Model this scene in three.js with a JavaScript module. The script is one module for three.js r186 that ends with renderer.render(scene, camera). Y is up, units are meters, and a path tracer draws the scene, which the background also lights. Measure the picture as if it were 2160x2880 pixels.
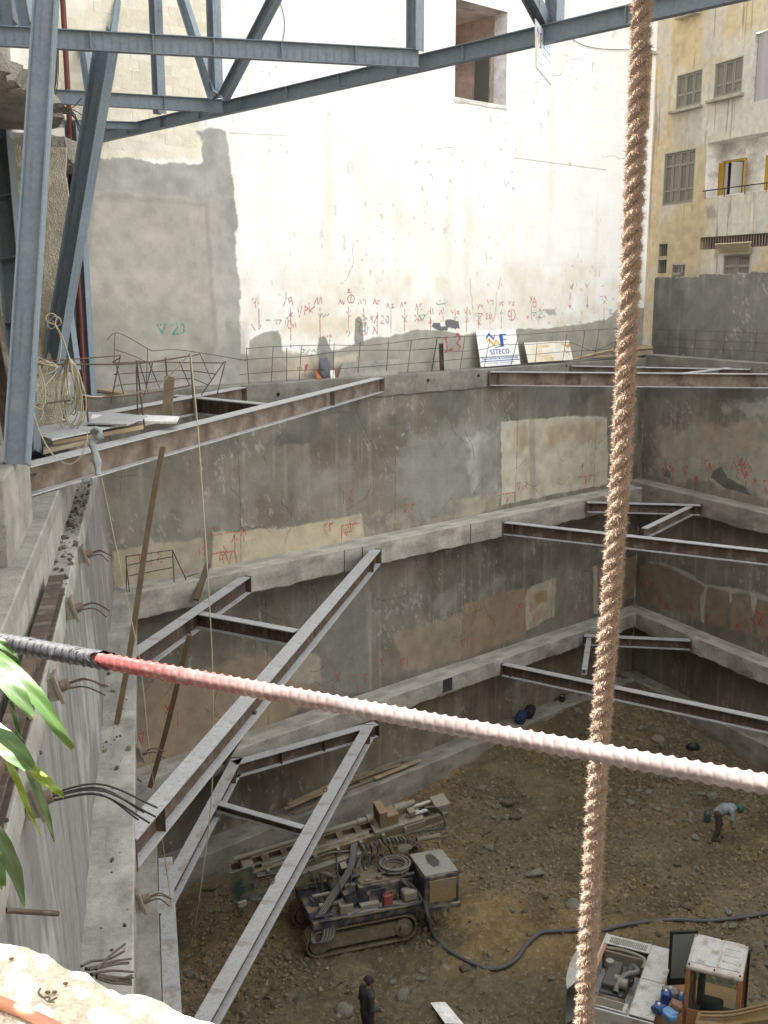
import * as THREE from 'three';
import { mergeGeometries, mergeVertices, toCreasedNormals } from 'three/addons/utils/BufferGeometryUtils.js';
import { RoundedBoxGeometry } from 'three/addons/geometries/RoundedBoxGeometry.js';
import { MarchingCubes } from 'three/addons/objects/MarchingCubes.js';
import { Brush, Evaluator, SUBTRACTION } from 'three-bvh-csg';

// ---------------------------------------------------------------- camera, sky, sun, exposure
const scene = new THREE.Scene();
const camera = new THREE.PerspectiveCamera(51.36, 0.75, 0.05, 3000);
camera.position.set(0, 16, 0);
camera.rotation.set(-Math.atan(470 / 2300), 0, 0);
const SUN = new THREE.Vector3(-0.42, 0.86, -0.22).normalize();
{ // hazy midday sky: pale blue overhead, milky toward the horizon and round the sun
  const W = 512, H = 256, d = new Float32Array(W * H * 4), v = new THREE.Vector3();
  for (let y = 0, i = 0; y < H; y++) for (let x = 0; x < W; x++, i += 4) {
    const el = ((y + 0.5) / H - 0.5) * Math.PI, az = ((x + 0.5) / W - 0.5) * 2 * Math.PI; v.set(Math.cos(az) * Math.cos(el), Math.sin(el), Math.sin(az) * Math.cos(el));
    const e = Math.max(0, v.y), hz = Math.pow(1 - e, 2.2), c = Math.max(0, v.dot(SUN)), glow = 0.16 * Math.pow(c, 6) + 0.6 * Math.pow(c, 40);
    d[i] = 0.28 + 0.18 * hz + glow; d[i + 1] = 0.288 + 0.17 * hz + glow * 0.97; d[i + 2] = 0.287 + 0.143 * hz + glow * 0.9; d[i + 3] = 1;
  }
  const t = new THREE.DataTexture(d, W, H, THREE.RGBAFormat, THREE.FloatType); t.mapping = THREE.EquirectangularReflectionMapping; t.magFilter = t.minFilter = THREE.LinearFilter; t.needsUpdate = true;
  scene.background = t; scene.environment = t;
}
const sun = new THREE.DirectionalLight(new THREE.Color(1, 0.95, 0.86), 5);
sun.position.copy(SUN).multiplyScalar(90).add(new THREE.Vector3(0, 10, -20));
sun.target.position.set(0, 10, -20);
sun.castShadow = true; sun.shadow.mapSize.set(4096, 4096);
Object.assign(sun.shadow.camera, { left: -60, right: 60, top: 60, bottom: -60, near: 1, far: 220 });
sun.shadow.radius = 1;
scene.add(sun, sun.target);
const renderer = new THREE.WebGLRenderer({ antialias: true });
renderer.toneMapping = THREE.LinearToneMapping;
renderer.toneMappingExposure = 8.3;
renderer.shadowMap.enabled = true;

// ---------------------------------------------------------------- helpers
const PI = Math.PI, V3 = (a, b, c) => (Array.isArray(a) ? new THREE.Vector3(...a) : new THREE.Vector3(a, b, c));
function rng(seed) { let a = seed | 0; return () => { a = (a + 0x6d2b79f5) | 0; let t = Math.imul(a ^ (a >>> 15), 1 | a); t = (t + Math.imul(t ^ (t >>> 7), 61 | t)) ^ t; return ((t ^ (t >>> 14)) >>> 0) / 4294967296; }; }
const R = rng(77), rr = (a, b) => a + (b - a) * R();
const clamp = (x, a = 0, b = 1) => (x < a ? a : x > b ? b : x), lerp = (a, b, t) => a + (b - a) * t, smooth = (a, b, x) => { const t = clamp((x - a) / (b - a)); return t * t * (3 - 2 * t); };
// value noise on a lattice, periodic when p > 0
function hash(ix, iy, s) { let h = Math.imul(ix, 374761393) ^ Math.imul(iy, 668265263) ^ Math.imul(s, 2147483647 - 61); h = Math.imul(h ^ (h >>> 13), 1274126177); return ((h ^ (h >>> 16)) >>> 0) / 4294967296; }
function vn(x, y, s = 0, p = 0) {
  const ix = Math.floor(x), iy = Math.floor(y), fx = x - ix, fy = y - iy, u = fx * fx * (3 - 2 * fx), v = fy * fy * (3 - 2 * fy);
  let x0 = ix, x1 = ix + 1, y0 = iy, y1 = iy + 1; if (p) { x0 = ((ix % p) + p) % p; x1 = (x0 + 1) % p; y0 = ((iy % p) + p) % p; y1 = (y0 + 1) % p; }
  return lerp(lerp(hash(x0, y0, s), hash(x1, y0, s), u), lerp(hash(x0, y1, s), hash(x1, y1, s), u), v);
}
function fbm(x, y, s = 0, o = 4, p = 0, g = 0.5) { let a = 1, t = 0, n = 0; for (let i = 0; i < o; i++) { t += a * vn(x, y, s + i * 17, p); n += a; a *= g; x *= 2; y *= 2; p *= 2; } return t / n; }
const s2b = (c) => { c = clamp(c); return Math.round(255 * (c <= 0.0031308 ? 12.92 * c : 1.055 * Math.pow(c, 1 / 2.4) - 0.055)); };
// a texture from fn(u, v) -> [r, g, b] (linear) or one number (data)
function tex(W, H, fn, { data = false, wrap = true } = {}) {
  const d = new Uint8Array(W * H * 4);
  for (let y = 0, i = 0; y < H; y++) for (let x = 0; x < W; x++, i += 4) {
    const c = fn((x + 0.5) / W, (y + 0.5) / H);
    if (data) d[i] = d[i + 1] = d[i + 2] = Math.round(255 * clamp(c)); else { d[i] = s2b(c[0]); d[i + 1] = s2b(c[1]); d[i + 2] = s2b(c[2]); }
    d[i + 3] = 255;
  }
  const t = new THREE.DataTexture(d, W, H);
  t.magFilter = t.minFilter = THREE.LinearFilter; t.wrapS = t.wrapT = wrap ? THREE.RepeatWrapping : THREE.ClampToEdgeWrapping;
  if (!data) t.colorSpace = THREE.SRGBColorSpace;
  t.needsUpdate = true;
  return t;
}
const sized = (t, m, n = m) => { const c = t.clone(); c.repeat.set(1 / m, 1 / n); return c; };
const mix3 = (a, b, t) => [lerp(a[0], b[0], t), lerp(a[1], b[1], t), lerp(a[2], b[2], t)];
function std(o) { return new THREE.MeshStandardMaterial({ roughness: 0.9, metalness: 0, ...o }); }
const col = (r, g, b) => new THREE.Color().setRGB(r, g, b);

// names, labels, parents
const used = new Map();
const numbered = (n) => { const k = used.get(n) || 0; used.set(n, k + 1); return k ? `${n}_${String(k).padStart(3, '0')}` : n; };
function tag(o, label, category, group, kind) { o.userData.label = label; if (category) o.userData.category = category; if (group) o.userData.group = group; if (kind) o.userData.kind = kind; return o; }
function thing(name, label, category, group, pos = [0, 0, 0], ry = 0) {
  const g = new THREE.Group(); g.name = numbered(name); g.position.set(...pos); g.rotation.y = ry; scene.add(g); g.updateMatrixWorld(); return tag(g, label, category, group);
}
function put(name, geo, mat, parent, label) {
  const m = new THREE.Mesh(geo, mat); m.name = parent ? name : numbered(name); m.castShadow = m.receiveShadow = true; (parent || scene).add(m); if (label) m.userData.label = label; return m;
}
function struct(name, geo, mat) { const m = put(name, geo, mat); m.userData.kind = 'structure'; return m; }
// uv in metres by the side a face looks to
function metric(g, off = 0) {
  if (g.index) g = g.toNonIndexed();
  const p = g.attributes.position, uv = new Float32Array(p.count * 2), a = V3(0, 0, 0), b = V3(0, 0, 0), c = V3(0, 0, 0), n = V3(0, 0, 0);
  const o1 = off ? R() * 7 : 0, o2 = off ? R() * 7 : 0;
  for (let i = 0; i < p.count; i += 3) {
    a.fromBufferAttribute(p, i); b.fromBufferAttribute(p, i + 1); c.fromBufferAttribute(p, i + 2);
    n.copy(b).sub(a).cross(c.clone().sub(a)); const x = Math.abs(n.x), y = Math.abs(n.y), z = Math.abs(n.z);
    [a, b, c].forEach((q, k) => { const j = (i + k) * 2; if (y >= x && y >= z) { uv[j] = q.x + o1; uv[j + 1] = q.z + o2; } else if (x >= z) { uv[j] = q.z + o1; uv[j + 1] = q.y + o2; } else { uv[j] = q.x + o1; uv[j + 1] = q.y + o2; } });
  }
  g.setAttribute('uv', new THREE.BufferAttribute(uv, 2)); g.deleteAttribute('uv1');
  return g;
}
const box = (w, h, d, x = 0, y = 0, z = 0) => metric(new THREE.BoxGeometry(w, h, d).translate(x, y, z), 1);
const span = (x0, x1, y0, y1, z0, z1) => box(x1 - x0, y1 - y0, z1 - z0, (x0 + x1) / 2, (y0 + y1) / 2, (z0 + z1) / 2);
const rbox = (w, h, d, r = 0.02, x = 0, y = 0, z = 0) => metric(new RoundedBoxGeometry(w, h, d, 1, r).translate(x, y, z), 1);
function merge(list) { return mergeGeometries(list.map((g) => { const q = g.index ? g.toNonIndexed() : g; for (const k of Object.keys(q.attributes)) if (!['position', 'normal', 'uv'].includes(k)) q.deleteAttribute(k); return q; })); }
function tube(pts, r, seg = 0, rad = 6, closed = false) {
  const c = new THREE.CatmullRomCurve3(pts.map((p) => (Array.isArray(p) ? V3(p) : p)), closed, 'centripetal');
  return new THREE.TubeGeometry(c, seg || Math.max(2, pts.length * 6), r, rad, closed);
}
// straight round bar between two points
function bar(p, q, r, rad = 6) {
  p = Array.isArray(p) ? V3(p) : p; q = Array.isArray(q) ? V3(q) : q;
  const d = q.clone().sub(p), g = new THREE.CylinderGeometry(r, r, d.length(), rad, 1); g.translate(0, d.length() / 2, 0);
  g.applyQuaternion(new THREE.Quaternion().setFromUnitVectors(V3(0, 1, 0), d.clone().normalize())); g.translate(p.x, p.y, p.z); return g;
}
// the three wall frames: x to the right in view along the wall, y up, z out of the wall into the pit
const FAR = { o: [10.2,0.0,-41.7], ry: 0.74002 }, RIGHT = { o: [10.2,0.0,-41.7], ry: -1.12748 }, LEFT = { o: [-6.86,0.0,-26.06], ry: 1.79272 };
const onWall = (F, a, h, o) => V3(a, h, o).applyAxisAngle(V3(0, 1, 0), F.ry).add(V3(F.o));
const wallThing = (F, name, label, category, group) => thing(name, label, category, group, F.o, F.ry);
const toLocal = (g, p) => g.worldToLocal(Array.isArray(p) ? V3(p) : p.clone());
// a beam group: x runs from p to q, y up, z sideways; p and q on the top of the beam
function beamFrame(g, p, q) {
  const x = V3(q).sub(V3(p)), L = x.length(); x.normalize(); const z = x.clone().cross(V3(0, 1, 0)).normalize(), y = z.clone().cross(x);
  g.position.set(...p); g.quaternion.setFromRotationMatrix(new THREE.Matrix4().makeBasis(x, y, z)); g.updateMatrixWorld(); return L;
}

// ---------------------------------------------------------------- shared textures and materials
const N = 512;
const tConcrete = tex(N, N, (u, v) => { const a = fbm(u * 6, v * 6, 1, 5, 6), b = fbm(u * 40, v * 40, 9, 2, 40), c = fbm(u * 3, v * 12, 5, 3, 3), k = 0.72 + 0.5 * (a - 0.5) + 0.22 * (b - 0.5) + 0.35 * (c - 0.5); return [k, k * 0.985, k * 0.94]; });
const bRough = tex(N, N, (u, v) => 0.55 * fbm(u * 12, v * 12, 3, 4, 12) + 0.45 * fbm(u * 80, v * 80, 4, 2, 80), { data: true });
const bFine = tex(256, 256, (u, v) => fbm(u * 32, v * 32, 8, 3, 32), { data: true });
const tRust = tex(N, N, (u, v) => {
  const a = fbm(u * 5, v * 5, 21, 5, 5), b = fbm(u * 30, v * 30, 22, 3, 30), c = fbm(u * 24, v * 3, 23, 3, 3), d = smooth(0.5, 0.72, fbm(u * 9, v * 9, 25, 4, 9));
  let k = mix3([0.062, 0.043, 0.036], [0.13, 0.085, 0.062], clamp(a * 1.5 - 0.25)); k = mix3(k, [0.21, 0.185, 0.155], d * 0.45); k = mix3(k, [0.04, 0.032, 0.029], smooth(0.55, 0.75, c) * 0.5);
  return k.map((x) => x * (0.75 + 0.5 * b));
});
const tRustPale = tex(N, N, (u, v) => {
  const a = fbm(u * 4, v * 4, 26, 5, 4), b = fbm(u * 30, v * 30, 22, 3, 30), c = fbm(u * 20, v * 2, 27, 3, 2), d = smooth(0.45, 0.7, fbm(u * 7, v * 7, 28, 4, 7));
  let k = mix3([0.1, 0.064, 0.048], [0.19, 0.152, 0.12], clamp(a * 1.8 - 0.4)); k = mix3(k, [0.25, 0.22, 0.185], d * 0.5); k = mix3(k, [0.12, 0.06, 0.04], smooth(0.55, 0.72, c) * 0.6);
  return k.map((x) => x * (0.75 + 0.5 * b));
});
const tDust = tex(N, N, (u, v) => {
  const a = fbm(u * 3, v * 3, 31, 5, 3), b = fbm(u * 60, v * 60, 32, 2, 60), d = smooth(0.72, 0.8, fbm(u * 40, v * 40, 33, 2, 40)), e = smooth(0.55, 0.8, fbm(u * 3, v * 12, 37, 3, 3));
  let k = mix3([0.33, 0.33, 0.34], [0.43, 0.435, 0.45], a); k = mix3(k, [0.16, 0.13, 0.115], d * 0.5 + e * 0.12); k = mix3(k, [0.17, 0.1, 0.065], smooth(0.6, 0.8, fbm(u * 4, v * 4, 38, 5, 4)) * 0.4); return k.map((x) => x * (0.84 + 0.32 * b));
});
const tDrip = tex(N, N, (u, v) => { const a = smooth(0.5, 0.72, fbm(u * 22, v * 1, 46, 3, 1)), b = fbm(u * 6, v * 6, 47, 4, 6), c = smooth(0.6, 0.75, fbm(u * 40, v * 2, 48, 3, 2)); return mix3(mix3([0.72, 0.69, 0.61], [0.6, 0.52, 0.38], a * 0.7 * b * 1.6), [0.42, 0.35, 0.26], c * 0.45).map((x) => x * (0.85 + 0.3 * b)); });
const tBlue = tex(N, N, (u, v) => {
  const a = fbm(u * 4, v * 4, 41, 5, 4), b = fbm(u * 50, v * 50, 42, 2, 50), d = smooth(0.66, 0.74, fbm(u * 11, v * 11, 43, 4, 11)), st = smooth(0.58, 0.8, fbm(u * 30, v * 2, 44, 3, 2));
  let k = mix3([0.15, 0.195, 0.245], [0.195, 0.24, 0.29], a); k = mix3(k, [0.26, 0.26, 0.25], d * 0.22); k = mix3(k, [0.07, 0.075, 0.08], st * 0.35); return k.map((x) => x * (0.85 + 0.3 * b));
});
const tWood = tex(N, N, (u, v) => { const g = fbm(u * 2, v * 60, 51, 4, 2), a = fbm(u * 3, v * 6, 52, 3, 3), k = 0.5 + 0.9 * (g - 0.5) + 0.5 * (a - 0.5); return mix3([0.1, 0.075, 0.05], [0.36, 0.3, 0.22], clamp(k)); });
const tDirt = tex(1024, 1024, (u, v) => {
  const a = fbm(u * 6, v * 6, 61, 6, 6), b = fbm(u * 90, v * 90, 62, 3, 90), c = fbm(u * 24, v * 24, 64, 3, 24), p = smooth(0.68, 0.76, fbm(u * 70, v * 70, 63, 2, 70));
  let k = mix3([0.09, 0.07, 0.04], [0.185, 0.15, 0.094], clamp(a * 1.7 - 0.35)); k = mix3(k, [0.26, 0.23, 0.185], p * 0.5); return k.map((x) => x * (0.5 + 0.65 * b + 0.35 * c));
});
const bDirt = tex(1024, 1024, (u, v) => 0.5 * fbm(u * 20, v * 20, 65, 4, 20) + 0.5 * fbm(u * 110, v * 110, 62, 3, 110), { data: true });
const conc = (r, g, b, o = {}) => std({ color: col(r / 0.72, g / 0.72, b / 0.7), map: sized(tConcrete, o.m || 2.7), bumpMap: sized(bRough, 1.3), bumpScale: o.bump ?? 0.012, roughness: 0.95 });
const M = {
  capping: conc(0.2, 0.195, 0.175), waler: conc(0.36, 0.35, 0.32), walerDark: conc(0.25, 0.24, 0.215), pier: conc(0.25, 0.245, 0.225), slab: conc(0.24, 0.23, 0.2, { bump: 0.05 }), ledge: conc(0.28, 0.275, 0.255),
  stub: conc(0.5, 0.46, 0.38, { bump: 0.04 }), back: conc(0.42, 0.4, 0.36), parapet: conc(0.62, 0.56, 0.47, { m: 0.9, bump: 0.004 }), rightTop: conc(0.17, 0.165, 0.15), street: conc(0.09, 0.088, 0.084, { m: 9 }),
  rust: std({ map: sized(tRust, 1.7), bumpMap: sized(bRough, 0.8), bumpScale: 0.003, roughness: 0.82, metalness: 0.1 }),
  rustLight: std({ map: sized(tRustPale, 2.3), bumpMap: sized(bRough, 0.8), bumpScale: 0.003, roughness: 0.85 }),
  dust: std({ map: sized(tDust, 1.5), bumpMap: sized(bRough, 0.7), bumpScale: 0.003, roughness: 0.92 }),
  blue: std({ map: sized(tBlue, 1.9), bumpMap: sized(bFine, 0.8), bumpScale: 0.0012, roughness: 0.55, metalness: 0.0 }),
  grey: std({ color: col(0.62, 0.6, 0.56), map: sized(tBlue, 1.9), roughness: 0.6 }),
  wood: std({ map: sized(tWood, 1.1), bumpMap: sized(bFine, 0.6), bumpScale: 0.003, roughness: 0.9 }),
  woodPale: std({ color: col(1.5, 1.4, 1.25), map: sized(tWood, 1.1), bumpMap: sized(bFine, 0.6), bumpScale: 0.003, roughness: 0.9 }),
  woodDark: std({ color: col(0.55, 0.48, 0.42), map: sized(tWood, 1.1), bumpMap: sized(bFine, 0.6), bumpScale: 0.003, roughness: 0.9 }),
  ply: std({ map: sized(tDust, 1.1), color: col(1, 1.02, 1.04), roughness: 0.85 }),
  rebar: std({ map: sized(tRust, 0.5), color: col(0.95, 0.85, 0.8), roughness: 0.85 }), rebarDark: std({ map: sized(tRust, 0.5), color: col(0.75, 0.8, 0.8), roughness: 0.8 }),
  rope: std({ color: col(0.55, 0.5, 0.38), roughness: 0.95 }), rag: std({ color: col(0.33, 0.36, 0.38), bumpMap: sized(bRough, 0.3), bumpScale: 0.01 }),
  black: std({ color: col(0.018, 0.018, 0.02), roughness: 0.6 }), dark: std({ color: col(0.035, 0.034, 0.033), roughness: 0.8 }),
  white: std({ map: sized(tConcrete, 1.2), color: col(1.02, 1.02, 1.05), roughness: 0.6 }),
};

// ---------------------------------------------------------------- painted wall surfaces: stains, cement patches and survey marks in wall metres
const sdPoly = (P, x, y) => {   // signed distance to a polygon, negative inside
  let d = 1e9, s = 1;
  for (let i = 0, j = P.length - 1; i < P.length; j = i++) {
    const ex = P[j][0] - P[i][0], ey = P[j][1] - P[i][1], wx = x - P[i][0], wy = y - P[i][1], t = clamp((wx * ex + wy * ey) / (ex * ex + ey * ey)), bx = wx - ex * t, by = wy - ey * t;
    d = Math.min(d, bx * bx + by * by);
    const c1 = y >= P[i][1], c2 = y < P[j][1], c3 = ex * wy > ey * wx;
    if ((c1 && c2 && c3) || (!c1 && !c2 && !c3)) s = -s;
  }
  return s * Math.sqrt(d);
};
// marks: [colour, width in m, [[a, h], ...]]
const GLYPH = { 0: [[[0.5, 0.45], [0.55, 0.5]]], 1: [[[0.55, 1], [0.45, 0]]], 2: [[[0.1, 0.9], [0.5, 0.8], [0.8, 1]], [[0.1, 0.9], [0.2, 0]]], 3: [[[0, 0.9], [0.25, 0.7], [0.5, 0.9], [0.75, 0.7], [1, 0.95]], [[0, 0.9], [0.15, 0]]], 4: [[[0.85, 1], [0.3, 0.85], [0.75, 0.6], [0.15, 0.3], [0.85, 0.05]]], 5: [[[0.5, 0.9], [0.15, 0.5], [0.5, 0.1], [0.85, 0.5], [0.5, 0.9]]], 6: [[[0.1, 0.95], [0.8, 1], [0.75, 0]]], 7: [[[0, 1], [0.5, 0], [1, 1]]], 8: [[[0, 0], [0.5, 1], [1, 0]]], 9: [[[0.75, 0.6], [0.25, 0.55], [0.25, 0.95], [0.75, 1], [0.75, 0.6], [0.95, 0]]], x: [[[0, 1], [1, 0]], [[1, 1], [0, 0]]], t: [[[0, 0.95], [1, 1], [0.55, 0], [0, 0.95]]], u: [[[0.5, 0], [0.5, 1]], [[0.15, 0.55], [0.5, 1], [0.85, 0.55]]], d: [[[0.5, 1], [0.5, 0]]], r: [[[0, 0.5], [1, 0.55]], [[0.65, 0.85], [1, 0.55], [0.65, 0.25]]], l: [[[0, 0.5], [1, 0.55]], [[0.35, 0.85], [0, 0.5], [0.35, 0.25]]] };
const write = (c, text, a, h, size, w = 0.022, gap = 0.75) => [...text].flatMap((ch, i) => (GLYPH[ch] || []).map((l) => [c, w, l.map(([x, y]) => [a + (i * gap + x * 0.6) * size + (hash(i, ch.charCodeAt(0), Math.round(a * 100)) - 0.5) * 0.03, h + (y - 0.5) * size])]));
const ring = (c, a, h, rx, ry, w = 0.02) => [c, w, Array.from({ length: 15 }, (_, i) => [a + rx * Math.cos((i / 14) * 2 * PI), h + ry * Math.sin((i / 14) * 2 * PI)])];
function wallTexture(W, [a0, a1, h0, h1], base, patches, marks) {
  const H = Math.round((W * (h1 - h0)) / (a1 - a0)), k = W / (a1 - a0);
  let ink = null;
  if (marks && marks.length) {
    const cv = document.createElement('canvas'); cv.width = W; cv.height = H; const g = cv.getContext('2d'); g.lineCap = g.lineJoin = 'round';
    for (const [c, w, pts] of marks) { g.strokeStyle = c; g.lineWidth = Math.max(1.1, w * k); g.beginPath(); pts.forEach(([a, h], i) => g[i ? 'lineTo' : 'moveTo']((a - a0) * k, (h1 - h) * k)); g.stroke(); }
    ink = g.getImageData(0, 0, W, H).data;
  }
  const lin = (b) => { b /= 255; return b <= 0.04045 ? b / 12.92 : Math.pow((b + 0.055) / 1.055, 2.4); };
  for (const p of patches) { p.bb = [Math.min(...p.P.map((q) => q[0])) - 1, Math.max(...p.P.map((q) => q[0])) + 1, Math.min(...p.P.map((q) => q[1])) - 1, Math.max(...p.P.map((q) => q[1])) + 1]; }
  const hm = new Uint8Array(W * H);
  const t = tex(W, H, (u, v) => {
    let hgt = 0; const a = a0 + u * (a1 - a0), h = h0 + v * (h1 - h0); let c = base(a, h);
    for (const p of patches) {
      if (a < p.bb[0] || a > p.bb[1] || h < p.bb[2] || h > p.bb[3]) continue;
      const r = p.rag ?? 0.12, sd = sdPoly(p.P, a, h), so = p.soft ?? 0.03; if (sd > so + r * 1.3) continue;
      const e = sd < -so - r * 1.3 ? 0 : (fbm(a * (p.f || 2.5), h * (p.f || 2.5), p.s || 5, 4) - 0.5) * 2 * r + (fbm(a * 14, h * 14, 77, 2) - 0.5) * r * 0.5, d = sd + e;
      let m = smooth(p.soft ?? 0.03, -(p.soft ?? 0.03), d) * (p.k ?? 1); if (m <= 0) continue;
      if (p.mot) m *= smooth(p.mot - 0.18, p.mot + 0.18, fbm(a * 1.3, h * 1.1, (p.s || 5) + 50, 3));
      hgt += (p.k ?? 1) * m * (so < 0.07 ? 1 : 0.25);
      const n = 0.72 + 0.56 * fbm(a * 3.1, h * 3.1, (p.s || 5) + 9, 3);
      c = mix3(c, p.c.map((x) => x * n), m);
      if (p.rim) c = mix3(c, p.rim, smooth(p.rimW || 0.1, 0, Math.abs(d + (p.rimW || 0.1))) * (p.rimK ?? 0.6));
    }
    { const g = vn(a * 21, h * 21, 33) * 0.5 + vn(a * 60, h * 60, 34) * 0.3 + vn(a * 6, h * 6, 35) * 0.6; hm[Math.min(H - 1, Math.floor(v * H)) * W + Math.min(W - 1, Math.floor(u * W))] = 255 * clamp(0.15 + 0.28 * Math.min(1.5, hgt) + 0.22 * g); }
    if (ink) { const x = Math.min(W - 1, Math.floor(u * W)), y = H - 1 - Math.min(H - 1, Math.floor(v * H)), i = (y * W + x) * 4, al = (ink[i + 3] / 255) * smooth(0.2, 0.55, fbm(a * 25, h * 9, 90, 3)) * 0.82; if (al > 0.01) c = mix3(c, [lin(ink[i]), lin(ink[i + 1]), lin(ink[i + 2])], al); }
    return c;
  }, { wrap: false });
  const hb = new Uint8Array(W * H * 4); for (let i = 0; i < hm.length; i++) { hb[i * 4] = hb[i * 4 + 1] = hb[i * 4 + 2] = hm[i]; hb[i * 4 + 3] = 255; }
  t.relief = new THREE.DataTexture(hb, W, H); t.relief.magFilter = t.relief.minFilter = THREE.LinearFilter; t.relief.needsUpdate = true;
  return t;
}
// a wall sheet with real relief: local x = a, y = h, z = out
function wallSheet(a0, a1, h0, h1, step, relief, thick = 0.3) {
  const nx = Math.max(1, Math.round((a1 - a0) / step)), ny = Math.max(1, Math.round((h1 - h0) / step));
  const g = new THREE.PlaneGeometry(a1 - a0, h1 - h0, nx, ny); g.translate((a0 + a1) / 2, (h0 + h1) / 2, 0);
  const p = g.attributes.position; for (let i = 0; i < p.count; i++) p.setZ(i, relief(p.getX(i), p.getY(i)));
  g.computeVertexNormals(); return g;
}
const RED = '#a8282c', GREEN = '#1f6f5c', INK = '#24303a';
const damp = (a, h, s) => smooth(0.45, 0.7, fbm(a * 0.45, h * 0.6, s, 4)), streak = (a, h, s) => smooth(0.52, 0.78, fbm(a * 5, h * 0.35, s, 3)), scratch = (a, h, s) => smooth(0.66, 0.74, fbm(a * 9 + h * 5, h * 4 - a * 3, s, 3)) * smooth(0.45, 0.6, fbm(a * 0.7, h * 0.8, s + 3, 3));
// hairline cracks and cold joints as thin lines of dirt
const cracks = (n, a0, a1, h0, h1, seed) => { const q = rng(seed), out = []; for (let i = 0; i < n; i++) { let a = lerp(a0, a1, q()), h = lerp(h0, h1, q()), d = q() * 6.3; const l = [[a, h]], m = 5 + Math.floor(q() * 14); for (let k = 0; k < m; k++) { d += (q() - 0.5) * 0.9; a += 0.1 * Math.cos(d); h += 0.1 * Math.sin(d); l.push([a, h]); } out.push(['#2b2a26', 0.006 + 0.008 * q(), l]); } return out; };

// ---------------------------------------------------------------- the ground: street sheet with the pit cut out of it, and the pit floor
const wallPt = (F, a, o = 0) => { const p = onWall(F, a, 0, o); return [p.x, p.z]; };
const pitEdge = [wallPt(LEFT, 0, -0.55), wallPt(FAR, 0.3, -0.55), wallPt(RIGHT, 30, -0.55), [3, -0.9], [-1.3, -1.2], wallPt(LEFT, -24, -0.7)];
{
  const s = new THREE.Shape([[-1500, -1500], [1500, -1500], [1500, 1500], [-1500, 1500]].map(([x, z]) => new THREE.Vector2(x, -z)));
  s.holes.push(new THREE.Path(pitEdge.map(([x, z]) => new THREE.Vector2(x, -z))));
  struct('street_ground', metric(new THREE.ShapeGeometry(s).rotateX(-PI / 2).translate(0, 13.42, 0)), M.street);
}
const cornerMound = (x, z) => { const q = V3(x, 0, z).sub(V3(FAR.o)).applyAxisAngle(V3(0, 1, 0), -FAR.ry); return 0.75 * smooth(7.5, 0.5, q.z + 0.25 * Math.abs(q.x + 3)) * smooth(-15, -7, q.x); };
const RUTS = [[-2, -21.2, 0.86, -0.5], [1.5, -24.6, 0.93, -0.36], [0, -18.4, 0.8, -0.6], [4, -31, 0.97, 0.2]];
const ruts = (x, z) => { let d = 0; for (const [px, pz, dx, dz] of RUTS) { const s = (x - px) * dx + (z - pz) * dz, q = Math.abs(-(x - px) * dz + (z - pz) * dx + 0.25 * Math.sin(s * 0.5)), r = Math.abs(q - 0.85); if (s > -4 && s < 17 && r < 0.42) d -= (0.055 + 0.02 * Math.sin(s * 28)) * smooth(0.42, 0.22, r) * smooth(0.3, 0.5, fbm(x * 0.8, z * 0.8, 106, 2)); } return d; };
const groundY = (x, z) => ruts(x, z) + 0.34 * (fbm(x * 0.35, z * 0.35, 101, 3) - 0.5) + 0.2 * (fbm(x * 1.4, z * 1.4, 102, 3) - 0.5) + 0.1 * Math.pow(fbm(x * 4.2, z * 4.2, 103, 3), 2) + 0.11 * (fbm(x * 7, z * 7, 104, 2) - 0.5) + cornerMound(x, z) * (0.8 + 0.4 * fbm(x * 2, z * 2, 105, 3));
{
  const g = new THREE.PlaneGeometry(40, 44, 560, 600).rotateX(-PI / 2).translate(10, 0, -22), p = g.attributes.position;
  for (let i = 0; i < p.count; i++) p.setY(i, groundY(p.getX(i), p.getZ(i)));
  g.computeVertexNormals(); const uv = g.attributes.uv; for (let i = 0; i < p.count; i++) uv.setXY(i, p.getX(i), p.getZ(i));
  const vc = new Float32Array(p.count * 3); for (let i = 0; i < p.count; i++) { const x = p.getX(i), z = p.getZ(i), k = smooth(0.38, 0.62, fbm(x * 0.28 + 4, z * 0.28, 107, 4)), w = smooth(0.55, 0.68, fbm(x * 0.5, z * 0.5, 108, 4)), c = mix3(mix3([0.82, 0.8, 0.78], [1.16, 1.02, 0.8], k), [0.62, 0.6, 0.58], w * 0.7); vc.set(c, i * 3); } g.setAttribute('color', new THREE.BufferAttribute(vc, 3)); // soils of different kinds, damp patches
  struct('pit_floor', g, std({ map: sized(tDirt, 6.3), bumpMap: sized(bDirt, 2.1), bumpScale: 0.06, roughness: 1, vertexColors: true }));
}
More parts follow.
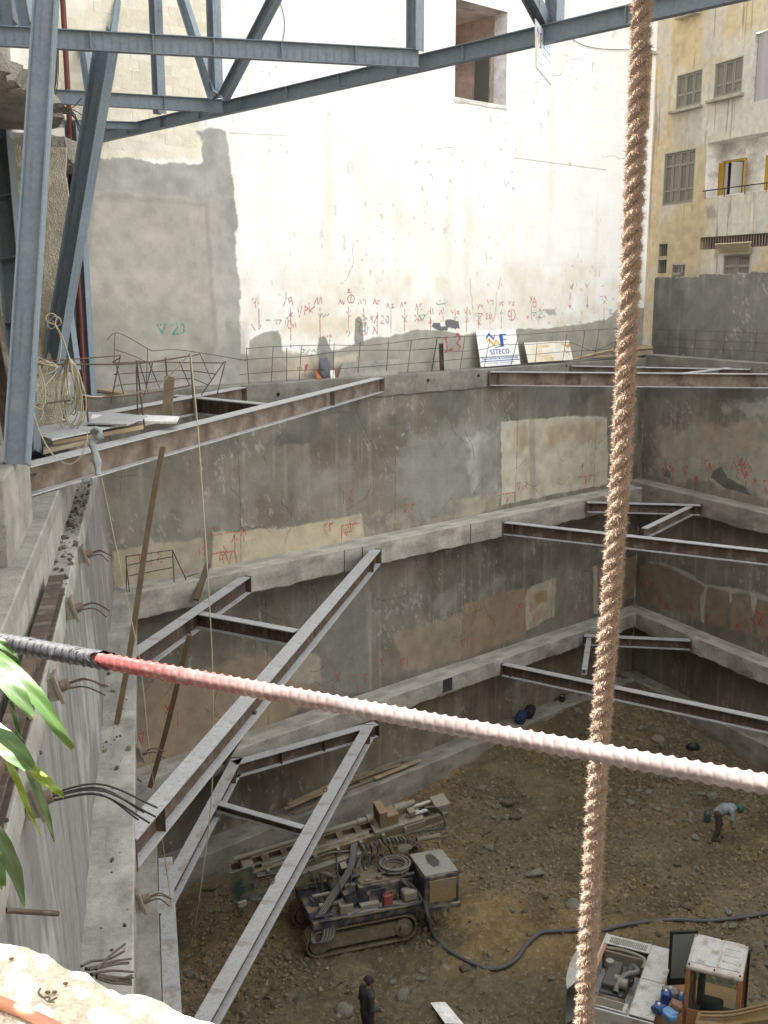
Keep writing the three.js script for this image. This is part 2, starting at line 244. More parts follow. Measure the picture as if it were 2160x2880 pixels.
// ---------------------------------------------------------------- retaining walls
// a cast concrete beam along a wall with a ragged underside and slightly worn edges
function roughBeam(a0, a1, top, bot, o0, o1, { rag = 0.06, step = 0.12, seed = 1 } = {}) {
  const n = Math.max(2, Math.round((a1 - a0) / step)), pos = [], idx = [];
  for (let i = 0; i <= n; i++) {
    const a = lerp(a0, a1, i / n), w = (k) => (fbm(a * 2.1, k * 9.7, seed, 4) - 0.5) * 2, b = bot - rag * Math.abs(w(1)) * 1.6 + rag * 0.4 * w(2), c = 0.018 + 0.014 * w(3);
    for (const [y, z] of [[bot - 0.02, o0], [b, o1 - 0.02 + 0.02 * w(4)], [b + 0.03, o1 + 0.012 * w(5)], [top - c, o1 + 0.008 * w(6)], [top + 0.006 * w(7), o1 - c], [top + 0.006 * w(8), o0]]) pos.push(a, y, z);
  }
  for (let i = 0; i < n; i++) for (let j = 0; j < 6; j++) { const A = i * 6 + j, B = i * 6 + ((j + 1) % 6), C = A + 6, D = B + 6; idx.push(A, C, B, B, C, D); }
  for (const [e, f] of [[0, 1], [n * 6, 0]]) for (let j = 1; j < 5; j++) idx.push(...(f ? [e, e + j, e + j + 1] : [e, e + j + 1, e + j]));
  const g = new THREE.BufferGeometry(); g.setAttribute('position', new THREE.Float32BufferAttribute(pos, 3)); g.setIndex(idx);
  let q = metric(g.toNonIndexed()); q.computeVertexNormals(); q = toCreasedNormals(q, 0.6); return q;
}
const wallMat = (t, rough = 0.95, bump = 0.02) => { return std({ map: t, bumpMap: t.relief, bumpScale: bump * 2.5, roughness: rough }); };
const relief = (s, amp = 0.05) => (a, h) => amp * (fbm(a * 0.8, h * 0.8, s, 4) - 0.5) + 0.025 * (fbm(a * 4, h * 4, s + 5, 3) - 0.5);
const GREY = [0.2, 0.187, 0.155], OLIVE = [0.146, 0.134, 0.103], CREAM = [0.47, 0.43, 0.34], BROWN = [0.3, 0.215, 0.14], PALE = [0.36, 0.355, 0.33];
const shotcrete = (s, c0 = GREY, c1 = OLIVE) => (a, h) => {
  let c = mix3(c0, c1, damp(a, h, s)); c = mix3(c, PALE, scratch(a, h, s + 20) * 0.55 + streak(a, h, s + 30) * 0.25); const n = 0.7 + 0.6 * fbm(a * 2.3, h * 2.3, s + 40, 5, 0, 0.6); return c.map((x) => x * n);
};
const farWall = wallThing(FAR, 'far_retaining_wall', 'tall stained grey concrete retaining wall under the white building', 'wall');
{
  // upper lift
  const marks = [];
  const m = (...x) => marks.push(...x);
  m(...write(RED,'t12',-13.01,9.36,0.26,.03));m(...write(RED,'t14',-7.51,9.41,0.28,.03));m(...write(RED,'9v',-8.21,9.07,0.3,.03));m(...write(RED,'92',-15.32,9.08,0.28,.03));m(...write(RED,'97',-19.94,8.86,0.32,.03));m(...write(RED,'214',-22.36,9.27,0.34,.03));m(...write(RED,'12',-20.62,9.23,0.3,.03));m(...write(RED,'u',-19.53,9.31,0.42,.03));m(...write(RED,'u',-19.2,9.44,0.4,.03));m(...write(RED,'u',-3.93,9.63,0.42,.03));m(...write(RED,'97',-3.68,9.19,0.3,.03));m(...write(RED,'23',-16.21,9.24,0.24,.03));m(...write(RED,'r',-19.96,9.08,0.5,.03));m(...write(RED,'l',-15.41,8.95,0.4,.03));m(...write(RED,'r',-8.21,9.0,0.4,.03));m(...write(RED,'r',-3.79,9.08,0.4,.03));m(...write(RED,'14',-15.58,10.06,0.4,.03));m(...write(RED,'2',-20.16,9.69,0.3,.03));
  m(...[[[[-20.11,9.08],[-19.4,9.05],[-19.35,8.72]]],[[[-15.54,8.68],[-15.53,9.19],[-14.8,9.17]]],[[[-8.26,9.24],[-7.63,9.22],[-7.62,8.93]]],[[[-4.03,9.35],[-3.03,9.32],[-3.01,8.93]]],[[[-20.06,9.6],[-19.49,9.59],[-19.18,9.57]]]].map(([p]) => [RED, 0.035, p]));
  m(...cracks(26, -23, 0, 8.8, 12.9, 41), ...[-19.2, -13.35, -7.6, -3.1].map((a) => ['#4a4842', 0.02, [[a, 8.6], [a + 0.03, 10.8], [a - 0.02, 13]]]));
  const up = wallTexture(1792, [-23.6, 0.05, 8.5, 13.1], shotcrete(200), [
    { P: [[-23.32,11.93],[-20.3,11.79],[-16.18,11.79],[-9.19,11.95],[-8.37,11.86],[-2.46,11.57],[0.28,11.46],[0.14,13.1],[-23.41,13.53]], c: [0.125, 0.122, 0.108], rag: 0.35, soft: 0.1, k: 0.8, s: 3, mot: 0.42 },
    { P: [[-12.82,11.77],[-8.96,11.9],[-8.37,11.86],[-8.28,9.04],[-12.4,8.98],[-13.22,10.86]], c: [0.27, 0.268, 0.25], rag: 0.5, soft: 0.3, k: 0.7, s: 6 },
    { P: [[-10.08,11.3],[-8.6,11.48],[-8.41,9.39],[-9.81,9.56]], c: [0.42, 0.42, 0.4], rag: 0.3, soft: 0.15, k: 0.75, s: 8, mot: 0.4 },
    { P: [[-8.42,11.75],[-6.79,11.72],[-4.44,11.64],[-2.43,11.45],[-2.26,9.97],[-2.22,8.87],[-5.36,8.87],[-8.32,8.85]], c: [0.5, 0.46, 0.37], rag: 0.06, soft: 0.03, s: 10, rim: [0.5, 0.49, 0.46], rimW: 0.12, rimK: 0.5 },
    { P: [[-7.88,11.5],[-7.16,11.6],[-7.0,10.86],[-7.6,10.51]], c: [0.34, 0.23, 0.12], rag: 0.25, soft: 0.12, k: 0.7, s: 12, mot: 0.42 },
    { P: [[-6.52,11.47],[-2.74,11.42],[-2.53,10.44],[-6.24,10.79]], c: [0.38, 0.28, 0.18], rag: 0.3, soft: 0.15, k: 0.6, s: 14, mot: 0.5 },
    { P: [[-6.96,11.75],[-6.64,11.72],[-6.46,8.89],[-6.77,8.88]], c: [0.3, 0.29, 0.26], rag: 0.08, soft: 0.05, k: 0.6, s: 15 },
    { P: [[-23.09,9.64],[-20.39,9.6],[-20.4,8.57],[-23.09,8.51]], c: [0.4, 0.35, 0.26], rag: 0.1, soft: 0.06, k: 0.85, s: 16 },
    { P: [[-20.09,9.68],[-17.75,9.44],[-14.76,9.45],[-14.57,8.63],[-20.14,8.46]], c: [0.48, 0.42, 0.31], rag: 0.07, soft: 0.04, k: 0.9, s: 18 },
    { P: [[-14.76,9.38],[-8.41,9.3],[-8.39,8.73],[-14.67,8.65]], c: [0.4, 0.37, 0.28], rag: 0.16, soft: 0.08, k: 0.8, s: 20, mot: 0.42 },
    { P: [[-21.19,10.97],[-17.21,11.15],[-10.29,10.86],[-10.04,9.43],[-17.9,9.76],[-23.0,9.76]], c: [0.29, 0.285, 0.262], rag: 0.5, soft: 0.3, k: 0.5, s: 22, mot: 0.5 },
  ], marks);
  put('wall_face', wallSheet(-23.6, 0.05, 8.5, 13.1, 0.25, relief(201)), wallMat(up), farWall, 'upper lift with a large cream patch and dark damp top');
  // middle lift
  const mm = [], w = (...x) => mm.push(...x);
  w(...write(RED,'10v4',-7.46,4.8,0.34,.03));w(...write(RED,'xx',-7.27,5.02,0.2,.03));w(...write(RED,'t1',-6.47,4.42,0.28,.03));w(...write(RED,'t10',-13.09,4.27,0.3,.03));w(...write(RED,'t1o',-10.26,4.27,0.3,.03));w(...write(RED,'x',-21.81,5.05,0.3,.03));w(...write(RED,'11',-21.79,4.69,0.36,.03));w(...write(RED,'t',-22.64,4.45,0.3,.03));w(...write(RED,'x',-15.83,4.45,0.3,.03));w(...write(RED,'t',-14.69,4.16,0.25,.03));w(...write(RED,'1o',-16.02,4.02,0.3,.03));w(...write(RED,'x',-14.0,4.53,0.3,.03));w(...write(RED,'75',-0.89,4.5,0.3,.03));w(...write(RED,'t',-2.48,4.84,0.25,.03));w(...write(RED,'1',-15.08,3.8,0.4,.03));w(...write(RED,'1',-3.35,3.86,0.4,.03));
  w(...[[[[-15.5,5.12],[-15.35,4.83],[-15.16,5.19],[-14.98,4.74]]],[[[-14.88,5.05],[-14.59,4.64]]],[[[-15.54,4.75],[-14.49,5.11]]]].map(([p]) => ['#8d8a80', 0.03, p]));
  w(...cracks(26, -23, 0, 3.8, 8, 42), ...[-18.4, -10.2, -5.4].map((a) => ['#45423a', 0.02, [[a, 3.5], [a + 0.02, 6], [a, 8.1]]]));
  const mid = wallTexture(1792, [-23.6, 0.05, 3.4, 8.3], shotcrete(230, [0.21, 0.195, 0.165], [0.14, 0.13, 0.105]), [
    { P: [[-22.67,5.97],[-19.3,5.94],[-16.63,5.31],[-16.47,4.09],[-19.4,2.89],[-22.82,3.15]], c: [0.3, 0.235, 0.165], rag: 0.25, soft: 0.12, k: 0.95, s: 31 },
    { P: [[-18.01,5.49],[-16.45,5.34],[-16.37,4.51],[-17.86,4.74]], c: [0.4, 0.36, 0.3], rag: 0.15, soft: 0.08, k: 0.8, s: 33 },
    { P: [[-16.6,7.04],[-14.58,6.94],[-14.44,3.71],[-16.29,3.89]], c: [0.22, 0.215, 0.195], rag: 0.08, soft: 0.05, k: 0.7, s: 34 },
    { P: [[-13.4,5.33],[-10.17,5.36],[-10.09,3.76],[-12.99,3.97]], c: [0.31, 0.25, 0.185], rag: 0.14, soft: 0.08, k: 0.8, s: 36 },
    { P: [[-10.13,5.66],[-6.89,5.7],[-6.79,3.87],[-10.07,3.76]], c: [0.28, 0.21, 0.14], rag: 0.07, soft: 0.07, k: 0.95, s: 38 },
    { P: [[-6.89,5.63],[-5.17,5.68],[-5.15,4.2],[-6.79,4.01]], c: [0.4, 0.355, 0.275], rag: 0.08, soft: 0.05, s: 40 },
    { P: [[-6.38,5.33],[-5.72,5.29],[-5.7,4.88],[-6.28,4.89]], c: [0.28, 0.19, 0.1], rag: 0.1, soft: 0.08, k: 0.8, s: 42 },
    { P: [[-2.79,5.6],[-0.04,5.69],[0.01,3.94],[-2.53,3.88]], c: [0.29, 0.225, 0.155], rag: 0.08, soft: 0.05, k: 0.85, s: 44 },
    { P: [[-2.89,5.71],[-2.65,5.73],[-2.52,3.78],[-2.77,3.83]], c: [0.46, 0.42, 0.35], rag: 0.05, soft: 0.03, k: 0.8, s: 46 },
    { P: [[-14.49,6.92],[-14.33,6.92],[-14.34,3.69],[-14.48,3.69]], c: [0.36, 0.34, 0.3], rag: 0.04, soft: 0.03, k: 0.5, s: 47 },
    { P: [[-13.8,6.18],[-10.19,6.26],[-7.32,6.31],[-7.56,5.93],[-10.18,5.77],[-13.6,5.37]], c: [0.33, 0.32, 0.29], rag: 0.4, soft: 0.2, k: 0.5, s: 48, mot: 0.55 },
  ], mm);
  put('wall_face', wallSheet(-23.6, 0.05, 3.4, 8.3, 0.25, relief(202, 0.07)), wallMat(mid), farWall, 'middle lift with orange-brown unplastered panels');
  const low = wallTexture(1024, [-23.6, 0.05, -0.3, 3.6], (a, h) => { let c = shotcrete(260, [0.2, 0.175, 0.13], [0.13, 0.115, 0.085])(a, h); return mix3(c, [0.3, 0.275, 0.225], streak(a * 0.5, h * 0.4, 261) * 0.5); }, [], []);
  put('wall_face', wallSheet(-23.6, 0.05, -0.3, 3.6, 0.25, relief(203, 0.07)), wallMat(low), farWall, 'lowest olive-brown lift with pale vertical streaks');
  // capping beam with sleeve holes
  const ev = new Evaluator(); ev.useGroups = false; ev.attributes = ['position', 'normal', 'uv'];
  let cap = new Brush(roughBeam(-24.2, 0.3, 13.6, 12.99, -0.62, 0.07, { rag: 0.03, step: 0.3, seed: 11 }));
  for (const [a, h] of [[-17.85,13.27],[-12.0,13.35],[-9.67,13.38],[-5.06,13.49]]) { const c = new Brush(new THREE.CylinderGeometry(0.065, 0.065, 0.5, 12).rotateX(PI / 2)); c.position.set(a, h, 0.07); c.updateMatrixWorld(); cap = ev.evaluate(cap, c, SUBTRACTION); }
  put('capping_beam', cap.geometry, M.capping, farWall);
  const holeMat = M.capping;
  put('waler', roughBeam(-23.0, 0, 8.7, 8.03, -0.05, 0.78, { seed: 21, rag: 0.07 }), M.waler, farWall, 'upper pale concrete ledge with ragged underside');
  put('waler', roughBeam(-23.0, 0, 3.65, 3.1, -0.05, 0.78, { seed: 22, rag: 0.06 }), M.waler, farWall, 'lower pale concrete ledge');
  put('footing', roughBeam(-23.0, 0, 0.87, -0.3, -0.05, 0.8, { seed: 23, rag: 0.02 }), M.walerDark, farWall, 'low concrete footing along the pit floor');
  for (const a of [-16.1, -15.4, -10.7]) put('formwork_joint', box(0.02, 0.62, 0.015, a, 8.36, 0.785), M.dark, farWall);
  for (const [a, h] of [[-11.7,3.39]]) put('end_plate', box(0.42, 0.42, 0.03, a, 3.4, 0.79), M.dark, farWall, 'dark steel plate on the lower ledge');
}
const rightWall = wallThing(RIGHT, 'right_retaining_wall', 'grey concrete retaining wall with red survey arrows at the right', 'wall');
{
  const marks = [], m = (...x) => marks.push(...x);
  m(...write(RED,'u',1.19,9.25,0.45,.035));m(...write(RED,'75',1.35,9.62,0.3,.035));m(...write(RED,'u',1.72,9.35,0.4,.035));m(...write(RED,'t',2.43,9.51,0.35,.035));m(...write(RED,'u',3.06,9.24,0.4,.035));m(...write(RED,'d3v',3.32,9.98,0.3,.035));m(...write(RED,'u',3.6,9.66,0.7,.035));m(...write(RED,'89',4.9,10.11,0.4,.035));m(...write(RED,'45',5.36,10.02,0.4,.035));m(...write(RED,'u',5.48,9.66,0.6,.035));m(...write(RED,'u',5.91,9.52,0.5,.035));m(...write(RED,'t',6.45,9.54,0.5,.035));m(...write(RED,'4r',5.11,9.81,0.4,.035));m(...write(RED,'x5',5.16,10.23,0.4,.035));
  const up = wallTexture(1024, [0, 12, 8.6, 13.3], shotcrete(300), [
    { P: [[-0.02,12.02],[2.3,12.4],[6.42,12.27],[7.28,12.04],[7.13,13.55],[-0.16,13.1]], c: [0.12, 0.118, 0.108], rag: 0.25, soft: 0.15, k: 0.75, s: 51 },
    { P: [[4.03,12.07],[7.23,12.62],[7.29,11.97],[4.28,11.9]], c: [0.42, 0.42, 0.4], rag: 0.3, soft: 0.15, k: 0.6, s: 53 },
    { P: [[0.98,10.86],[6.46,11.88],[9.2,11.94],[9.48,9.32],[3.07,9.2],[0.97,9.24]], c: [0.36, 0.33, 0.285], rag: 0.4, soft: 0.2, k: 0.8, s: 55 },
    { P: [[2.38,11.37],[6.08,11.6],[6.16,10.82],[2.7,10.54]], c: [0.36, 0.26, 0.2], rag: 0.4, soft: 0.25, k: 0.5, s: 56, mot: 0.45 },
    { P: [[3.9,9.5],[4.0,9.77],[4.41,9.92],[4.76,9.64],[5.64,9.41],[5.99,9.14],[4.51,9.26]], c: [0.1, 0.1, 0.092], rag: 0.06, soft: 0.03, k: 0.95, s: 57 },
    { P: [[1.36,9.15],[1.49,9.46],[1.69,9.38],[1.73,9.14]], c: [0.11, 0.11, 0.1], rag: 0.04, soft: 0.03, k: 0.9, s: 58 },
  ], marks);
  put('wall_face', wallSheet(0, 12, 8.6, 13.3, 0.25, relief(301)), wallMat(up), rightWall, 'upper lift with a dark blot and red arrows');
  put('wall_face', wallSheet(12, 30, -0.3, 13.3, 0.6, relief(304)), conc(0.2, 0.19, 0.17), rightWall);
  const mm = [], w = (...x) => mm.push(...x);
  w(...write(RED,'tr',0.41,4.79,0.5,.035));w(...write(RED,'u',1.37,4.19,0.4,.035));w(...write(RED,'x',1.82,4.08,0.3,.035));w(...write(RED,'u',3.13,4.22,0.6,.035));w(...write(RED,'u',4.02,4.16,0.5,.035));w(...write(RED,'4x',6.28,4.91,0.5,.035));w(...write(RED,'t',6.59,4.91,0.4,.035));w(...write(RED,'u',5.53,4.15,0.6,.035));w(...write(RED,'u',7.05,4.2,0.5,.035));
  const LINE = [0.4, 0.385, 0.35];
  const mid = wallTexture(1024, [0, 12, 3.4, 8.6], shotcrete(330, [0.2, 0.185, 0.155], [0.14, 0.128, 0.105]), [
    { P: [[0.23,5.29],[0.88,5.62],[2.32,5.66],[3.62,5.55],[3.91,5.37],[3.84,4.8],[3.98,4.05],[2.13,3.94],[0.38,3.88]], c: [0.225, 0.178, 0.128], rag: 0.12, soft: 0.1, k: 0.9, s: 61 },
    { P: [[0.7,5.58],[1.64,5.77],[2.97,5.7],[4.01,5.48],[5.12,5.65],[6.04,5.75],[7.06,5.8],[7.84,5.85],[7.85,5.73],[7.07,5.65],[6.19,5.63],[5.14,5.49],[4.03,5.32],[2.99,5.54],[1.66,5.62]], c: LINE, rag: 0.07, soft: 0.05, k: 0.8, s: 63 },
    { P: [[4.13,5.48],[4.99,5.51],[5.17,5.15],[5.14,4.6],[5.25,4.19],[4.13,4.09],[4.02,5.01]], c: [0.23, 0.183, 0.132], rag: 0.1, soft: 0.09, k: 0.9, s: 65 },
    { P: [[5.39,5.5],[6.08,5.66],[6.26,5.28],[6.33,4.93],[6.53,4.24],[5.4,4.18],[5.39,5.05]], c: [0.24, 0.188, 0.136], rag: 0.1, soft: 0.09, k: 0.9, s: 66 },
    { P: [[6.58,5.57],[7.07,5.6],[7.86,5.66],[8.0,4.17],[6.67,4.23],[6.54,5.25]], c: [0.24, 0.19, 0.138], rag: 0.1, soft: 0.09, k: 0.9, s: 67 },
    { P: [[3.75,4.89],[4.02,5.45],[4.1,5.42],[3.97,4.61],[3.99,3.99],[3.87,4.02]], c: LINE, rag: 0.05, soft: 0.04, k: 0.9, s: 68 },
    { P: [[5.13,5.57],[5.35,5.57],[5.38,5.2],[5.25,5.01]], c: LINE, rag: 0.05, soft: 0.04, k: 0.9, s: 69 },
    { P: [[6.18,5.73],[6.53,5.67],[6.52,5.09],[6.37,4.83]], c: LINE, rag: 0.05, soft: 0.04, k: 0.9, s: 70 },
  ], mm);
  put('wall_face', wallSheet(0, 12, 3.4, 8.6, 0.25, relief(302, 0.07)), wallMat(mid), rightWall, 'middle lift with brown panels between pale plaster lines');
  const low = wallTexture(768, [0, 12, -0.3, 3.5], shotcrete(360, [0.17, 0.155, 0.12], [0.12, 0.11, 0.085]), [], []);
  put('wall_face', wallSheet(0, 12, -0.3, 3.5, 0.25, relief(303, 0.07)), wallMat(low), rightWall);
  put('capping_beam', roughBeam(-0.2, 30, 13.72, 13.15, -0.62, 0.08, { rag: 0.03, step: 0.4, seed: 31 }), M.capping, rightWall);
  put('waler', roughBeam(0, 12, 8.86, 8.2, -0.05, 0.75, { seed: 32, rag: 0.14 }), M.walerDark, rightWall, 'upper concrete ledge with broken underside');
  put('waler', roughBeam(0, 12, 3.66, 3.05, -0.05, 0.75, { seed: 33, rag: 0.08 }), M.waler, rightWall, 'lower concrete ledge');
  put('footing', roughBeam(0, 12, 0.88, -0.3, -0.05, 0.7, { seed: 34, rag: 0.02 }), M.walerDark, rightWall);
}
const leftWall = wallThing(LEFT, 'left_retaining_wall', 'streaked grey concrete retaining wall receding along the left side', 'wall');
{
  const up = wallTexture(1024, [-26, 1.5, 8.5, 12.3], (a, h) => {
    const f = fbm(a * 7, h * 0.35, 400, 4), g2 = fbm(a * 1.2, h * 0.5, 401, 4); let c = mix3([0.12, 0.118, 0.11], [0.245, 0.243, 0.235], clamp(f * 1.3 - 0.15)); c = mix3(c, [0.38, 0.38, 0.37], smooth(0.6, 0.75, g2) * 0.6); c = mix3(c, [0.33, 0.29, 0.23], smooth(-8, 0, a) * 0.5 * fbm(a, h, 402, 3)); return c.map((x) => x * (0.8 + 0.4 * fbm(a * 9, h * 9, 403, 3)));
  }, [], []);
  put('wall_face', wallSheet(-26, 1.5, 8.5, 12.3, 0.25, (a, h) => 0.09 * (fbm(a * 2.4, h * 0.5, 404, 3) - 0.5) - 0.14 * smooth(8.5, 12.3, h)), wallMat(up), leftWall, 'grey lift with draped vertical streaks');
  const top = wallTexture(1024, [-26, 2, 12.2, 13.1], (a, h) => { let c = mix3([0.24, 0.236, 0.22], [0.38, 0.36, 0.315], fbm(a * 2, h * 0.6, 410, 4)); c = mix3(c, [0.2, 0.195, 0.18], streak(a * 0.7, h * 0.7, 411) * 0.6); return c.map((x) => x * (0.8 + 0.4 * fbm(a * 8, h * 8, 412, 3))); }, [], []);
  const tf = wallSheet(-26, 2, 12.2, 13.1, 0.25, relief(405)); tf.translate(0, 0, -0.38); put('wall_face', tf, wallMat(top), leftWall, 'top strip standing back behind the rubble ledge');
  put('ledge', roughBeam(-26, 1, 12.3, 11.9, -0.6, -0.11, { seed: 41, rag: 0.03, step: 0.2 }), M.ledge, leftWall, 'narrow ledge strewn with rubble');
  put('capping_beam', roughBeam(-26, 2, 13.12, 12.85, -2.4, -0.34, { seed: 42, rag: 0.02, step: 0.3 }), M.pier, leftWall);
  put('waler', roughBeam(-23, 0.5, 8.7, 8.1, -0.05, 0.57, { seed: 43, rag: 0.03 }), M.ledge, leftWall, 'wide pale ledge running toward the viewer');
  const mid = wallTexture(768, [-26, 1, -0.3, 8.3], (a, h) => { const c = mix3([0.17, 0.15, 0.12], [0.34, 0.32, 0.27], fbm(a * 3, h * 0.5, 420, 4)); return c.map((x) => x * (0.8 + 0.4 * fbm(a * 7, h * 7, 421, 3))); }, [], []);
  put('wall_face', wallSheet(-26, 1, -0.3, 8.52, 0.3, relief(406)).translate(0, 0, -0.03), wallMat(mid), leftWall);
  put('waler', roughBeam(-23, 0.3, 3.6, 3.0, -0.05, 0.8, { seed: 44, rag: 0.04 }), M.ledge, leftWall, 'lower concrete ledge beside the steel waler');
  put('footing', roughBeam(-23, -0.8, 0.7, -0.3, -0.05, 0.7, { seed: 45, rag: 0.02 }), M.walerDark, leftWall);
}
// unseen block added behind the viewer to cut sky light on the foreground
struct('added_sky_blocker', span(-26, 30, 13.4, 33, 3.2, 12), conc(0.25, 0.225, 0.19, { m: 6 }));
struct('near_wall', span(-1.6, 24, -0.3, 13.4, -0.9, -0.3), M.pier);

